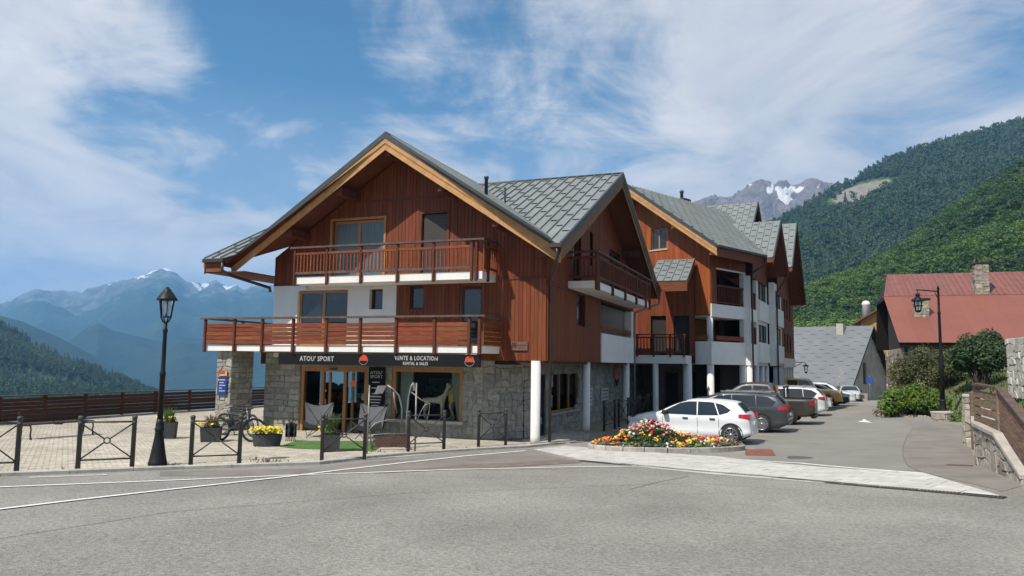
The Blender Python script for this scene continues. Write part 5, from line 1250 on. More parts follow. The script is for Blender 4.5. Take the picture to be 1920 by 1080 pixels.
for i in range(4200):
    t = rb_.uniform(0,6.28); k = rb_.random()**.5*.97; p = fbp(t, k); lx, ly = rx_*k*math.cos(t), ry_*k*math.sin(t); h = fbh(lx, ly); leafblob(b, (p.x, p.y, h*rb_.uniform(.35,.95)), .05, .05, .05, 2, .11, rb_)
b.build('foliage', leafmat('bed_leaves', (.10,.16,.045)), fb)
b = MB()
for i in range(500):
    t = rb_.uniform(3.3,6.1); k = rb_.uniform(.75,.98); p = fbp(t, k); leafblob(b, (p.x, p.y, rb_.uniform(.12,.26)), .06, .06, .05, 2, .09, rb_)
b.build('silver_foliage', leafmat('silver_leaves', (.24,.30,.20)), fb)
FC = {'yellow': (.80,.60,.03), 'orange': (.78,.22,.02), 'red': (.50,.03,.025), 'white': (.80,.78,.74), 'pink': (.62,.20,.20), 'cream': (.75,.65,.40)}
fm = {k: MB() for k in FC}
for i in range(150):
    t = rb_.uniform(0,6.28); k = rb_.random()**.5*.97; lx0, ly0 = rx_*k*math.cos(t), ry_*k*math.sin(t); hh = fbh(lx0, ly0)
    if hh > .56: kind_ = rb_.choice(['white','white','pink','pink','yellow','red'])
    elif lx0 < -1.5: kind_ = rb_.choice(['yellow','orange','red','orange'])
    elif lx0 > 1.2: kind_ = rb_.choice(['red','red','cream','pink','yellow'])
    else: kind_ = rb_.choice(['orange','yellow','yellow','red','orange','white','pink','cream'])
    m_ = fm[kind_]; rad = rb_.uniform(.07,.2); big_ = rb_.uniform(.75,1.25)
    for q_ in range(rb_.randrange(4, 11)):
        lx, ly = lx0+rb_.gauss(0,rad*.6), ly0+rb_.gauss(0,rad*.6)
        if (lx/rx_)**2+(ly/ry_)**2 > .96: continue
        p = Vector((lx*math.cos(fa)-ly*math.sin(fa), lx*math.sin(fa)+ly*math.cos(fa), 0)); h = fbh(lx, ly)*rb_.uniform(.82,1.12)
        c_ = p+Vector((0,0,h+.02)); nn = Vector((rb_.uniform(-.5,.5), rb_.uniform(-1.0,.3), rb_.uniform(.4,1))).normalized(); u = nn.orthogonal().normalized(); w2 = nn.cross(u); s = rb_.uniform(.024,.052)*big_
        m_.add([c_+(u*math.cos(j*.785)+w2*math.sin(j*.785))*s*(1 if j % 2 else .7) for j in range(8)]+[c_+nn*s*.35], [(j,(j+1)%8,8) for j in range(8)])
for k, m_ in fm.items(): o = m_.build('blossoms', mat('petal_'+k, FC[k], .6, var=.12, vscale=15, island=.18), fb); tag(o, kind='stuff'); o['label'] = k+' blossoms'

# ------------------------------------------------------------------ cars
M_tyre = mat('tyre', (.018,.018,.019), .8, var=.1); M_rim = mat('rim', (.42,.43,.44), .3, metal=.8, var=.05); M_rimd = mat('rim_dark', (.05,.05,.055), .35, metal=.5)
M_cgl = mat('car_glass', (.012,.015,.018), .04, var=.05, spec=.9); M_trim = mat('car_trim', (.02,.02,.021), .5, var=.05); M_tail = mat('tail_light', (.42,.008,.012), .15, var=.1, spec=.8); M_head = mat('head_light', (.62,.66,.70), .08, var=.1, spec=.9); M_plate = mat('plate', (.75,.75,.72), .5)
def paint(name, col): return mat('paint_'+name, col, .38, var=.03, coat=.5, spec=.4)
def interp(pts, x):
    'smooth curve through points'
    if x <= pts[0][0]: return pts[0][1]
    if x >= pts[-1][0]: return pts[-1][1]
    for i in range(len(pts)-1):
        if pts[i][0] <= x <= pts[i+1][0]:
            x0, y0 = pts[i]; x1, y1 = pts[i+1]; t = (x-x0)/(x1-x0)
            xm, ym = pts[max(0,i-1)]; xp_, yp_ = pts[min(len(pts)-1,i+2)]
            m0 = (y1-ym)/(x1-xm) if x1 != xm else 0; m1 = (yp_-y0)/(xp_-x0) if xp_ != x0 else 0
            s = (y1-y0)/(x1-x0)
            m0 = max(min(m0, 3*s), 0) if s > 0 else min(max(m0, 3*s), 0); m1 = max(min(m1, 3*s), 0) if s > 0 else min(max(m1, 3*s), 0)
            h = x1-x0; return (2*t**3-3*t*t+1)*y0+(t**3-2*t*t+t)*h*m0+(-2*t**3+3*t*t)*y1+(t**3-t*t)*h*m1
def make_car(name, label, cat, S, loc, rz, group='cars parked along the street'):
    '''S: L, W, top (x,z) silhouette from tail 0 to nose L, belt height, wheel r and axle x, side windows, screens'''
    t = thing(name, label, cat, loc, rz, group); L_, W_ = S['L'], S['W']; hw = W_/2; belt = S['belt']; H_ = max(z for x, z in S['top']); zb0 = S.get('clear', .17)
    top = lambda x: interp(S['top'], x)
    def plan(x):
        e = .42; a = 1.0
        if x < e: a = .80+.20*math.sqrt(max(0, 1-((e-x)/e)**2))
        if x > L_-.75: k = (x-(L_-.75))/.75; a = .72+.28*math.sqrt(max(0, 1-k*k))
        return a
    def half(x, z):
        w_ = hw*plan(x)
        if z > belt: w_ -= S.get('tumble', .20)*((z-belt)/max(.1, H_-belt))**1.1
        else: k = (belt-z)/belt; w_ -= .03*k+.05*max(0, k-.6)+.022*math.exp(-((z-.52)/.11)**2)-.010*math.exp(-((z-belt+.10)/.05)**2)
        return max(.05, w_)
    def bot(x):
        z = zb0
        if x < .35: z += .16*(1-x/.35)
        if x > L_-.5: z += .08*((x-(L_-.5))/.5)
        return z
    def ztop(x, y):
        zt = top(x); zs = zt-min(.11, (zt-bot(x))*.3); w_ = half(x, zs); k = min(1, abs(y)/w_); return zs+(zt-zs)*math.sqrt(max(0, 1-.97*k**2.6))
    nx = 44; xs_ = [L_*(.5-.5*math.cos(math.pi*i/nx)) for i in range(nx+1)]; ns_ = 10; nt_ = 7; v = []; ring = 2*(ns_+nt_)-1+1
    for x in xs_:
        zt, zb = top(x), bot(x); zs = zt-min(.11, (zt-zb)*.3); R_ = [(half(x, zb)*.9, zb)]
        for j in range(1, ns_): z = zb+(zs-zb)*j/(ns_-1); R_.append((half(x, z), z))
        w_ = half(x, zs)
        for j in range(1, nt_): y = w_*math.cos(math.pi/2*j/nt_); R_.append((y, ztop(x, y)))
        R_.append((0, zt))
        full = R_+[(-y, z) for y, z in reversed(R_[:-1])]; ring = len(full)
        v += [(x, y, z) for y, z in full]
    f = []
    for i in range(nx):
        for j in range(ring): f.append((i*ring+j, (i+1)*ring+j, (i+1)*ring+(j+1)%ring, i*ring+(j+1)%ring))
    f.append(tuple(range(ring-1,-1,-1))); f.append(tuple(range(nx*ring,(nx+1)*ring)))
    b_ = MB(); b_.smooth = True; b_.add(v, f); b_.build('body', S['paint'], t)
    eps = .006
    for s in (1, -1):
        for poly in S['side']:
            den = []
            for i in range(len(poly)):
                a, c_ = poly[i], poly[(i+1)%len(poly)]
                for k in range(4): den.append((a[0]+(c_[0]-a[0])*k/4, a[1]+(c_[1]-a[1])*k/4))
            cx = sum(p[0] for p in den)/len(den); cz = sum(p[1] for p in den)/len(den); pts_ = [(cx, cz)]+[(cx+(p[0]-cx)*.5, cz+(p[1]-cz)*.5) for p in den]+den; m_ = len(den)
            b_ = MB(); b_.add([(x, s*(half(x, z)+eps), z) for x, z in pts_], [(0,1+i,1+(i+1)%m_) for i in range(m_)]+[(1+i, 1+m_+i, 1+m_+(i+1)%m_, 1+(i+1)%m_) for i in range(m_)]); b_.build('side_window', M_cgl, t)
    for nm, (x0, x1, k0, k1) in S['screens'].items():
        nu, nv = 8, 10; b_ = MB(); b_.smooth = True; v = []
        for i in range(nu+1):
            x = x0+(x1-x0)*i/nu; zt = top(x); w_ = half(x, zt-.1)*(k0+(k1-k0)*i/nu)
            for j in range(nv+1): y = -w_+2*w_*j/nv; v.append((x+(eps if nm == 'windscreen' else -eps), y, ztop(x, y)+eps))
        b_.add(v, [(i*(nv+1)+j, (i+1)*(nv+1)+j, (i+1)*(nv+1)+j+1, i*(nv+1)+j+1) for i in range(nu) for j in range(nv)]); b_.build(nm, M_cgl, t)
    r = S['wr']; wd = .20
    for ax in S['axles']:
        for s in (1, -1):
            y0 = s*(hw-.012)
            b_ = MB(); n = 24; av = [(ax+(r+.055)*math.cos(2*math.pi*k/n), y0+s*.016-s*.0, r+(r+.055)*math.sin(2*math.pi*k/n)) for k in range(n)]; av = [(x, s*(half(x, max(.2, z))+.006), max(z, .1)) for x, y, z in av]
            b_.add(av, [tuple(range(n))]); b_.build('wheel_arch', M_trim, t)
            b_ = MB(); b_.lathe([(r*.62,-.09),(r*.93,-.10),(r,-.07),(r,.05),(r*.95,.085),(r*.66,.09)], 28, cap=False); mw = Matrix.Translation((ax, s*(hw-.055), r)) @ Matrix.Rotation(R(-90)*s, 4, 'X'); b_.xform(mw); wh = b_.build('tyre', M_tyre, t)
            b_ = MB(); b_.lathe([(r*.66,.086),(r*.66,.05),(.001,.055)], 24, cap=False); b_.xform(mw); b_.build('hub', M_rimd, wh)
            b_ = MB(); nsp = S.get('spokes', 5)
            for k in range(nsp):
                a = 2*math.pi*k/nsp
                for dd in (-.13, .13):
                    b_.bar((.03*math.cos(a), .03*math.sin(a), .075), (r*.66*math.cos(a+dd), r*.66*math.sin(a+dd), .082), .035*S.get('spw', 1), .016)
            b_.lathe([(r*.69,.08),(r*.69,.094),(r*.62,.094),(r*.62,.08)], 24, cap=False); b_.lathe([(.05,.07),(.05,.092),(.0,.094)], 12, cap=False); b_.xform(mw); b_.build('rim', M_rim, wh)
    def blk(nm, m_, x0, x1, y0, y1, z0, z1, c_=.012):
        b1 = MB(); b1.cbox(x0, x1, y0, y1, z0, z1, c_); return b1.build(nm, m_, t)
    for s in (1, -1):
        zt = S['tail_z']; x0 = S.get('tail_x', .02)
        n = 6; b_ = MB(); v = []
        for i in range(n+1):
            x = x0+S.get('tail_len', .30)*i/n
            for j in range(4): z = zt[0]+(zt[1]-zt[0])*j/3*(1-.35*i/n)+.06*i/n; v.append((x, s*(half(x, z)+.008), z))
        b_.smooth = True; b_.add(v, [(i*4+j, (i+1)*4+j, (i+1)*4+j+1, i*4+j+1) for i in range(n) for j in range(3)])
        b_.add([(x0-.012, s*(half(x0, zt[0])+.008), zt[0]), (x0-.012, s*(half(x0, zt[0])-.22), zt[0]+.01), (x0-.012, s*(half(x0, zt[1])-.22), zt[1]-.01), (x0-.012, s*(half(x0, zt[1])+.008), zt[1])], [(0,1,2,3)]); b_.build('tail_light', M_tail, t)
        zh = S['head_z']; b_ = MB(); v = []
        for i in range(n+1):
            x = L_-.62+.58*i/n
            for j in range(4): z = zh[0]+(zh[1]-zh[0])*j/3*(.5+.5*i/n); v.append((x, s*(half(x, z)+.008), z))
        b_.smooth = True; b_.add(v, [(i*4+j, (i+1)*4+j, (i+1)*4+j+1, i*4+j+1) for i in range(n) for j in range(3)])
        w_ = half(L_-.04, zh[0]); b_.add([(L_+.004-.02, s*(w_+.008), zh[0]), (L_+.012, s*(w_-.34), zh[0]+.02), (L_+.006, s*(w_-.34), zh[1]-.02), (L_-.03, s*(w_+.0), zh[1])], [(0,1,2,3)]); b_.build('head_light', M_head, t)
        xm = S['mirror'][0]; zm = S['mirror'][1]; y0 = s*half(xm, zm); blk('mirror', S.get('mirror_m', M_trim), xm-.10, xm+.06, min(y0, y0+s*.20), max(y0, y0+s*.20), zm-.02, zm+.13, .03)
        for xh in S.get('handles', []): z = belt-.10; y0 = s*half(xh, z); blk('door_handle', M_trim, xh-.09, xh+.09, min(y0-.005, y0+s*.03), max(y0-.005, y0+s*.03), z, z+.045, .01)
        for xd in S.get('gaps', []):
            b1 = MB(); v = []
            for k in range(7): z = .32+(belt-.03-.32)*k/6; v += [(xd-.006, s*(half(xd, z)+.003), z), (xd+.006, s*(half(xd, z)+.003), z)]
            b1.add(v, [(2*k, 2*k+1, 2*k+3, 2*k+2) for k in range(6)]); b1.build('door_gap', M_trim, t)
    blk('rear_bumper', S.get('bump_m', M_trim), -.03, .18, -hw*.74, hw*.74, .30, .46, .03); blk('front_grille', M_trim, L_-.10, L_+.015, -hw*.52, hw*.52, .32, .52, .02); blk('front_grille', M_trim, L_-.08, L_+.012, -hw*.36, hw*.36, S['head_z'][0]-.02, S['head_z'][1]-.03, .02)
    blk('number_plate', M_plate, -.042, -.02, -.26, .26, S.get('plate_z', .52), S.get('plate_z', .52)+.11, .004); blk('number_plate', M_plate, L_+.0, L_+.026, -.26, .26, .40, .50, .004)
    for nm, m_, *bb in S.get('extra', []): blk(nm, m_, *bb)
    return t
def spec_hatch(p):
    return dict(L=4.06, W=1.78, paint=p, belt=.87, wr=.315, axles=(.60,3.16), tail_z=(.80,.97), head_z=(.60,.76), mirror=(2.72,.90), mirror_m=M_trim, handles=(1.18,2.05), gaps=(.98,1.66,2.80), bump_m=p, plate_z=.62, spokes=9, spw=.6, tail_len=.34, tumble=.23,
        top=[(0,.58),(.03,.78),(.08,.92),(.16,1.028),(.30,1.175),(.46,1.313),(.60,1.354),(1.0,1.391),(1.6,1.405),(2.05,1.368),(2.45,1.239),(2.80,1.074),(3.0,.985),(3.2,.945),(3.6,.86),(3.85,.77),(3.98,.66),(4.06,.52)],
        side=[[(1.675,.895),(2.90,.905),(2.78,.985),(2.24,1.262),(1.98,1.318),(1.70,1.328)], [(.985,.915),(1.645,.897),(1.665,1.328),(1.32,1.322),(1.145,1.308)], [(.60,1.085),(.70,1.00),(.955,.922),(1.115,1.302),(.86,1.25)]],
        screens={'windscreen': (2.08,2.98,.80,.90), 'rear_window': (.17,.44,.80,.74)})
def spec_wagon(p, L_=4.69, H_=1.50, rails=True):
    k = L_/4.69; q = H_/1.5
    d = dict(L=L_, W=1.83, paint=p, belt=.95, wr=.33, axles=(.92*k,3.72*k), tail_z=(.82,1.0), head_z=(.64,.80), mirror=(3.15*k,.97), mirror_m=p, handles=(1.45*k,2.4*k), gaps=(1.2*k,2.0*k,3.1*k), bump_m=p, plate_z=.62, spokes=10, spw=.9,
        top=[(0,.60),(.03,.9),(.10,1.06),(.22,1.2*q),(.48,1.42*q),(.9,1.46*q),(1.8,1.50*q),(2.5,1.46*q),(3.0,1.30*q),(3.5,1.06),(3.8,.98),(4.2,.90),(4.5,.80),(4.63,.68),(4.69,.55)],
        side=[[(2.03,.97),(3.22,.98),(3.12,1.05),(2.52,1.36*q),(2.06,1.39*q)], [(1.13,.975),(2.0,.97),(2.03,1.39*q),(1.17,1.385*q)], [(.40,1.16),(.55,1.0),(1.10,.975),(1.14,1.38*q),(.70,1.34*q)]],
        screens={'windscreen': (2.52,3.48,.80,.90), 'rear_window': (.14,.46,.80,.74)})
    d['top'] = [(x*k, z) for x, z in d['top']]; d['side'] = [[(x*k, z) for x, z in s] for s in d['side']]; d['screens'] = {a: (b_[0]*k, b_[1]*k, b_[2], b_[3]) for a, b_ in d['screens'].items()}
    if rails: d['extra'] = [('roof_rail', M_rim, .6, 2.5, s*.60-.02, s*.60+.02, 1.49*q, 1.53*q, .008) for s in (1,-1)]+[('roof_bar', M_rim, 1.9, 1.98, -.62, .62, 1.54*q, 1.57*q, .008), ('roof_bar', M_rim, 1.0, 1.08, -.62, .62, 1.54*q, 1.57*q, .008)]
    return d
def spec_pickup(p):
    return dict(L=5.25, W=1.86, paint=p, belt=1.08, wr=.38, axles=(1.12,4.32), clear=.36, tail_z=(.82,1.08), head_z=(.82,1.02), mirror=(3.62,1.08), handles=(2.05,2.85), gaps=(1.66,2.5,3.45), plate_z=.58, spokes=6, tumble=.22, tail_len=.16,
        top=[(0,.80),(.02,1.08),(.06,1.14),(.3,1.16),(1.45,1.16),(1.56,1.20),(1.66,1.60),(1.85,1.77),(2.4,1.80),(2.9,1.77),(3.3,1.60),(3.75,1.22),(4.1,1.16),(4.7,1.10),(5.08,1.0),(5.2,.85),(5.25,.7)],
        side=[[(2.56,1.13),(3.62,1.14),(3.5,1.22),(2.98,1.60),(2.60,1.64)], [(1.76,1.16),(2.48,1.13),(2.52,1.65),(1.90,1.62)]], screens={'windscreen': (2.95,3.72,.80,.90), 'rear_window': (1.58,1.68,.78,.74)},
        extra=[('roll_bar', M_trim, 1.20, 1.28, -.72, -.64, 1.14, 1.56, .02), ('roll_bar', M_trim, 1.20, 1.28, .64, .72, 1.14, 1.56, .02), ('roll_bar', M_trim, 1.18, 1.30, -.72, .72, 1.56, 1.64, .02), ('bed_cover', M_trim, .12, 1.18, -.68, .68, 1.163, 1.175, .004)])
def spec_jeep(p):
    return dict(L=4.2, W=1.82, paint=p, belt=1.12, wr=.40, axles=(.85,3.35), clear=.34, tail_z=(.85,1.05), head_z=(.92,1.08), mirror=(2.55,1.12), handles=(1.2,2.0), gaps=(.95,1.65,2.5), plate_z=.6, spokes=5, tumble=.10, tail_len=.1,
        top=[(0,.8),(.02,1.4),(.06,1.72),(.2,1.82),(1.2,1.84),(2.2,1.82),(2.32,1.74),(2.62,1.22),(2.8,1.18),(3.8,1.12),(4.05,1.08),(4.16,.95),(4.2,.7)],
        side=[[(1.7,1.16),(2.5,1.16),(2.28,1.66),(1.72,1.70)], [(.98,1.16),(1.62,1.16),(1.62,1.70),(.98,1.70)], [(.25,1.16),(.88,1.16),(.88,1.70),(.25,1.68)]], screens={'windscreen': (2.33,2.60,.85,.88), 'rear_window': (.03,.06,.8,.8)})
P_white = paint('white', (.78,.79,.80)); P_grey = paint('grey_blue', (.042,.048,.056)); P_brown = paint('brown_grey', (.045,.037,.032)); P_silver = paint('silver', (.46,.47,.48)); P_yel = paint('yellow', (.62,.34,.05)); P_dark = paint('dark', (.035,.038,.042)); P_lsil = paint('pale_silver', (.60,.62,.63))
HEAD = math.atan2(.438, -.899)
def place(px, lx, ly, rz):
    'origin of a car whose local point (lx,ly) on the ground is seen at px'
    q = gnd(*px); c_, s_ = math.cos(rz), math.sin(rz); x, y = q.x-(c_*lx-s_*ly), q.y-(s_*lx+c_*ly); return (x, y, g(q.x, q.y)+.006)
make_car('parked_car', 'white hatchback parked nose-in behind the flower bed', 'car', spec_hatch(P_white), place((1371,834.5), .60, .85, HEAD), HEAD)
make_car('parked_car', 'dark grey estate car with roof rails beside the white hatchback', 'car', spec_wagon(P_grey), place((1429,811.5), .92, .87, HEAD), HEAD)
make_car('pickup_truck', 'brown pickup truck parked beyond the grey estate car', 'pickup', spec_pickup(P_brown), place((1476,797), 1.12, .9, HEAD), HEAD)
make_car('parked_car', 'pale silver estate car hidden behind the brown pickup', 'car', spec_wagon(P_lsil, 4.3, 1.48), place((1512,781), .9, .87, HEAD), HEAD)
make_car('parked_car', 'white hatchback parked nose-out beyond the pickup', 'car', spec_hatch(P_white), place((1531,771), 3.28, -.85, HEAD+math.pi), HEAD+math.pi)
make_car('parked_jeep', 'yellow off-roader parked between white hatchback and dark car', 'jeep', spec_jeep(P_yel), place((1551,765), 3.35, -.88, HEAD+math.pi), HEAD+math.pi)
make_car('parked_car', 'dark estate car parked beside the yellow off-roader', 'car', spec_wagon(P_dark, 4.4, 1.52, False), place((1563,761), 3.4, -.85, HEAD+math.pi), HEAD+math.pi)
make_car('parked_car', 'pale silver car at the end of the parked row', 'car', spec_wagon(P_lsil, 4.4, 1.62, False), place((1578,757.5), 3.4, -.85, HEAD+math.pi), HEAD+math.pi)
make_car('parked_car', 'silver hatchback facing out before the grey barn gable', 'car', spec_hatch(P_silver), place((1612,753), 3.3, .8, R(-112)), R(-112))

# ------------------------------------------------------------------ right-hand side: wall, fence, lamp, planting
M_rub = mat('rubble_stone', (.40,.365,.30), .92, var=.25, vscale=6, bump=.9, bscale=22, objr=.28, island=.28, hue=.025, spec=.15)
M_wea = mat('weathered_wood', (.26,.175,.125), .8, var=.3, vscale=4, stretch=(1,1,5), objr=.25, hue=.02, bump=.3, bscale=25, spec=.2)
M_conc = mat('pale_coping', (.42,.39,.34), .9, var=.15, vscale=4, bump=.3, bscale=40)
wA, wB, wC, wD = Vector((10.33,17.18)), Vector((9.76,15.53)), Vector((9.22,13.94)), Vector((8.55,12.0))
rw = thing('retaining_wall', 'low rubble retaining wall with pale coping along the footpath', 'wall', (wA.x, wA.y, g(*wA)))
ro = Vector(rw.location)
def wseg(p, q, zp, zq, seed, cell=.2, th=.4, merge=False, cope=True):
    d = (q-p).normalized(); L_ = (q-p).length; n_ = Vector((-d.y, d.x))
    if n_.x > 0: n_ = -n_
    z0 = -.15; P = lambda s, o, z: Vector((p.x+d.x*s-n_.x*o-ro.x, p.y+d.y*s-n_.y*o-ro.y, z-ro.z))
    b_ = MB(); b_.add([P(0,.02,ro.z+z0),P(L_,.02,ro.z+z0),P(L_,th,ro.z+z0),P(0,th,ro.z+z0),P(0,.02,zp),P(L_,.02,zq),P(L_,th,zq),P(0,th,zp)], [(0,3,2,1),(4,5,6,7),(0,1,5,4),(1,2,6,5),(2,3,7,6),(3,0,4,7)]); core = b_.build('wall_core', M_mort, rw)
    stone_face(rw, P(0,.02,ro.z), (d.x,d.y,0), (n_.x,n_.y,0), 0, L_, 0, max(zp,zq)-ro.z, cell, seed, m_=M_rub, zfun=lambda a: zp+(zq-zp)*a/L_-ro.z-.005, joint=.008, proud=.04, merge=merge)
    if cope:
        n = max(1, round(L_/.9))
        for i in range(n):
            a, c_ = L_*i/n+.005, L_*(i+1)/n-.005; za, zc = zp+(zq-zp)*a/L_, zp+(zq-zp)*c_/L_; b_ = MB()
            b_.add([P(a,-.06,za+.003),P(c_,-.06,zc+.003),P(c_,th+.02,zc+.003),P(a,th+.02,za+.003),P(a,-.06,za+.075),P(c_,-.06,zc+.075),P(c_,th+.02,zc+.075),P(a,th+.02,za+.075)], [(0,3,2,1),(4,5,6,7),(0,1,5,4),(1,2,6,5),(2,3,7,6),(3,0,4,7)]); b_.build('coping_stone', M_conc, rw)
wseg(wA, wB, .50, .42, 31); wseg(wB, wC, .42, -.20, 32); wseg(Vector((14.0,23.3)), wA, .62, .50, 33, .24, merge=True)
# timber fence climbing with the steps
tf = thing('timber_fence', 'weathered timber board fence standing on the rubble wall', 'fence', (wA.x+.25, wA.y, .5)); to = Vector(tf.location)
def fpt(px, d, z): r_ = ray(px, 700); return Vector((r_.x*d, d, z))-to
F = [fpt(1829,17.6,.50), fpt(1874,15.7,.46), fpt(1930,13.7,-.16), fpt(2010,11.4,-.75)]
for i, p in enumerate(F): b = MB(); b.cbox(p.x-.055, p.x+.055, p.y-.055, p.y+.055, p.z+.0, p.z+.90, .01); b.build('post', M_wea, tf)
rw_ = random.Random(6)
for p, q in zip(F, F[1:]):
    for k in range(4):
        z = .14+k*.19; e = rw_.uniform(-.02,.02); b = MB(); b.bar(p+Vector((-.05,-.04,z)), q+Vector((-.05,-.04,z+e)), .03, .155); b.build('board', M_wea, tf)
    b = MB(); b.bar(p+Vector((-.03,-.02,.92)), q+Vector((-.03,-.02,.92)), .16, .045); b.build('handrail', M_rail, tf)
b = MB(); p = fpt(1822,19.0,.2); b.cbox(p.x-.06, p.x+.06, p.y-.06, p.y+.06, p.z-.4, p.z+1.0, .01); b.build('post', M_wea, tf)
# stone pier and low stones by the lamp
def rubble_block(name, label, cat, c, sx, sy, z0, z1, rz, cell, seed, m_=None, group=None):
    t = thing(name, label, cat, (c[0], c[1], z0), rz, group); b_ = MB(); b_.box(-sx/2, sx/2, -sy/2, sy/2, 0, z1-z0); b_.build('core', M_mort, t); m_ = m_ or M_rub; h = z1-z0
    stone_face(t, (0,-sy/2,0), (1,0,0), (0,-1,0), -sx/2, sx/2, 0, h, cell, seed, m_=m_, proud=.05, joint=.008); stone_face(t, (-sx/2,0,0), (0,1,0), (-1,0,0), -sy/2, sy/2, 0, h, cell, seed+1, m_=m_, proud=.05, joint=.008, merge=True)
    b_ = MB(); b_.cbox(-sx/2-.04, sx/2+.04, -sy/2-.04, sy/2+.04, h+.003, h+.09, .02); b_.build('cap_stone', M_conc, t); return t
rubble_block('stone_pier', 'small square stone pier between lamp and timber fence', 'pier', (13.25,22.0), .5, .5, g(13.25,22)-.1, .95, R(-30), .18, 41)
rubble_block('stone_ledge', 'low dry-stone ledge beside the tall lamp post', 'wall', (17.5,29.0), 1.9, .6, g(17.5,29)-.15, .30, R(58), .2, 42)
rubble_block('stone_ledge', 'flat stone ledge at the foot of the tall lamp post', 'wall', (18.7,32.6), 1.6, .7, g(18.7,32.6)-.15, -.12, R(20), .2, 43)
lq = gnd(1769,785); LH = 5.75
rl = thing('street_lamp', 'tall black street lamp with hanging lantern on a side arm beside the shrubs', 'street lamp', (lq.x, lq.y, lq.z-.02))
b = MB(); b.lathe([(.24,0),(.24,.08),(.20,.14),(.15,.5),(.12,.75),(.14,.8),(.11,.86)], 18); b.build('base', M_lampi, rl)
b = MB(); b.lathe([(.095,.86),(.09,2.6),(.07,2.7),(.055,4.6),(.07,4.62),(.07,4.7),(.05,4.75),(.045,LH),(.06,LH+.02),(.03,LH+.12)], 14); b.build('pole', M_lampi, rl)
b = MB(); b.tube([(0,0,LH-.12),(-1.02,-.05,LH-.06)], .028, 8); b.tube([(0,0,LH-.45),(-.18,-.01,LH-.16)], .018, 6); b.build('arm', M_lampi, rl)
ax_ = (-.95,-.05,0)
b = MB(); b.lathe([(.02,LH-.08),(.02,LH-.2),(.08,LH-.24),(.10,LH-.32),(.06,LH-.34),(.20,LH-.52),(.24,LH-.56),(.21,LH-.58)], 12, ax_); b.build('cap', M_lampi, rl)
b = MB(); b.lathe([(.19,LH-.58),(.13,LH-.98)], 6, ax_, cap=False); b.build('glass', M_lampg, rl)
b = MB()
for k in range(6): t = 2*math.pi*k/6; b.tube([(ax_[0]+.19*math.cos(t), ax_[1]+.19*math.sin(t), LH-.58),(ax_[0]+.13*math.cos(t), ax_[1]+.13*math.sin(t), LH-.98)], .014, 5)
b.lathe([(.14,LH-.97),(.14,LH-1.02),(.05,LH-1.08)], 10, ax_); b.lathe([(.24,LH-.77),(.245,LH-.79),(.18,LH-.80)], 6, ax_, cap=False); b.build('lantern_frame', M_lampi, rl)
b = MB(); b.lathe([(.06,LH-.6),(.07,LH-.75),(.03,LH-.85)], 10, ax_); b.build('bulb', MATS['opal'], rl)

def bush(name, label, c, lumps, leafm, n, size, cat='shrub', trunk=None, seed=1, twig=0):
    t = thing(name, label, cat, c); r = random.Random(seed); b_ = MB()
    tot = sum(l[3]*l[3] for l in lumps)
    for (x, y, z, rad) in lumps:
        k = int(n*rad*rad/tot)
        for i in range(k):
            d = Vector((r.gauss(0,1), r.gauss(0,1), r.gauss(0,1))).normalized(); rr_ = rad*(1-.42*r.random()**1.7)*(1+.22*mnoise.noise(Vector((d.x*2.3+x, d.y*2.3+y, d.z*2.3+z))))
            p_ = Vector((x, y, z))+d*rr_
            if p_.z < .02: continue
            dd = (d*.8+Vector((r.uniform(-.7,.7), r.uniform(-.7,.7), r.uniform(-.2,.9)))).normalized(); u = dd.orthogonal().normalized(); u.rotate(Matrix.Rotation(r.uniform(0,6.28),3,dd)); w_ = dd.cross(u); s = size*r.uniform(.55,1.25)
            b_.add([p_-w_*s*.5, p_+u*s*.3+dd*s*.07, p_+w_*s*.5, p_-u*s*.3+dd*s*.07], [(0,1,2,3)])
    b_.build('crown' if trunk else 'foliage', leafm, t, fix=False); b_ = MB()
    for (x, y, z, rad) in lumps: b_.tube([(x*.15, y*.15, -.4),(x*.5, y*.5, z*.5),(x, y, z+rad*.5)], [.05 if not trunk else trunk, .035, .012], 6)
    for i in range(twig):
        x, y, z, rad = r.choice(lumps); d = Vector((r.uniform(-1,1), r.uniform(-1,.2), r.uniform(.1,1))).normalized(); b_.tube([(x,y,z), Vector((x,y,z))+d*rad*r.uniform(.9,1.35)], [.012,.004], 4)
    b_.build('trunk' if trunk else 'stems', mat('bark', (.10,.075,.055), .9, var=.3, vscale=8), t); return t
def rl_(seed, n, rx, ry, rz, r0, r1, z0=0.0):
    r = random.Random(seed); res = []
    for i in range(n): a = r.uniform(0,6.28); k = r.random()**.5; res.append((rx*k*math.cos(a), ry*k*math.sin(a), z0+rz*(1-k*.6)*r.uniform(.25,1), r.uniform(r0,r1)))
    return res
def gz(x, y): return ground_z(x, y)
def put(px, d, dz=0): x = ray(px, 700).x*d; return (x, d, gz(x, d)+dz)
L_s1 = leafmat('shrub_bright', (.15,.25,.03)); L_s2 = leafmat('shrub_olive', (.13,.145,.05)); L_s3 = leafmat('laurel_dark', (.06,.115,.042)); L_s4 = leafmat('shrub_rusty', (.16,.10,.045))
bush('round_shrub', 'bright green leafy shrub beside the tall lamp post', put(1712,36.2,-.25), rl_(1, 24, 1.3, .8, 1.25, .38, .62, .45), L_s1, 12000, .13, seed=3)
bush('straggly_shrub', 'tall olive straggly shrub behind the bright green shrub', put(1738,39.8,-.7), rl_(2, 22, 1.5, .9, 2.2, .4, .75, .9), L_s2, 9000, .12, seed=4, twig=60)
bush('dry_shrub', 'small rusty dry shrub at the street corner', put(1668,37.0,-.2), rl_(3, 9, .5, .4, .6, .22, .38, .2), L_s4, 2600, .09, seed=5, twig=20)
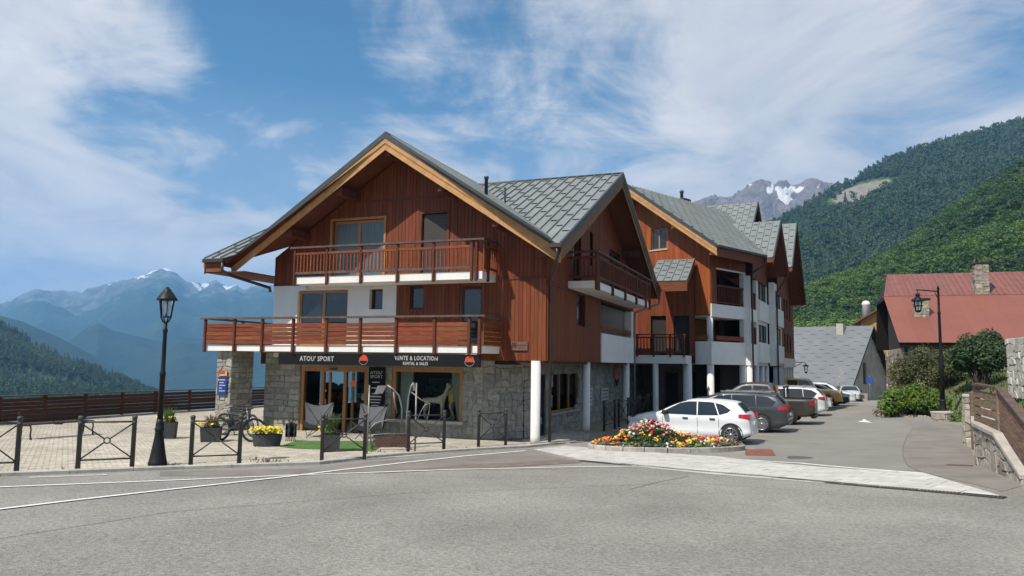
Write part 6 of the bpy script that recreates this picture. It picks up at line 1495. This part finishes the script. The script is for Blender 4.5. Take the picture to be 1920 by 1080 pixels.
bush('laurel_tree', 'dark glossy laurel tree before the red roof', put(1838,35.2,-.3), rl_(4, 24, .8, .7, 2.0, .42, .68, 1.15), L_s3, 12000, .15, 'tree', .09, 6)
bush('round_shrub', 'low green shrub behind the stone pier', put(1815,32.0,-.3), rl_(5, 10, .9, .6, .4, .3, .45, .2), L_b2, 3500, .10, seed=7)
bush('round_shrub', 'green shrub below the laurel tree', put(1868,31.0,-.3), rl_(6, 9, .8, .6, .4, .3, .45, .2), L_b1, 3000, .10, seed=8)
bush('straggly_shrub', 'thin olive shrub between lamp post and laurel', put(1785,38.0,-.4), rl_(7, 12, .9, .7, 1.6, .35, .55, .6), L_s2, 4200, .12, seed=9, twig=40)
bush('straggly_shrub', 'olive shrub against the stone corner of the red-roofed house', put(1690,41.5,-.3), rl_(8, 10, .7, .6, 1.5, .3, .5, .5), L_s2, 3500, .11, seed=10, twig=30)
rub = MB(); rr = random.Random(14)      # rubble spilled under the shrubs
for i in range(260):
    q = gnd(rr.uniform(1676,1752), rr.uniform(772,784)); s = rr.uniform(.06,.16); x, y, z = q.x+rr.uniform(-.2,.2), q.y+.4+rr.uniform(0,.8), gz(q.x, q.y+.6)
    a = rr.uniform(0,3); v = [(x+s*math.cos(a+k*1.05)*rr.uniform(.6,1), y+s*math.sin(a+k*1.05)*rr.uniform(.6,1), z-.05) for k in range(6)]+[(x+s*.6*math.cos(a+k*1.05), y+s*.6*math.sin(a+k*1.05), z+s*rr.uniform(.4,.8)) for k in range(6)]
    rub.add(v, [tuple(range(6,12))]+[(k,(k+1)%6,6+(k+1)%6,6+k) for k in range(6)])
tag(rub.build('rubble', M_rub), 'loose rubble stones under the green shrub', 'rubble', kind='stuff')
gb = MB(); rr = random.Random(15)        # grass on the bank
for i in range(9000):
    x, y = rr.uniform(11,32), rr.uniform(17.5,42)
    if x < lerp_pts(KERBR, y)+.6: continue
    z = gz(x, y); blades(gb, (x, y, z-.03), .15, rr.uniform(.12,.32), 2, rr, .02)
tag(gb.build('bank_grass', leafmat('bank_blades', (.10,.17,.035)), fix=False), 'green grass on the bank behind the rubble wall', 'grass', kind='stuff')
# weeds along the plaza kerb
wb = MB(); rr = random.Random(16)
for px, n in (((500,868),16),((510,871),20),((490,866),10),((715,850),10),((320,876),10),((120,887),8),((470,872),8),((865,843),6)):
    q = pg(*px); 
    for k in range(n): blades(wb, (q.x+rr.uniform(-.35,.35), q.y+rr.uniform(-.15,.2), q.z-.01), .04, rr.uniform(.04,.12), 3, rr, .008)
tag(wb.build('weeds', L_dry, fix=False), 'tufts of dry weeds growing along the plaza kerb', 'weeds', kind='stuff')

# ------------------------------------------------------------------ ruin at the right edge
M_lime = mat('limewashed_stone', (.55,.53,.47), .92, var=.22, vscale=4, bump=.9, bscale=18, objr=.18, island=.18, spec=.15)
ru = thing('stone_ruin', 'ruined pale stone wall with an open window hole behind the timber fence', 'ruin', put(1962,25.5,-.4), R(-18)); uz = ru.location.z
HO = (.55,1.5,2.2-uz,2.75-uz)
b = MB(); wall_cells(b, 'x', -.3, 3.2, 0, 3.15-uz, [HO], 0, .45); b.box(-.3, .1, .45, 3.0, 0, 2.9-uz); b.build('core', M_mort, ru)
stone_face(ru, (0,0,0), (1,0,0), (0,-1,0), -.3, 3.2, 0, 3.15-uz, .17, 51, holes=[HO], m_=M_lime, proud=.05); stone_face(ru, (-.3,0,0), (0,1,0), (-1,0,0), 0, 3.0, 0, 2.9-uz, .24, 52, m_=M_lime, proud=.05, merge=True)
b = MB(); b.box(.45, 1.7, -.03, .3, 2.05-uz, 2.2-uz); b.build('sill_beam', M_wea, ru); b = MB(); b.box(-.4, 3.2, -.12, .5, 3.16-uz, 3.24-uz); b.build('cap', M_wea, ru)

# ------------------------------------------------------------------ house with the red sheet roof
M_rroof = mat('red_sheet', (.225,.075,.05), .55, var=.13, vscale=.6, objr=.04, spec=.4, col2=(.185,.065,.048)); M_rroof2 = mat('red_sheet_old', (.20,.075,.062), .6, var=.15, vscale=.8, stretch=(3,3,.5), objr=.08)
M_dwood = mat('black_wood', (.022,.014,.010), .8, var=.3, vscale=4, stretch=(3,3,.4))
RH = thing('red_roofed_house', 'old house with big red sheet-metal roof behind the shrubs', 'house', (21.35,42,0), R(-20))
ez, rz_, hy = 3.2, 8.0, 10.0; fy = 6.3; fz = ez+(rz_-ez)*fy/hy; xl = 16.5
b = MB()
b.prism([(0,0,ez-.02),(xl,0,ez-.02),(xl,hy,rz_-.02),(.6,hy,rz_-.02),(0,fy,fz-.02)], (0,0,-.18)); b.prism([(.6,hy,rz_-.02),(xl,hy,rz_-.02),(xl,12.2,ez-.02),(0,12.2,ez-.02),(0,10.9,fz-.02)], (0,0,-.18)); b.prism([(.6,hy,rz_-.02),(0,10.9,fz-.02),(0,fy,fz-.02)], (0,0,-.15))
rr_ = b.build('roof', M_dwood, RH); sl = (rz_-ez)/hy
roof_plane(rr_, [(-.05,-.1,ez-.1*sl),(xl,-.1,ez-.1*sl),(xl,fy,fz),(-.05,fy,fz)], (0,-1,-sl), M_rroof, width=1.0, th=.03, guards=False, seam=.006)
roof_plane(rr_, [(-.02,fy,fz+.02),(xl,fy,fz+.02),(xl,hy,rz_+.02),(.58,hy,rz_+.02)], (0,-1,-sl), M_rroof2, width=.30, th=.03, guards=False, seam=.03)
b = MB(); b.box(.5, xl, .8, 1.2, -1.2, ez+.15); b.build('front_wall', M_mort, RH)
stone_face(RH, (0,.8,0), (1,0,0), (0,-1,0), .5, xl, -1.0, ez, .32, 61, m_=M_rub, merge=True, proud=.05)
b = MB(); b.box(.3, .8, 1.2, 9.0, -1.2, 2.9); b.build('gable_wall', M_mort, RH); stone_face(RH, (.3,0,0), (0,1,0), (-1,0,0), .8, 9.0, -1.0, 2.9, .34, 62, m_=M_rub, merge=True, proud=.06)
b = MB(); b.prism([(.45,1.0,2.9),(.45,9.0,2.9),(.45,9.0,fz-.3),(.45,fy,fz-.3)], (.1,0,0)); b.build('gable_boarding', M_dwood, RH)
for (cx, cy_, w_, z0, z1, seed) in ((1.65, 3.2, .72, 4.2, 5.75, 63), (5.45, 6.4, .72, 5.6, 8.15, 65)):
    b = MB(); b.box(cx-w_/2, cx+w_/2, cy_, cy_+.9, z0, z1); ch = b.build('chimney', M_mort, rr_)
    stone_face(ch, (0,cy_,0), (1,0,0), (0,-1,0), cx-w_/2, cx+w_/2, z0, z1, .17, seed, m_=M_rub, proud=.04); stone_face(ch, (cx-w_/2,0,0), (0,1,0), (-1,0,0), cy_, cy_+.9, z0, z1, .2, seed+1, m_=M_rub, merge=True, proud=.04)
    b = MB(); b.cbox(cx-w_/2-.08, cx+w_/2+.08, cy_-.08, cy_+.98, z1+.003, z1+.12, .02); b.build('chimney_cap', M_dwood, rr_)
b = MB(); b.box(0, .12, fy, 10.9, fz-.1, fz+.02); b.build('hip_edge', M_dwood, rr_)

# ------------------------------------------------------------------ grey barn at the end of the street
M_bsheet = mat('blue_grey_sheet', (.145,.158,.168), .6, var=.08, vscale=.5, objr=.03, metal=.05); M_rend = mat('barn_render', (.42,.36,.29), .92, var=.18, vscale=.8, bump=.4, bscale=12)
BN = thing('barn', 'barn with huge blue-grey sheet roof and rendered gable at the street end', 'barn', (32.3,74,-1.5), R(-41))
bh, be, br = 7.8, .75, 7.65; bs_ = (br-be)/(bh+.6); xl0, xl1 = -24.0, .55
b = MB(); b.prism([(xl0,-.6,be-.03),(xl1,-.6,be-.03),(xl1,bh,br-.03),(xl0,bh,br-.03)], (0,0,-.2)); b.prism([(xl0,bh,br-.03),(xl1,bh,br-.03),(xl1,2*bh+.6,be-.03),(xl0,2*bh+.6,be-.03)], (0,0,-.2)); brf = b.build('roof', M_dwood, BN)
roof_plane(brf, [(xl0,-.6,be),(xl1,-.6,be),(xl1,bh,br),(xl0,bh,br)], (0,-1,-bs_), M_bsheet, width=.8, th=.03, guards=True, gstep=1.3, seam=.010)
roof_plane(brf, [(xl0,bh,br),(xl1,bh,br),(xl1,2*bh+.6,be),(xl0,2*bh+.6,be)], (0,1,-bs_), M_bsheet, width=2.0, th=.03, guards=False, seam=.01)
HD = (5.3,6.8,1.6,3.8); zb_ = lambda y: br-bs_*abs(y-bh)-.25
b = MB(); n = 26
for i in range(n):
    y0, y1 = i*2*bh/n, (i+1)*2*bh/n; md = (y0+y1)/2; segs = [(-.3, None)] 
    if HD[0] < md < HD[1]: b.add([(-.3,y0,-.3),(0,y0,-.3),(0,y1,-.3),(-.3,y1,-.3),(-.3,y0,HD[2]),(0,y0,HD[2]),(0,y1,HD[2]),(-.3,y1,HD[2])], [(0,3,2,1),(4,5,6,7),(0,1,5,4),(1,2,6,5),(2,3,7,6),(3,0,4,7)]); zs_ = HD[3]
    else: zs_ = -.3
    b.add([(-.3,y0,zs_),(0,y0,zs_),(0,y1,zs_),(-.3,y1,zs_),(-.3,y0,max(zs_+.01,zb_(y0))),(0,y0,max(zs_+.01,zb_(y0))),(0,y1,max(zs_+.01,zb_(y1))),(-.3,y1,max(zs_+.01,zb_(y1)))], [(0,3,2,1),(4,5,6,7),(0,1,5,4),(1,2,6,5),(2,3,7,6),(3,0,4,7)])
b.build('gable_wall', M_rend, BN)
b = MB(); b.box(-.28, -.18, HD[0]-.1, HD[1]+.1, HD[2], HD[3]); b.build('shutter', mat('barn_shutter', (.07,.04,.028), .8, var=.2, vscale=3), BN)
b = MB(); b.box(-2.9, -2.2, 6.6, 7.4, 6.2, 7.9); b.build('chimney', M_sill, brf)
for s in (1,):
    for k in range(5): y = bh+1.2+k*1.5; z = zb_(y)-.02; b = MB(); b.box(0, .5, y-.08, y+.08, z-.18, z); b.build('rafter_end', M_dwood, BN)
b = MB(); b.box(-1.4, -.9, .2, 1.0, -.3, .2); b.build('base_stone', M_rend, BN)
# low wall, sign posts and plank fence before the barn
rubble_block('low_wall', 'low rendered wall at the foot of the barn gable', 'wall', (31.9,71.6), 2.4, .35, g(31.9,71.6)-.1, g(31.9,71.6)+.62, R(-12), .4, 71, m_=M_rend)
def signpost(px, d, H_, label, discs, blue=False):
    x = ray(px, 700).x*d; t = thing('road_sign', label, 'road sign', (x, d, g(x, d)), R(-20)); b_ = MB(); b_.tube([(0,0,0),(0,0,H_)], .035, 8); b_.build('pole', M_rim, t)
    for z, r_ in discs: 
        b_ = MB(); n = 20; b_.prism([(r_*math.cos(2*math.pi*k/n), -.04, z+r_*math.sin(2*math.pi*k/n)) for k in range(n)], (0,-.015,0)); b_.build('sign_face', mat('sign_blue', (.03,.09,.32), .4) if blue else mat('sign_back', (.30,.31,.32), .6), t)
    return t
signpost(1573.5, 70.5, 3.0, 'grey road sign post with two round signs before the barn roof', ((2.72,.42),(1.95,.30)))
signpost(1630, 74.5, 2.4, 'blue round road sign beside the silver hatchback', ((2.0,.32),), True)
pf = thing('plank_fence', 'short dark plank fence between apartment block and barn', 'fence', (27.6,66,g(27.6,66)), R(-38)); 
for k in range(5): b = MB(); b.box(-4.2, .6, -.03, .03, .25+k*.22, .42+k*.22); b.build('plank', M_fen, pf)
for k in range(4): b = MB(); b.box(-4.1+k*1.5, -3.98+k*1.5, .03, .13, -.1, 1.4); b.build('post', M_fen, pf)
# orange timber house behind
OH = thing('timber_house', 'small orange timber house with brown roof behind the barn', 'house', (55.0,108,-1.3), R(-28)); M_ow = mat('orange_boards', (.50,.22,.045), .7, var=.15, vscale=2, stretch=(3,3,.3))
b = MB(); boards(b, 'x', -5, 5, 3.4, lambda x: 13.2-.62*abs(x)-.3, [], wd=.3, plane=0.0); tag(b.build('cladding', M_ow, OH), kind='stuff'); b = MB(); b.box(-5, 5, .05, 9, 0, 9.6); b.build('wall', M_white, OH); b = MB(); b.box(-5.02, 5.02, -.08, .04, 7.2, 7.6); b.build('beam', M_dwood, OH)
b = MB()
for s in (-1, 1): b.prism([(0,-1,13.2),(s*6,-1,9.48),(s*6,10,9.48),(0,10,13.2)], (0,0,-.25))
orf = b.build('roof', mat('brown_tiles', (.14,.065,.04), .8, var=.2), OH)
b = MB(); b.lathe([(.55,9.8),(.55,12.3),(.6,12.35),(.6,12.6),(.35,12.9),(.05,13.0)], 12, (-4.4,3.0,0)); b.build('chimney', M_white, orf)

# ------------------------------------------------------------------ bicycles
M_bfr = mat('bike_black', (.02,.021,.023), .35, var=.1); M_bgr = mat('bike_grey', (.30,.31,.32), .35, metal=.4)
def make_bike(label, loc, rz, steer=.3):
    t = thing('bicycle', label, 'bicycle', loc, rz, 'mountain bikes parked at the stone pillar'); r = .355; wb_ = 1.16
    for x, ang_ in ((0, 0), (wb_, steer)):
        mt = Matrix.Translation((x,0,r)) @ Matrix.Rotation(ang_,4,'Z')
        b_ = MB(); b_.tube([(r*.95*math.cos(2*math.pi*k/28), 0, r*.95*math.sin(2*math.pi*k/28)) for k in range(28)], .028, 8, closed=True); b_.xform(mt); w_ = b_.build('tyre', M_tyre, t)
        b_ = MB(); b_.tube([(r*.86*math.cos(2*math.pi*k/28), 0, r*.86*math.sin(2*math.pi*k/28)) for k in range(28)], .012, 6, closed=True); b_.xform(mt); b_.build('rim', M_bfr, w_)
        b_ = MB()
        for k in range(14): a = 2*math.pi*k/14; b_.tube([(0,.02*(-1)**k,0),(r*.86*math.cos(a),0,r*.86*math.sin(a))], .0028, 3)
        b_.tube([(0,-.04,0),(0,.04,0)], .02, 8); b_.xform(mt); b_.build('spokes', M_bgr, w_)
    bb = (.42,0,.34); st = (.26,0,.80); ht = (.92,0,.86); hb_ = (.97,0,.72)
    b_ = MB(); b_.tube([bb, st], .020, 8); b_.tube([st, (.55,0,.78), ht], .022, 8); b_.tube([bb, (.62,0,.42), hb_], .034, 8); b_.tube([(0,.05,.355),(.24,.03,.62)], .012, 6); b_.tube([(0,-.05,.355),(.24,-.03,.62)], .012, 6); b_.tube([(0,.05,.355), bb], .014, 6); b_.tube([(0,-.05,.355), bb], .014, 6); b_.build('frame', M_bfr, t)
    b_ = MB(); b_.tube([hb_, ht, (.905,0,.93)], .024, 8)
    for s in (-1, 1): b_.tube([(.97,s*.065,.68),(1.16,s*.065+.0,.36)], .020, 8)
    b_.tube([(.965,-.065,.69),(.965,.065,.69)], .02, 6); b_.build('fork', M_bgr, t)
    b_ = MB(); b_.tube([(.86,-.37,.98),(.91,-.15,.95),(.92,0,.95),(.91,.15,.95),(.86,.37,.98)], .014, 6); b_.tube([(.86,-.38,.98),(.88,-.26,.967)], .019, 6); b_.tube([(.86,.38,.98),(.88,.26,.967)], .019, 6); b_.build('handlebar', M_bfr, t)
    b_ = MB(); b_.tube([st, (.235,0,.93)], .015, 6); b_.build('seat_post', M_bgr, t)
    b_ = MB(); b_.smooth = True; v = []
    for x, w_, z in ((.06,.065,.955),(.10,.075,.965),(.2,.05,.955),(.32,.022,.955),(.36,.012,.95)):
        for a, q in ((-1,-.02),(-.8,.01),(0,.02),(.8,.01),(1,-.02)): v.append((x, a*w_, z+q))
    b_.add(v, [(i*5+j, (i+1)*5+j, (i+1)*5+j+1, i*5+j+1) for i in range(4) for j in range(4)]+[tuple(range(4,-1,-1)), tuple(range(20,25))]); b_.build('saddle', M_bfr, t)
    b_ = MB(); b_.tube([(.42+.10*math.cos(2*math.pi*k/18), .055, .34+.10*math.sin(2*math.pi*k/18)) for k in range(18)], .006, 5, closed=True); b_.tube([(.42,.06,.34),(.48,.08,.19)], .012, 6); b_.tube([(.42,-.06,.34),(.36,-.08,.49)], .012, 6); b_.cbox(.43,.53,.08,.17,.175,.2,.005); b_.cbox(.31,.41,-.17,-.08,.48,.505,.005); b_.build('crank', M_bfr, t); return t
q = pg(470,831); make_bike('black mountain bike turned towards the oval planter', (q.x-1.05, q.y+.28, q.z), R(-14), .5)
q = pg(486,822); make_bike('black mountain bike with grey fork against the stone pillar', (q.x-1.35, q.y+.55, q.z), R(-22), -.35)

# ------------------------------------------------------------------ sling chairs, folded chair
M_sling = mat('grey_canvas', (.10,.104,.11), .9, var=.12, vscale=12, bump=.2, bscale=80)
def sling(label, loc, rz):
    t = thing('sling_chair', label, 'chair', loc, rz, 'folding sling chairs before the shop'); n, m_ = 12, 8; v = []
    for i in range(n+1):
        s = i/n; y = -.38+.86*s; zc = .40-.20*math.sin(math.pi*min(1, s*1.5))*(1 if s < .67 else 1)+max(0, s-.5)*1.15*(.5+s*.5)
        for j in range(m_+1): u = -1+2*j/m_; w_ = .47*(1-.12*math.sin(math.pi*s)); v.append((u*w_, y, zc+.16*u*u*(1 if s > .7 or s < .2 else .75)*(1.0-.2*s)))
    b_ = MB(); b_.smooth = True; b_.add(v, [(i*(m_+1)+j, (i+1)*(m_+1)+j, (i+1)*(m_+1)+j+1, i*(m_+1)+j+1) for i in range(n) for j in range(m_)]); o = b_.build('sling', M_sling, t)
    tl, tr = Vector(v[n*(m_+1)]), Vector(v[-1]); fl_, fr_ = Vector(v[0]), Vector(v[m_])
    for a, c_ in ((tl, (.34,-.42,0)), (tr, (-.34,-.42,0)), (fl_, (.30,.42,0)), (fr_, (-.30,.42,0)), (fl_, (-.36,.40,0)), (fr_, (.36,.40,0))):
        b_ = MB(); b_.tube([a, c_], .011, 6); b_.build('leg', M_iron, t)
    return t
q = pg(592,822); sling('grey folding sling chair left of the shop entrance', (q.x, q.y+.25, q.z), R(12)); q = pg(690,825); sling('grey folding sling chair beside the black menu panel', (q.x, q.y+.2, q.z), R(-6))
q = pg(545,829); t = thing('folded_chair', 'black folded camp chair standing beside the oval planter', 'chair', q, R(20))
for k in range(6): b = MB(); b.tube([(-.16+.06*k, .03*(-1)**k, 0),(.12-.05*k, -.03*(-1)**k, .62+.05*(k % 3))], .012, 6); b.build('strut', M_iron, t)
b = MB(); b.smooth = True; v = []
for i in range(9):
    for j in range(7): v.append((-.17+.34*i/8, .08*math.sin(i*1.7)+.03*math.sin(j*2.1), .12+.46*j/6-.06*abs(i-4)/4*(j/6)))
b.add(v, [(i*7+j, (i+1)*7+j, (i+1)*7+j+1, i*7+j+1) for i in range(8) for j in range(6)]); b.build('fabric', mat('black_canvas', (.02,.021,.024), .8, var=.2, vscale=10), t)

# ------------------------------------------------------------------ metal frames and woven bench before the display window
M_galv = mat('galvanised_steel', (.27,.26,.24), .45, metal=.5, var=.2, vscale=8)
q1, q2 = pg(688,853), pg(778,849); sc = thing('lift_hanger', 'rusty-pale steel ski-lift hanger frame standing before the display window', 'sculpture', q1); d = q2-q1
P = lambda px, py, dd: atd(px, py, dd)-q1
b = MB(); b.tube([(0,0,0), P(693,722,20.5)], .022, 8); b.build('upright', M_galv, sc)
b = MB(); b.tube([d, P(781,718,21.3)], .024, 8); b.build('upright', M_galv, sc)
b = MB(); b.tube([P(761,840,22.0), P(762,790,22.0), P(766,745,22.0), P(771,724,22.0), P(776,717,22.0)], .026, 8); b.build('curved_tube', M_galv, sc)
b = MB(); b.tube([P(752,838,22.0), P(754,765,22.0), P(748,742,22.0), P(738,730,22.0), P(726,722,22.0)], .026, 8); b.build('curved_tube', M_galv, sc)
b = MB(); pp = [P(702,738,21.6), P(717,738,21.6), P(725,723,21.6), P(708,723,21.6)]; b.prism(pp, (0,.03,0)); b.build('plate', M_galv, sc)
b = MB(); pp = [P(773,720,21.4), P(777,718,21.4), P(779,732,21.4), P(774,733,21.4)]; b.prism(pp, (0,.04,0)); b.build('plate', M_galv, sc)
b = MB(); b.tube([P(738,735,22.0), P(740,755,22.0), P(745,775,22.0)], .018, 6); b.build('hanger_rod', M_galv, sc)
b = MB(); b.tube([P(771,735,22.0), P(790,750,22.0), P(806,757,22.0), P(804,775,22.0), P(798,795,22.0)], .016, 6); b.build('hanger_rod', M_galv, sc)
b = MB(); b.tube([P(782,788,22.0), P(790,770,22.0), P(797,759,22.0), P(806,757,22.0)], .014, 6); b.build('hanger_rod', M_galv, sc)
# woven lounger
q = pg(735,845); wl_ = thing('woven_bench', 'low steel-framed bench woven in brown and cream under the hanger frame', 'bench', q, R(14)); M_wv1 = mat('weave_brown', (.13,.06,.035), .7, var=.2, objr=.2); M_wv2 = mat('weave_cream', (.36,.31,.26), .7, var=.1, objr=.1)
b = MB(); b.tube([(-.55,-.2,0),(-.60,-.2,.42),(-.2,-.2,.46),(.45,-.2,.44),(.48,-.2,0)], .016, 6); b.tube([(-.55,.25,0),(-.62,.25,.55),(-.45,.25,.72),(-.1,.25,.80),(.3,.25,.8)], .016, 6); b.tube([(.48,-.2,.1),(.48,.25,.1)], .014, 6); b.tube([(-.55,-.2,.1),(-.55,.25,.1)], .014, 6); b.tube([(.48,.25,0),(.48,.25,.44)], .014, 6); b.build('frame', M_galv, wl_)
b = MB(); b.box(-.55, .47, -.175, -.16, .08, .44); b.build('backing', M_wv2, wl_)
for j in range(5):
    for i in range(9):
        u0, z0 = -.56+i*.118+(.059 if j % 2 else 0), .085+j*.072
        if u0+.108 > .47: continue
        b = MB(); b.box(max(u0,-.545)+.006, u0+.108, -.195, -.176, z0+.006, z0+.060); b.build('weave_strip', M_wv1, wl_)

# ------------------------------------------------------------------ signs and little things on the chalet
def chp(x, y, z): v = CHM @ Vector((x, y, 0)); return Vector((v.x, v.y, CH.z+z))
mp_ = thing('menu_panel', 'tall black price panel with white print beside the shop entrance', 'sign', chp(-6.15, .22, .25), -TH)
b = MB(); b.box(-.31, .31, -.05, 0, .0, 2.05); b.build('panel', M_black, mp_)
text('lettering', "ATOU'", .15, M_lett, mp_, (0,-.055,1.86), (R(90),0,0)); text('lettering', "SPORT", .15, M_lett, mp_, (0,-.055,1.72), (R(90),0,0))
rr = random.Random(4)
for k in range(13):
    if k in (1, 3): continue
    w_ = rr.uniform(.12,.24); z = 1.52-k*.098; b = MB(); b.box(-.02-w_, -.02+w_, -.056, -.051, z, z+rr.uniform(.03,.05)); b.build('print_line', M_lett, mp_)
ps = thing('info_sign', 'blue and orange information plate on the stone pillar', 'sign', chp(-11.42, -1.30, 1.25), -TH)
b = MB(); b.box(-.2, .2, -.015, .0, 0, .62); b.build('blue_plate', mat('plate_blue', (.015,.045,.20), .4, var=.1), ps); b = MB(); b.box(-.2, .2, -.017, .0, .66, .86); b.build('orange_plate', mat('plate_orange', (.45,.10,.03), .45, var=.3, vscale=20), ps)
b = MB(); b.box(-.14, .1, -.02, -.0175, .68, .72); b.build('print_line', M_lett, ps); b = MB(); b.box(.12, .185, -.02, -.0175, .68, .84); b.build('print_patch', mat('plate_gold', (.55,.42,.10), .5), ps)
for k, w_ in enumerate((.19,.15,.2,.1,.2)): b = MB(); b.box(-.12, -.12+w_*1.3, -.02, -.016, .52-k*.095, .55-k*.095); b.build('print_line', M_lett, ps)
b = MB(); b.box(-.17, -.14, -.02, -.016, .50, .57); b.build('print_line', M_lett, ps)
pq = thing('wall_plaque', 'small brown plaque on the sunlit timber wall', 'plaque', chp(-.87, -.06, 2.90), -TH)
b = MB(); b.box(-.28, .28, -.04, .0, .0, .28); b.build('plate', mat('plaque_brown', (.17,.085,.055), .6, var=.2, vscale=15), pq); b = MB(); b.box(-.24, -.09, -.044, -.0405, .09, .24); b.build('emblem', mat('plaque_dark', (.06,.022,.02), .6), pq)
for k in range(4): b = MB(); b.box(-.06+k*.08, -.005+k*.08, -.044, -.0405, .14, .18+.01*(k % 2)); b.build('print_mark', MATS['plaque_dark'], pq)
b = MB(); b.box(-.03, .17, -.044, -.0405, .075, .09); b.build('print_mark', MATS['plaque_dark'], pq)
ll = thing('wall_lamp', 'small white wall lamp above the first-floor balcony door', 'lamp', chp(-8.95, -.05, 5.0), -TH); b = MB(); b.lathe([(.03,.10),(.06,.08),(.09,.0),(.085,-.01)], 12, (0,-.12,0)); b.build('shade', M_white, ll); b = MB(); b.tube([(0,0,.1),(0,-.08,.14),(0,-.12,.1)], .015, 6); b.build('arm', M_iron, ll)

# ------------------------------------------------------------------ figures in the display window
M_deer = mat('deer_pale', (.62,.52,.38), .8, var=.15, vscale=8); M_skin = mat('mannequin', (.42,.30,.22), .6, var=.05)
def skin_mesh(name, verts, edges, radii, m_, parent, sub=2):
    me = bpy.data.meshes.new(name); me.from_pydata(verts, edges, []); o = bpy.data.objects.new(name, me); COL.objects.link(o)
    s = o.modifiers.new('s','SKIN'); s.use_smooth_shade = True
    for i, r_ in enumerate(radii): me.skin_vertices[0].data[i].radius = (r_, r_) if not isinstance(r_, tuple) else r_
    me.skin_vertices[0].data[0].use_root = True
    o.modifiers.new('u','SUBSURF').levels = sub; o.modifiers['u'].render_levels = sub
    dg = bpy.context.evaluated_depsgraph_get(); me2 = bpy.data.meshes.new_from_object(o.evaluated_get(dg)); bpy.data.objects.remove(o); bpy.data.meshes.remove(me)
    me2.materials.clear(); me2.materials.append(m_); me2.name = name; return link(name, me2, parent)
dr = thing('deer_figure', 'pale standing deer figure inside the display window', 'deer figure', chp(-4.2, .78, .60), -TH+R(8))
V = [(-.32,0,.62),(-.05,0,.60),(.24,0,.64),(.34,0,.80),(.42,0,1.02),(.46,0,1.12),(.60,0,1.07)]; E_ = [(0,1),(1,2),(2,3),(3,4),(4,5),(5,6)]; Rr = [.10,.115,.115,.075,.055,.065,.03]
for (bx_, by_, back) in ((-.32,.07,1),(-.32,-.07,1),(.24,.07,0),(.24,-.07,0)):
    k = len(V); V += [(bx_+(.03 if back else .02), by_, .44),(bx_-(.06 if back else -.0), by_, .24),(bx_-(.02 if back else 0), by_, .01)]; E_ += [(0 if back else 2, k),(k,k+1),(k+1,k+2)]; Rr += [.055,.026,.022]
k = len(V); V += [(-.43,0,.66),(-.46,0,.58)]; E_ += [(0,k),(k,k+1)]; Rr += [.03,.015]
for s in (-1, 1): k = len(V); V += [(.42,s*.09,1.19)]; E_ += [(5,k)]; Rr += [.022]
skin_mesh('body', V, E_, Rr, M_deer, dr)
mn = thing('mannequin', 'leaning mannequin in yellow shorts inside the display window', 'mannequin', chp(-3.62, .95, .55), -TH+R(-60))
V = [(0,0,.88),(0,.02,1.08),(.01,.03,1.28),(.01,.03,1.40),(.02,.02,1.50),(.03,.0,1.60),(.02,.0,1.68)]; E_ = [(i,i+1) for i in range(6)]; Rr = [(.15,.10),(.13,.09),(.15,.10),(.07,.06),(.05,.05),(.09,.085),(.05,.05)]
for s in (-1, 1):
    k = len(V); V += [(s*.09,-.02,.80),(s*.11,-.06*s-.05,.48),(s*.12,.05*s,.08),(s*.13,.05*s-.12,.03)]; E_ += [(0,k),(k,k+1),(k+1,k+2),(k+2,k+3)]; Rr += [.085,.058,.036,.03]
    k = len(V); V += [(s*.19,.03,1.36),(s*.25,.0,1.10),(s*.24,-.16,.90),(s*.23,-.22,.84)]; E_ += [(2,k),(k,k+1),(k+1,k+2),(k+2,k+3)]; Rr += [.05,.042,.03,.025]
skin_mesh('figure', V, E_, Rr, M_skin, mn)
b = MB(); b.smooth = True; n = 18; v = []
for z, rx2, ry2 in ((.62,.185,.13),(.74,.185,.135),(.88,.17,.12),(1.0,.15,.105)):
    for k in range(n): a = 2*math.pi*k/n; v.append((rx2*1.05*math.cos(a), ry2*1.05*math.sin(a)-.015, z))
b.add(v, [(i*n+k, i*n+(k+1)%n, (i+1)*n+(k+1)%n, (i+1)*n+k) for i in range(3) for k in range(n)]); b.build('shorts', mat('shorts_yellow', (.55,.46,.08), .8, var=.1), mn)
b = MB(); b.smooth = True; v = []
for z, rx2, ry2 in ((1.0,.165,.125),(1.15,.17,.125),(1.30,.20,.13),(1.40,.14,.09),(1.44,.075,.065)):
    for k in range(n): a = 2*math.pi*k/n; v.append((rx2*math.cos(a), ry2*math.sin(a)+.02, z))
b.add(v, [(i*n+k, i*n+(k+1)%n, (i+1)*n+(k+1)%n, (i+1)*n+k) for i in range(4) for k in range(n)]); b.build('shirt', mat('shirt_olive', (.14,.15,.08), .85, var=.1), mn)
# white helmet and goods seen through the entrance
hs = thing('helmet_stand', 'white helmet on a dark stand inside the shop entrance', 'helmet', chp(-7.05, .95, 0), -TH)
b = MB(); b.tube([(0,0,0),(0,0,1.15)], .03, 8); b.lathe([(.2,0),(.2,.03),(.04,.05)], 14); b.build('stand', M_iron, hs); b = MB(); b.lathe([(.145,1.14),(.15,1.22),(.13,1.31),(.08,1.37),(.001,1.39)], 18, cap=False); b.build('helmet', M_white, hs)
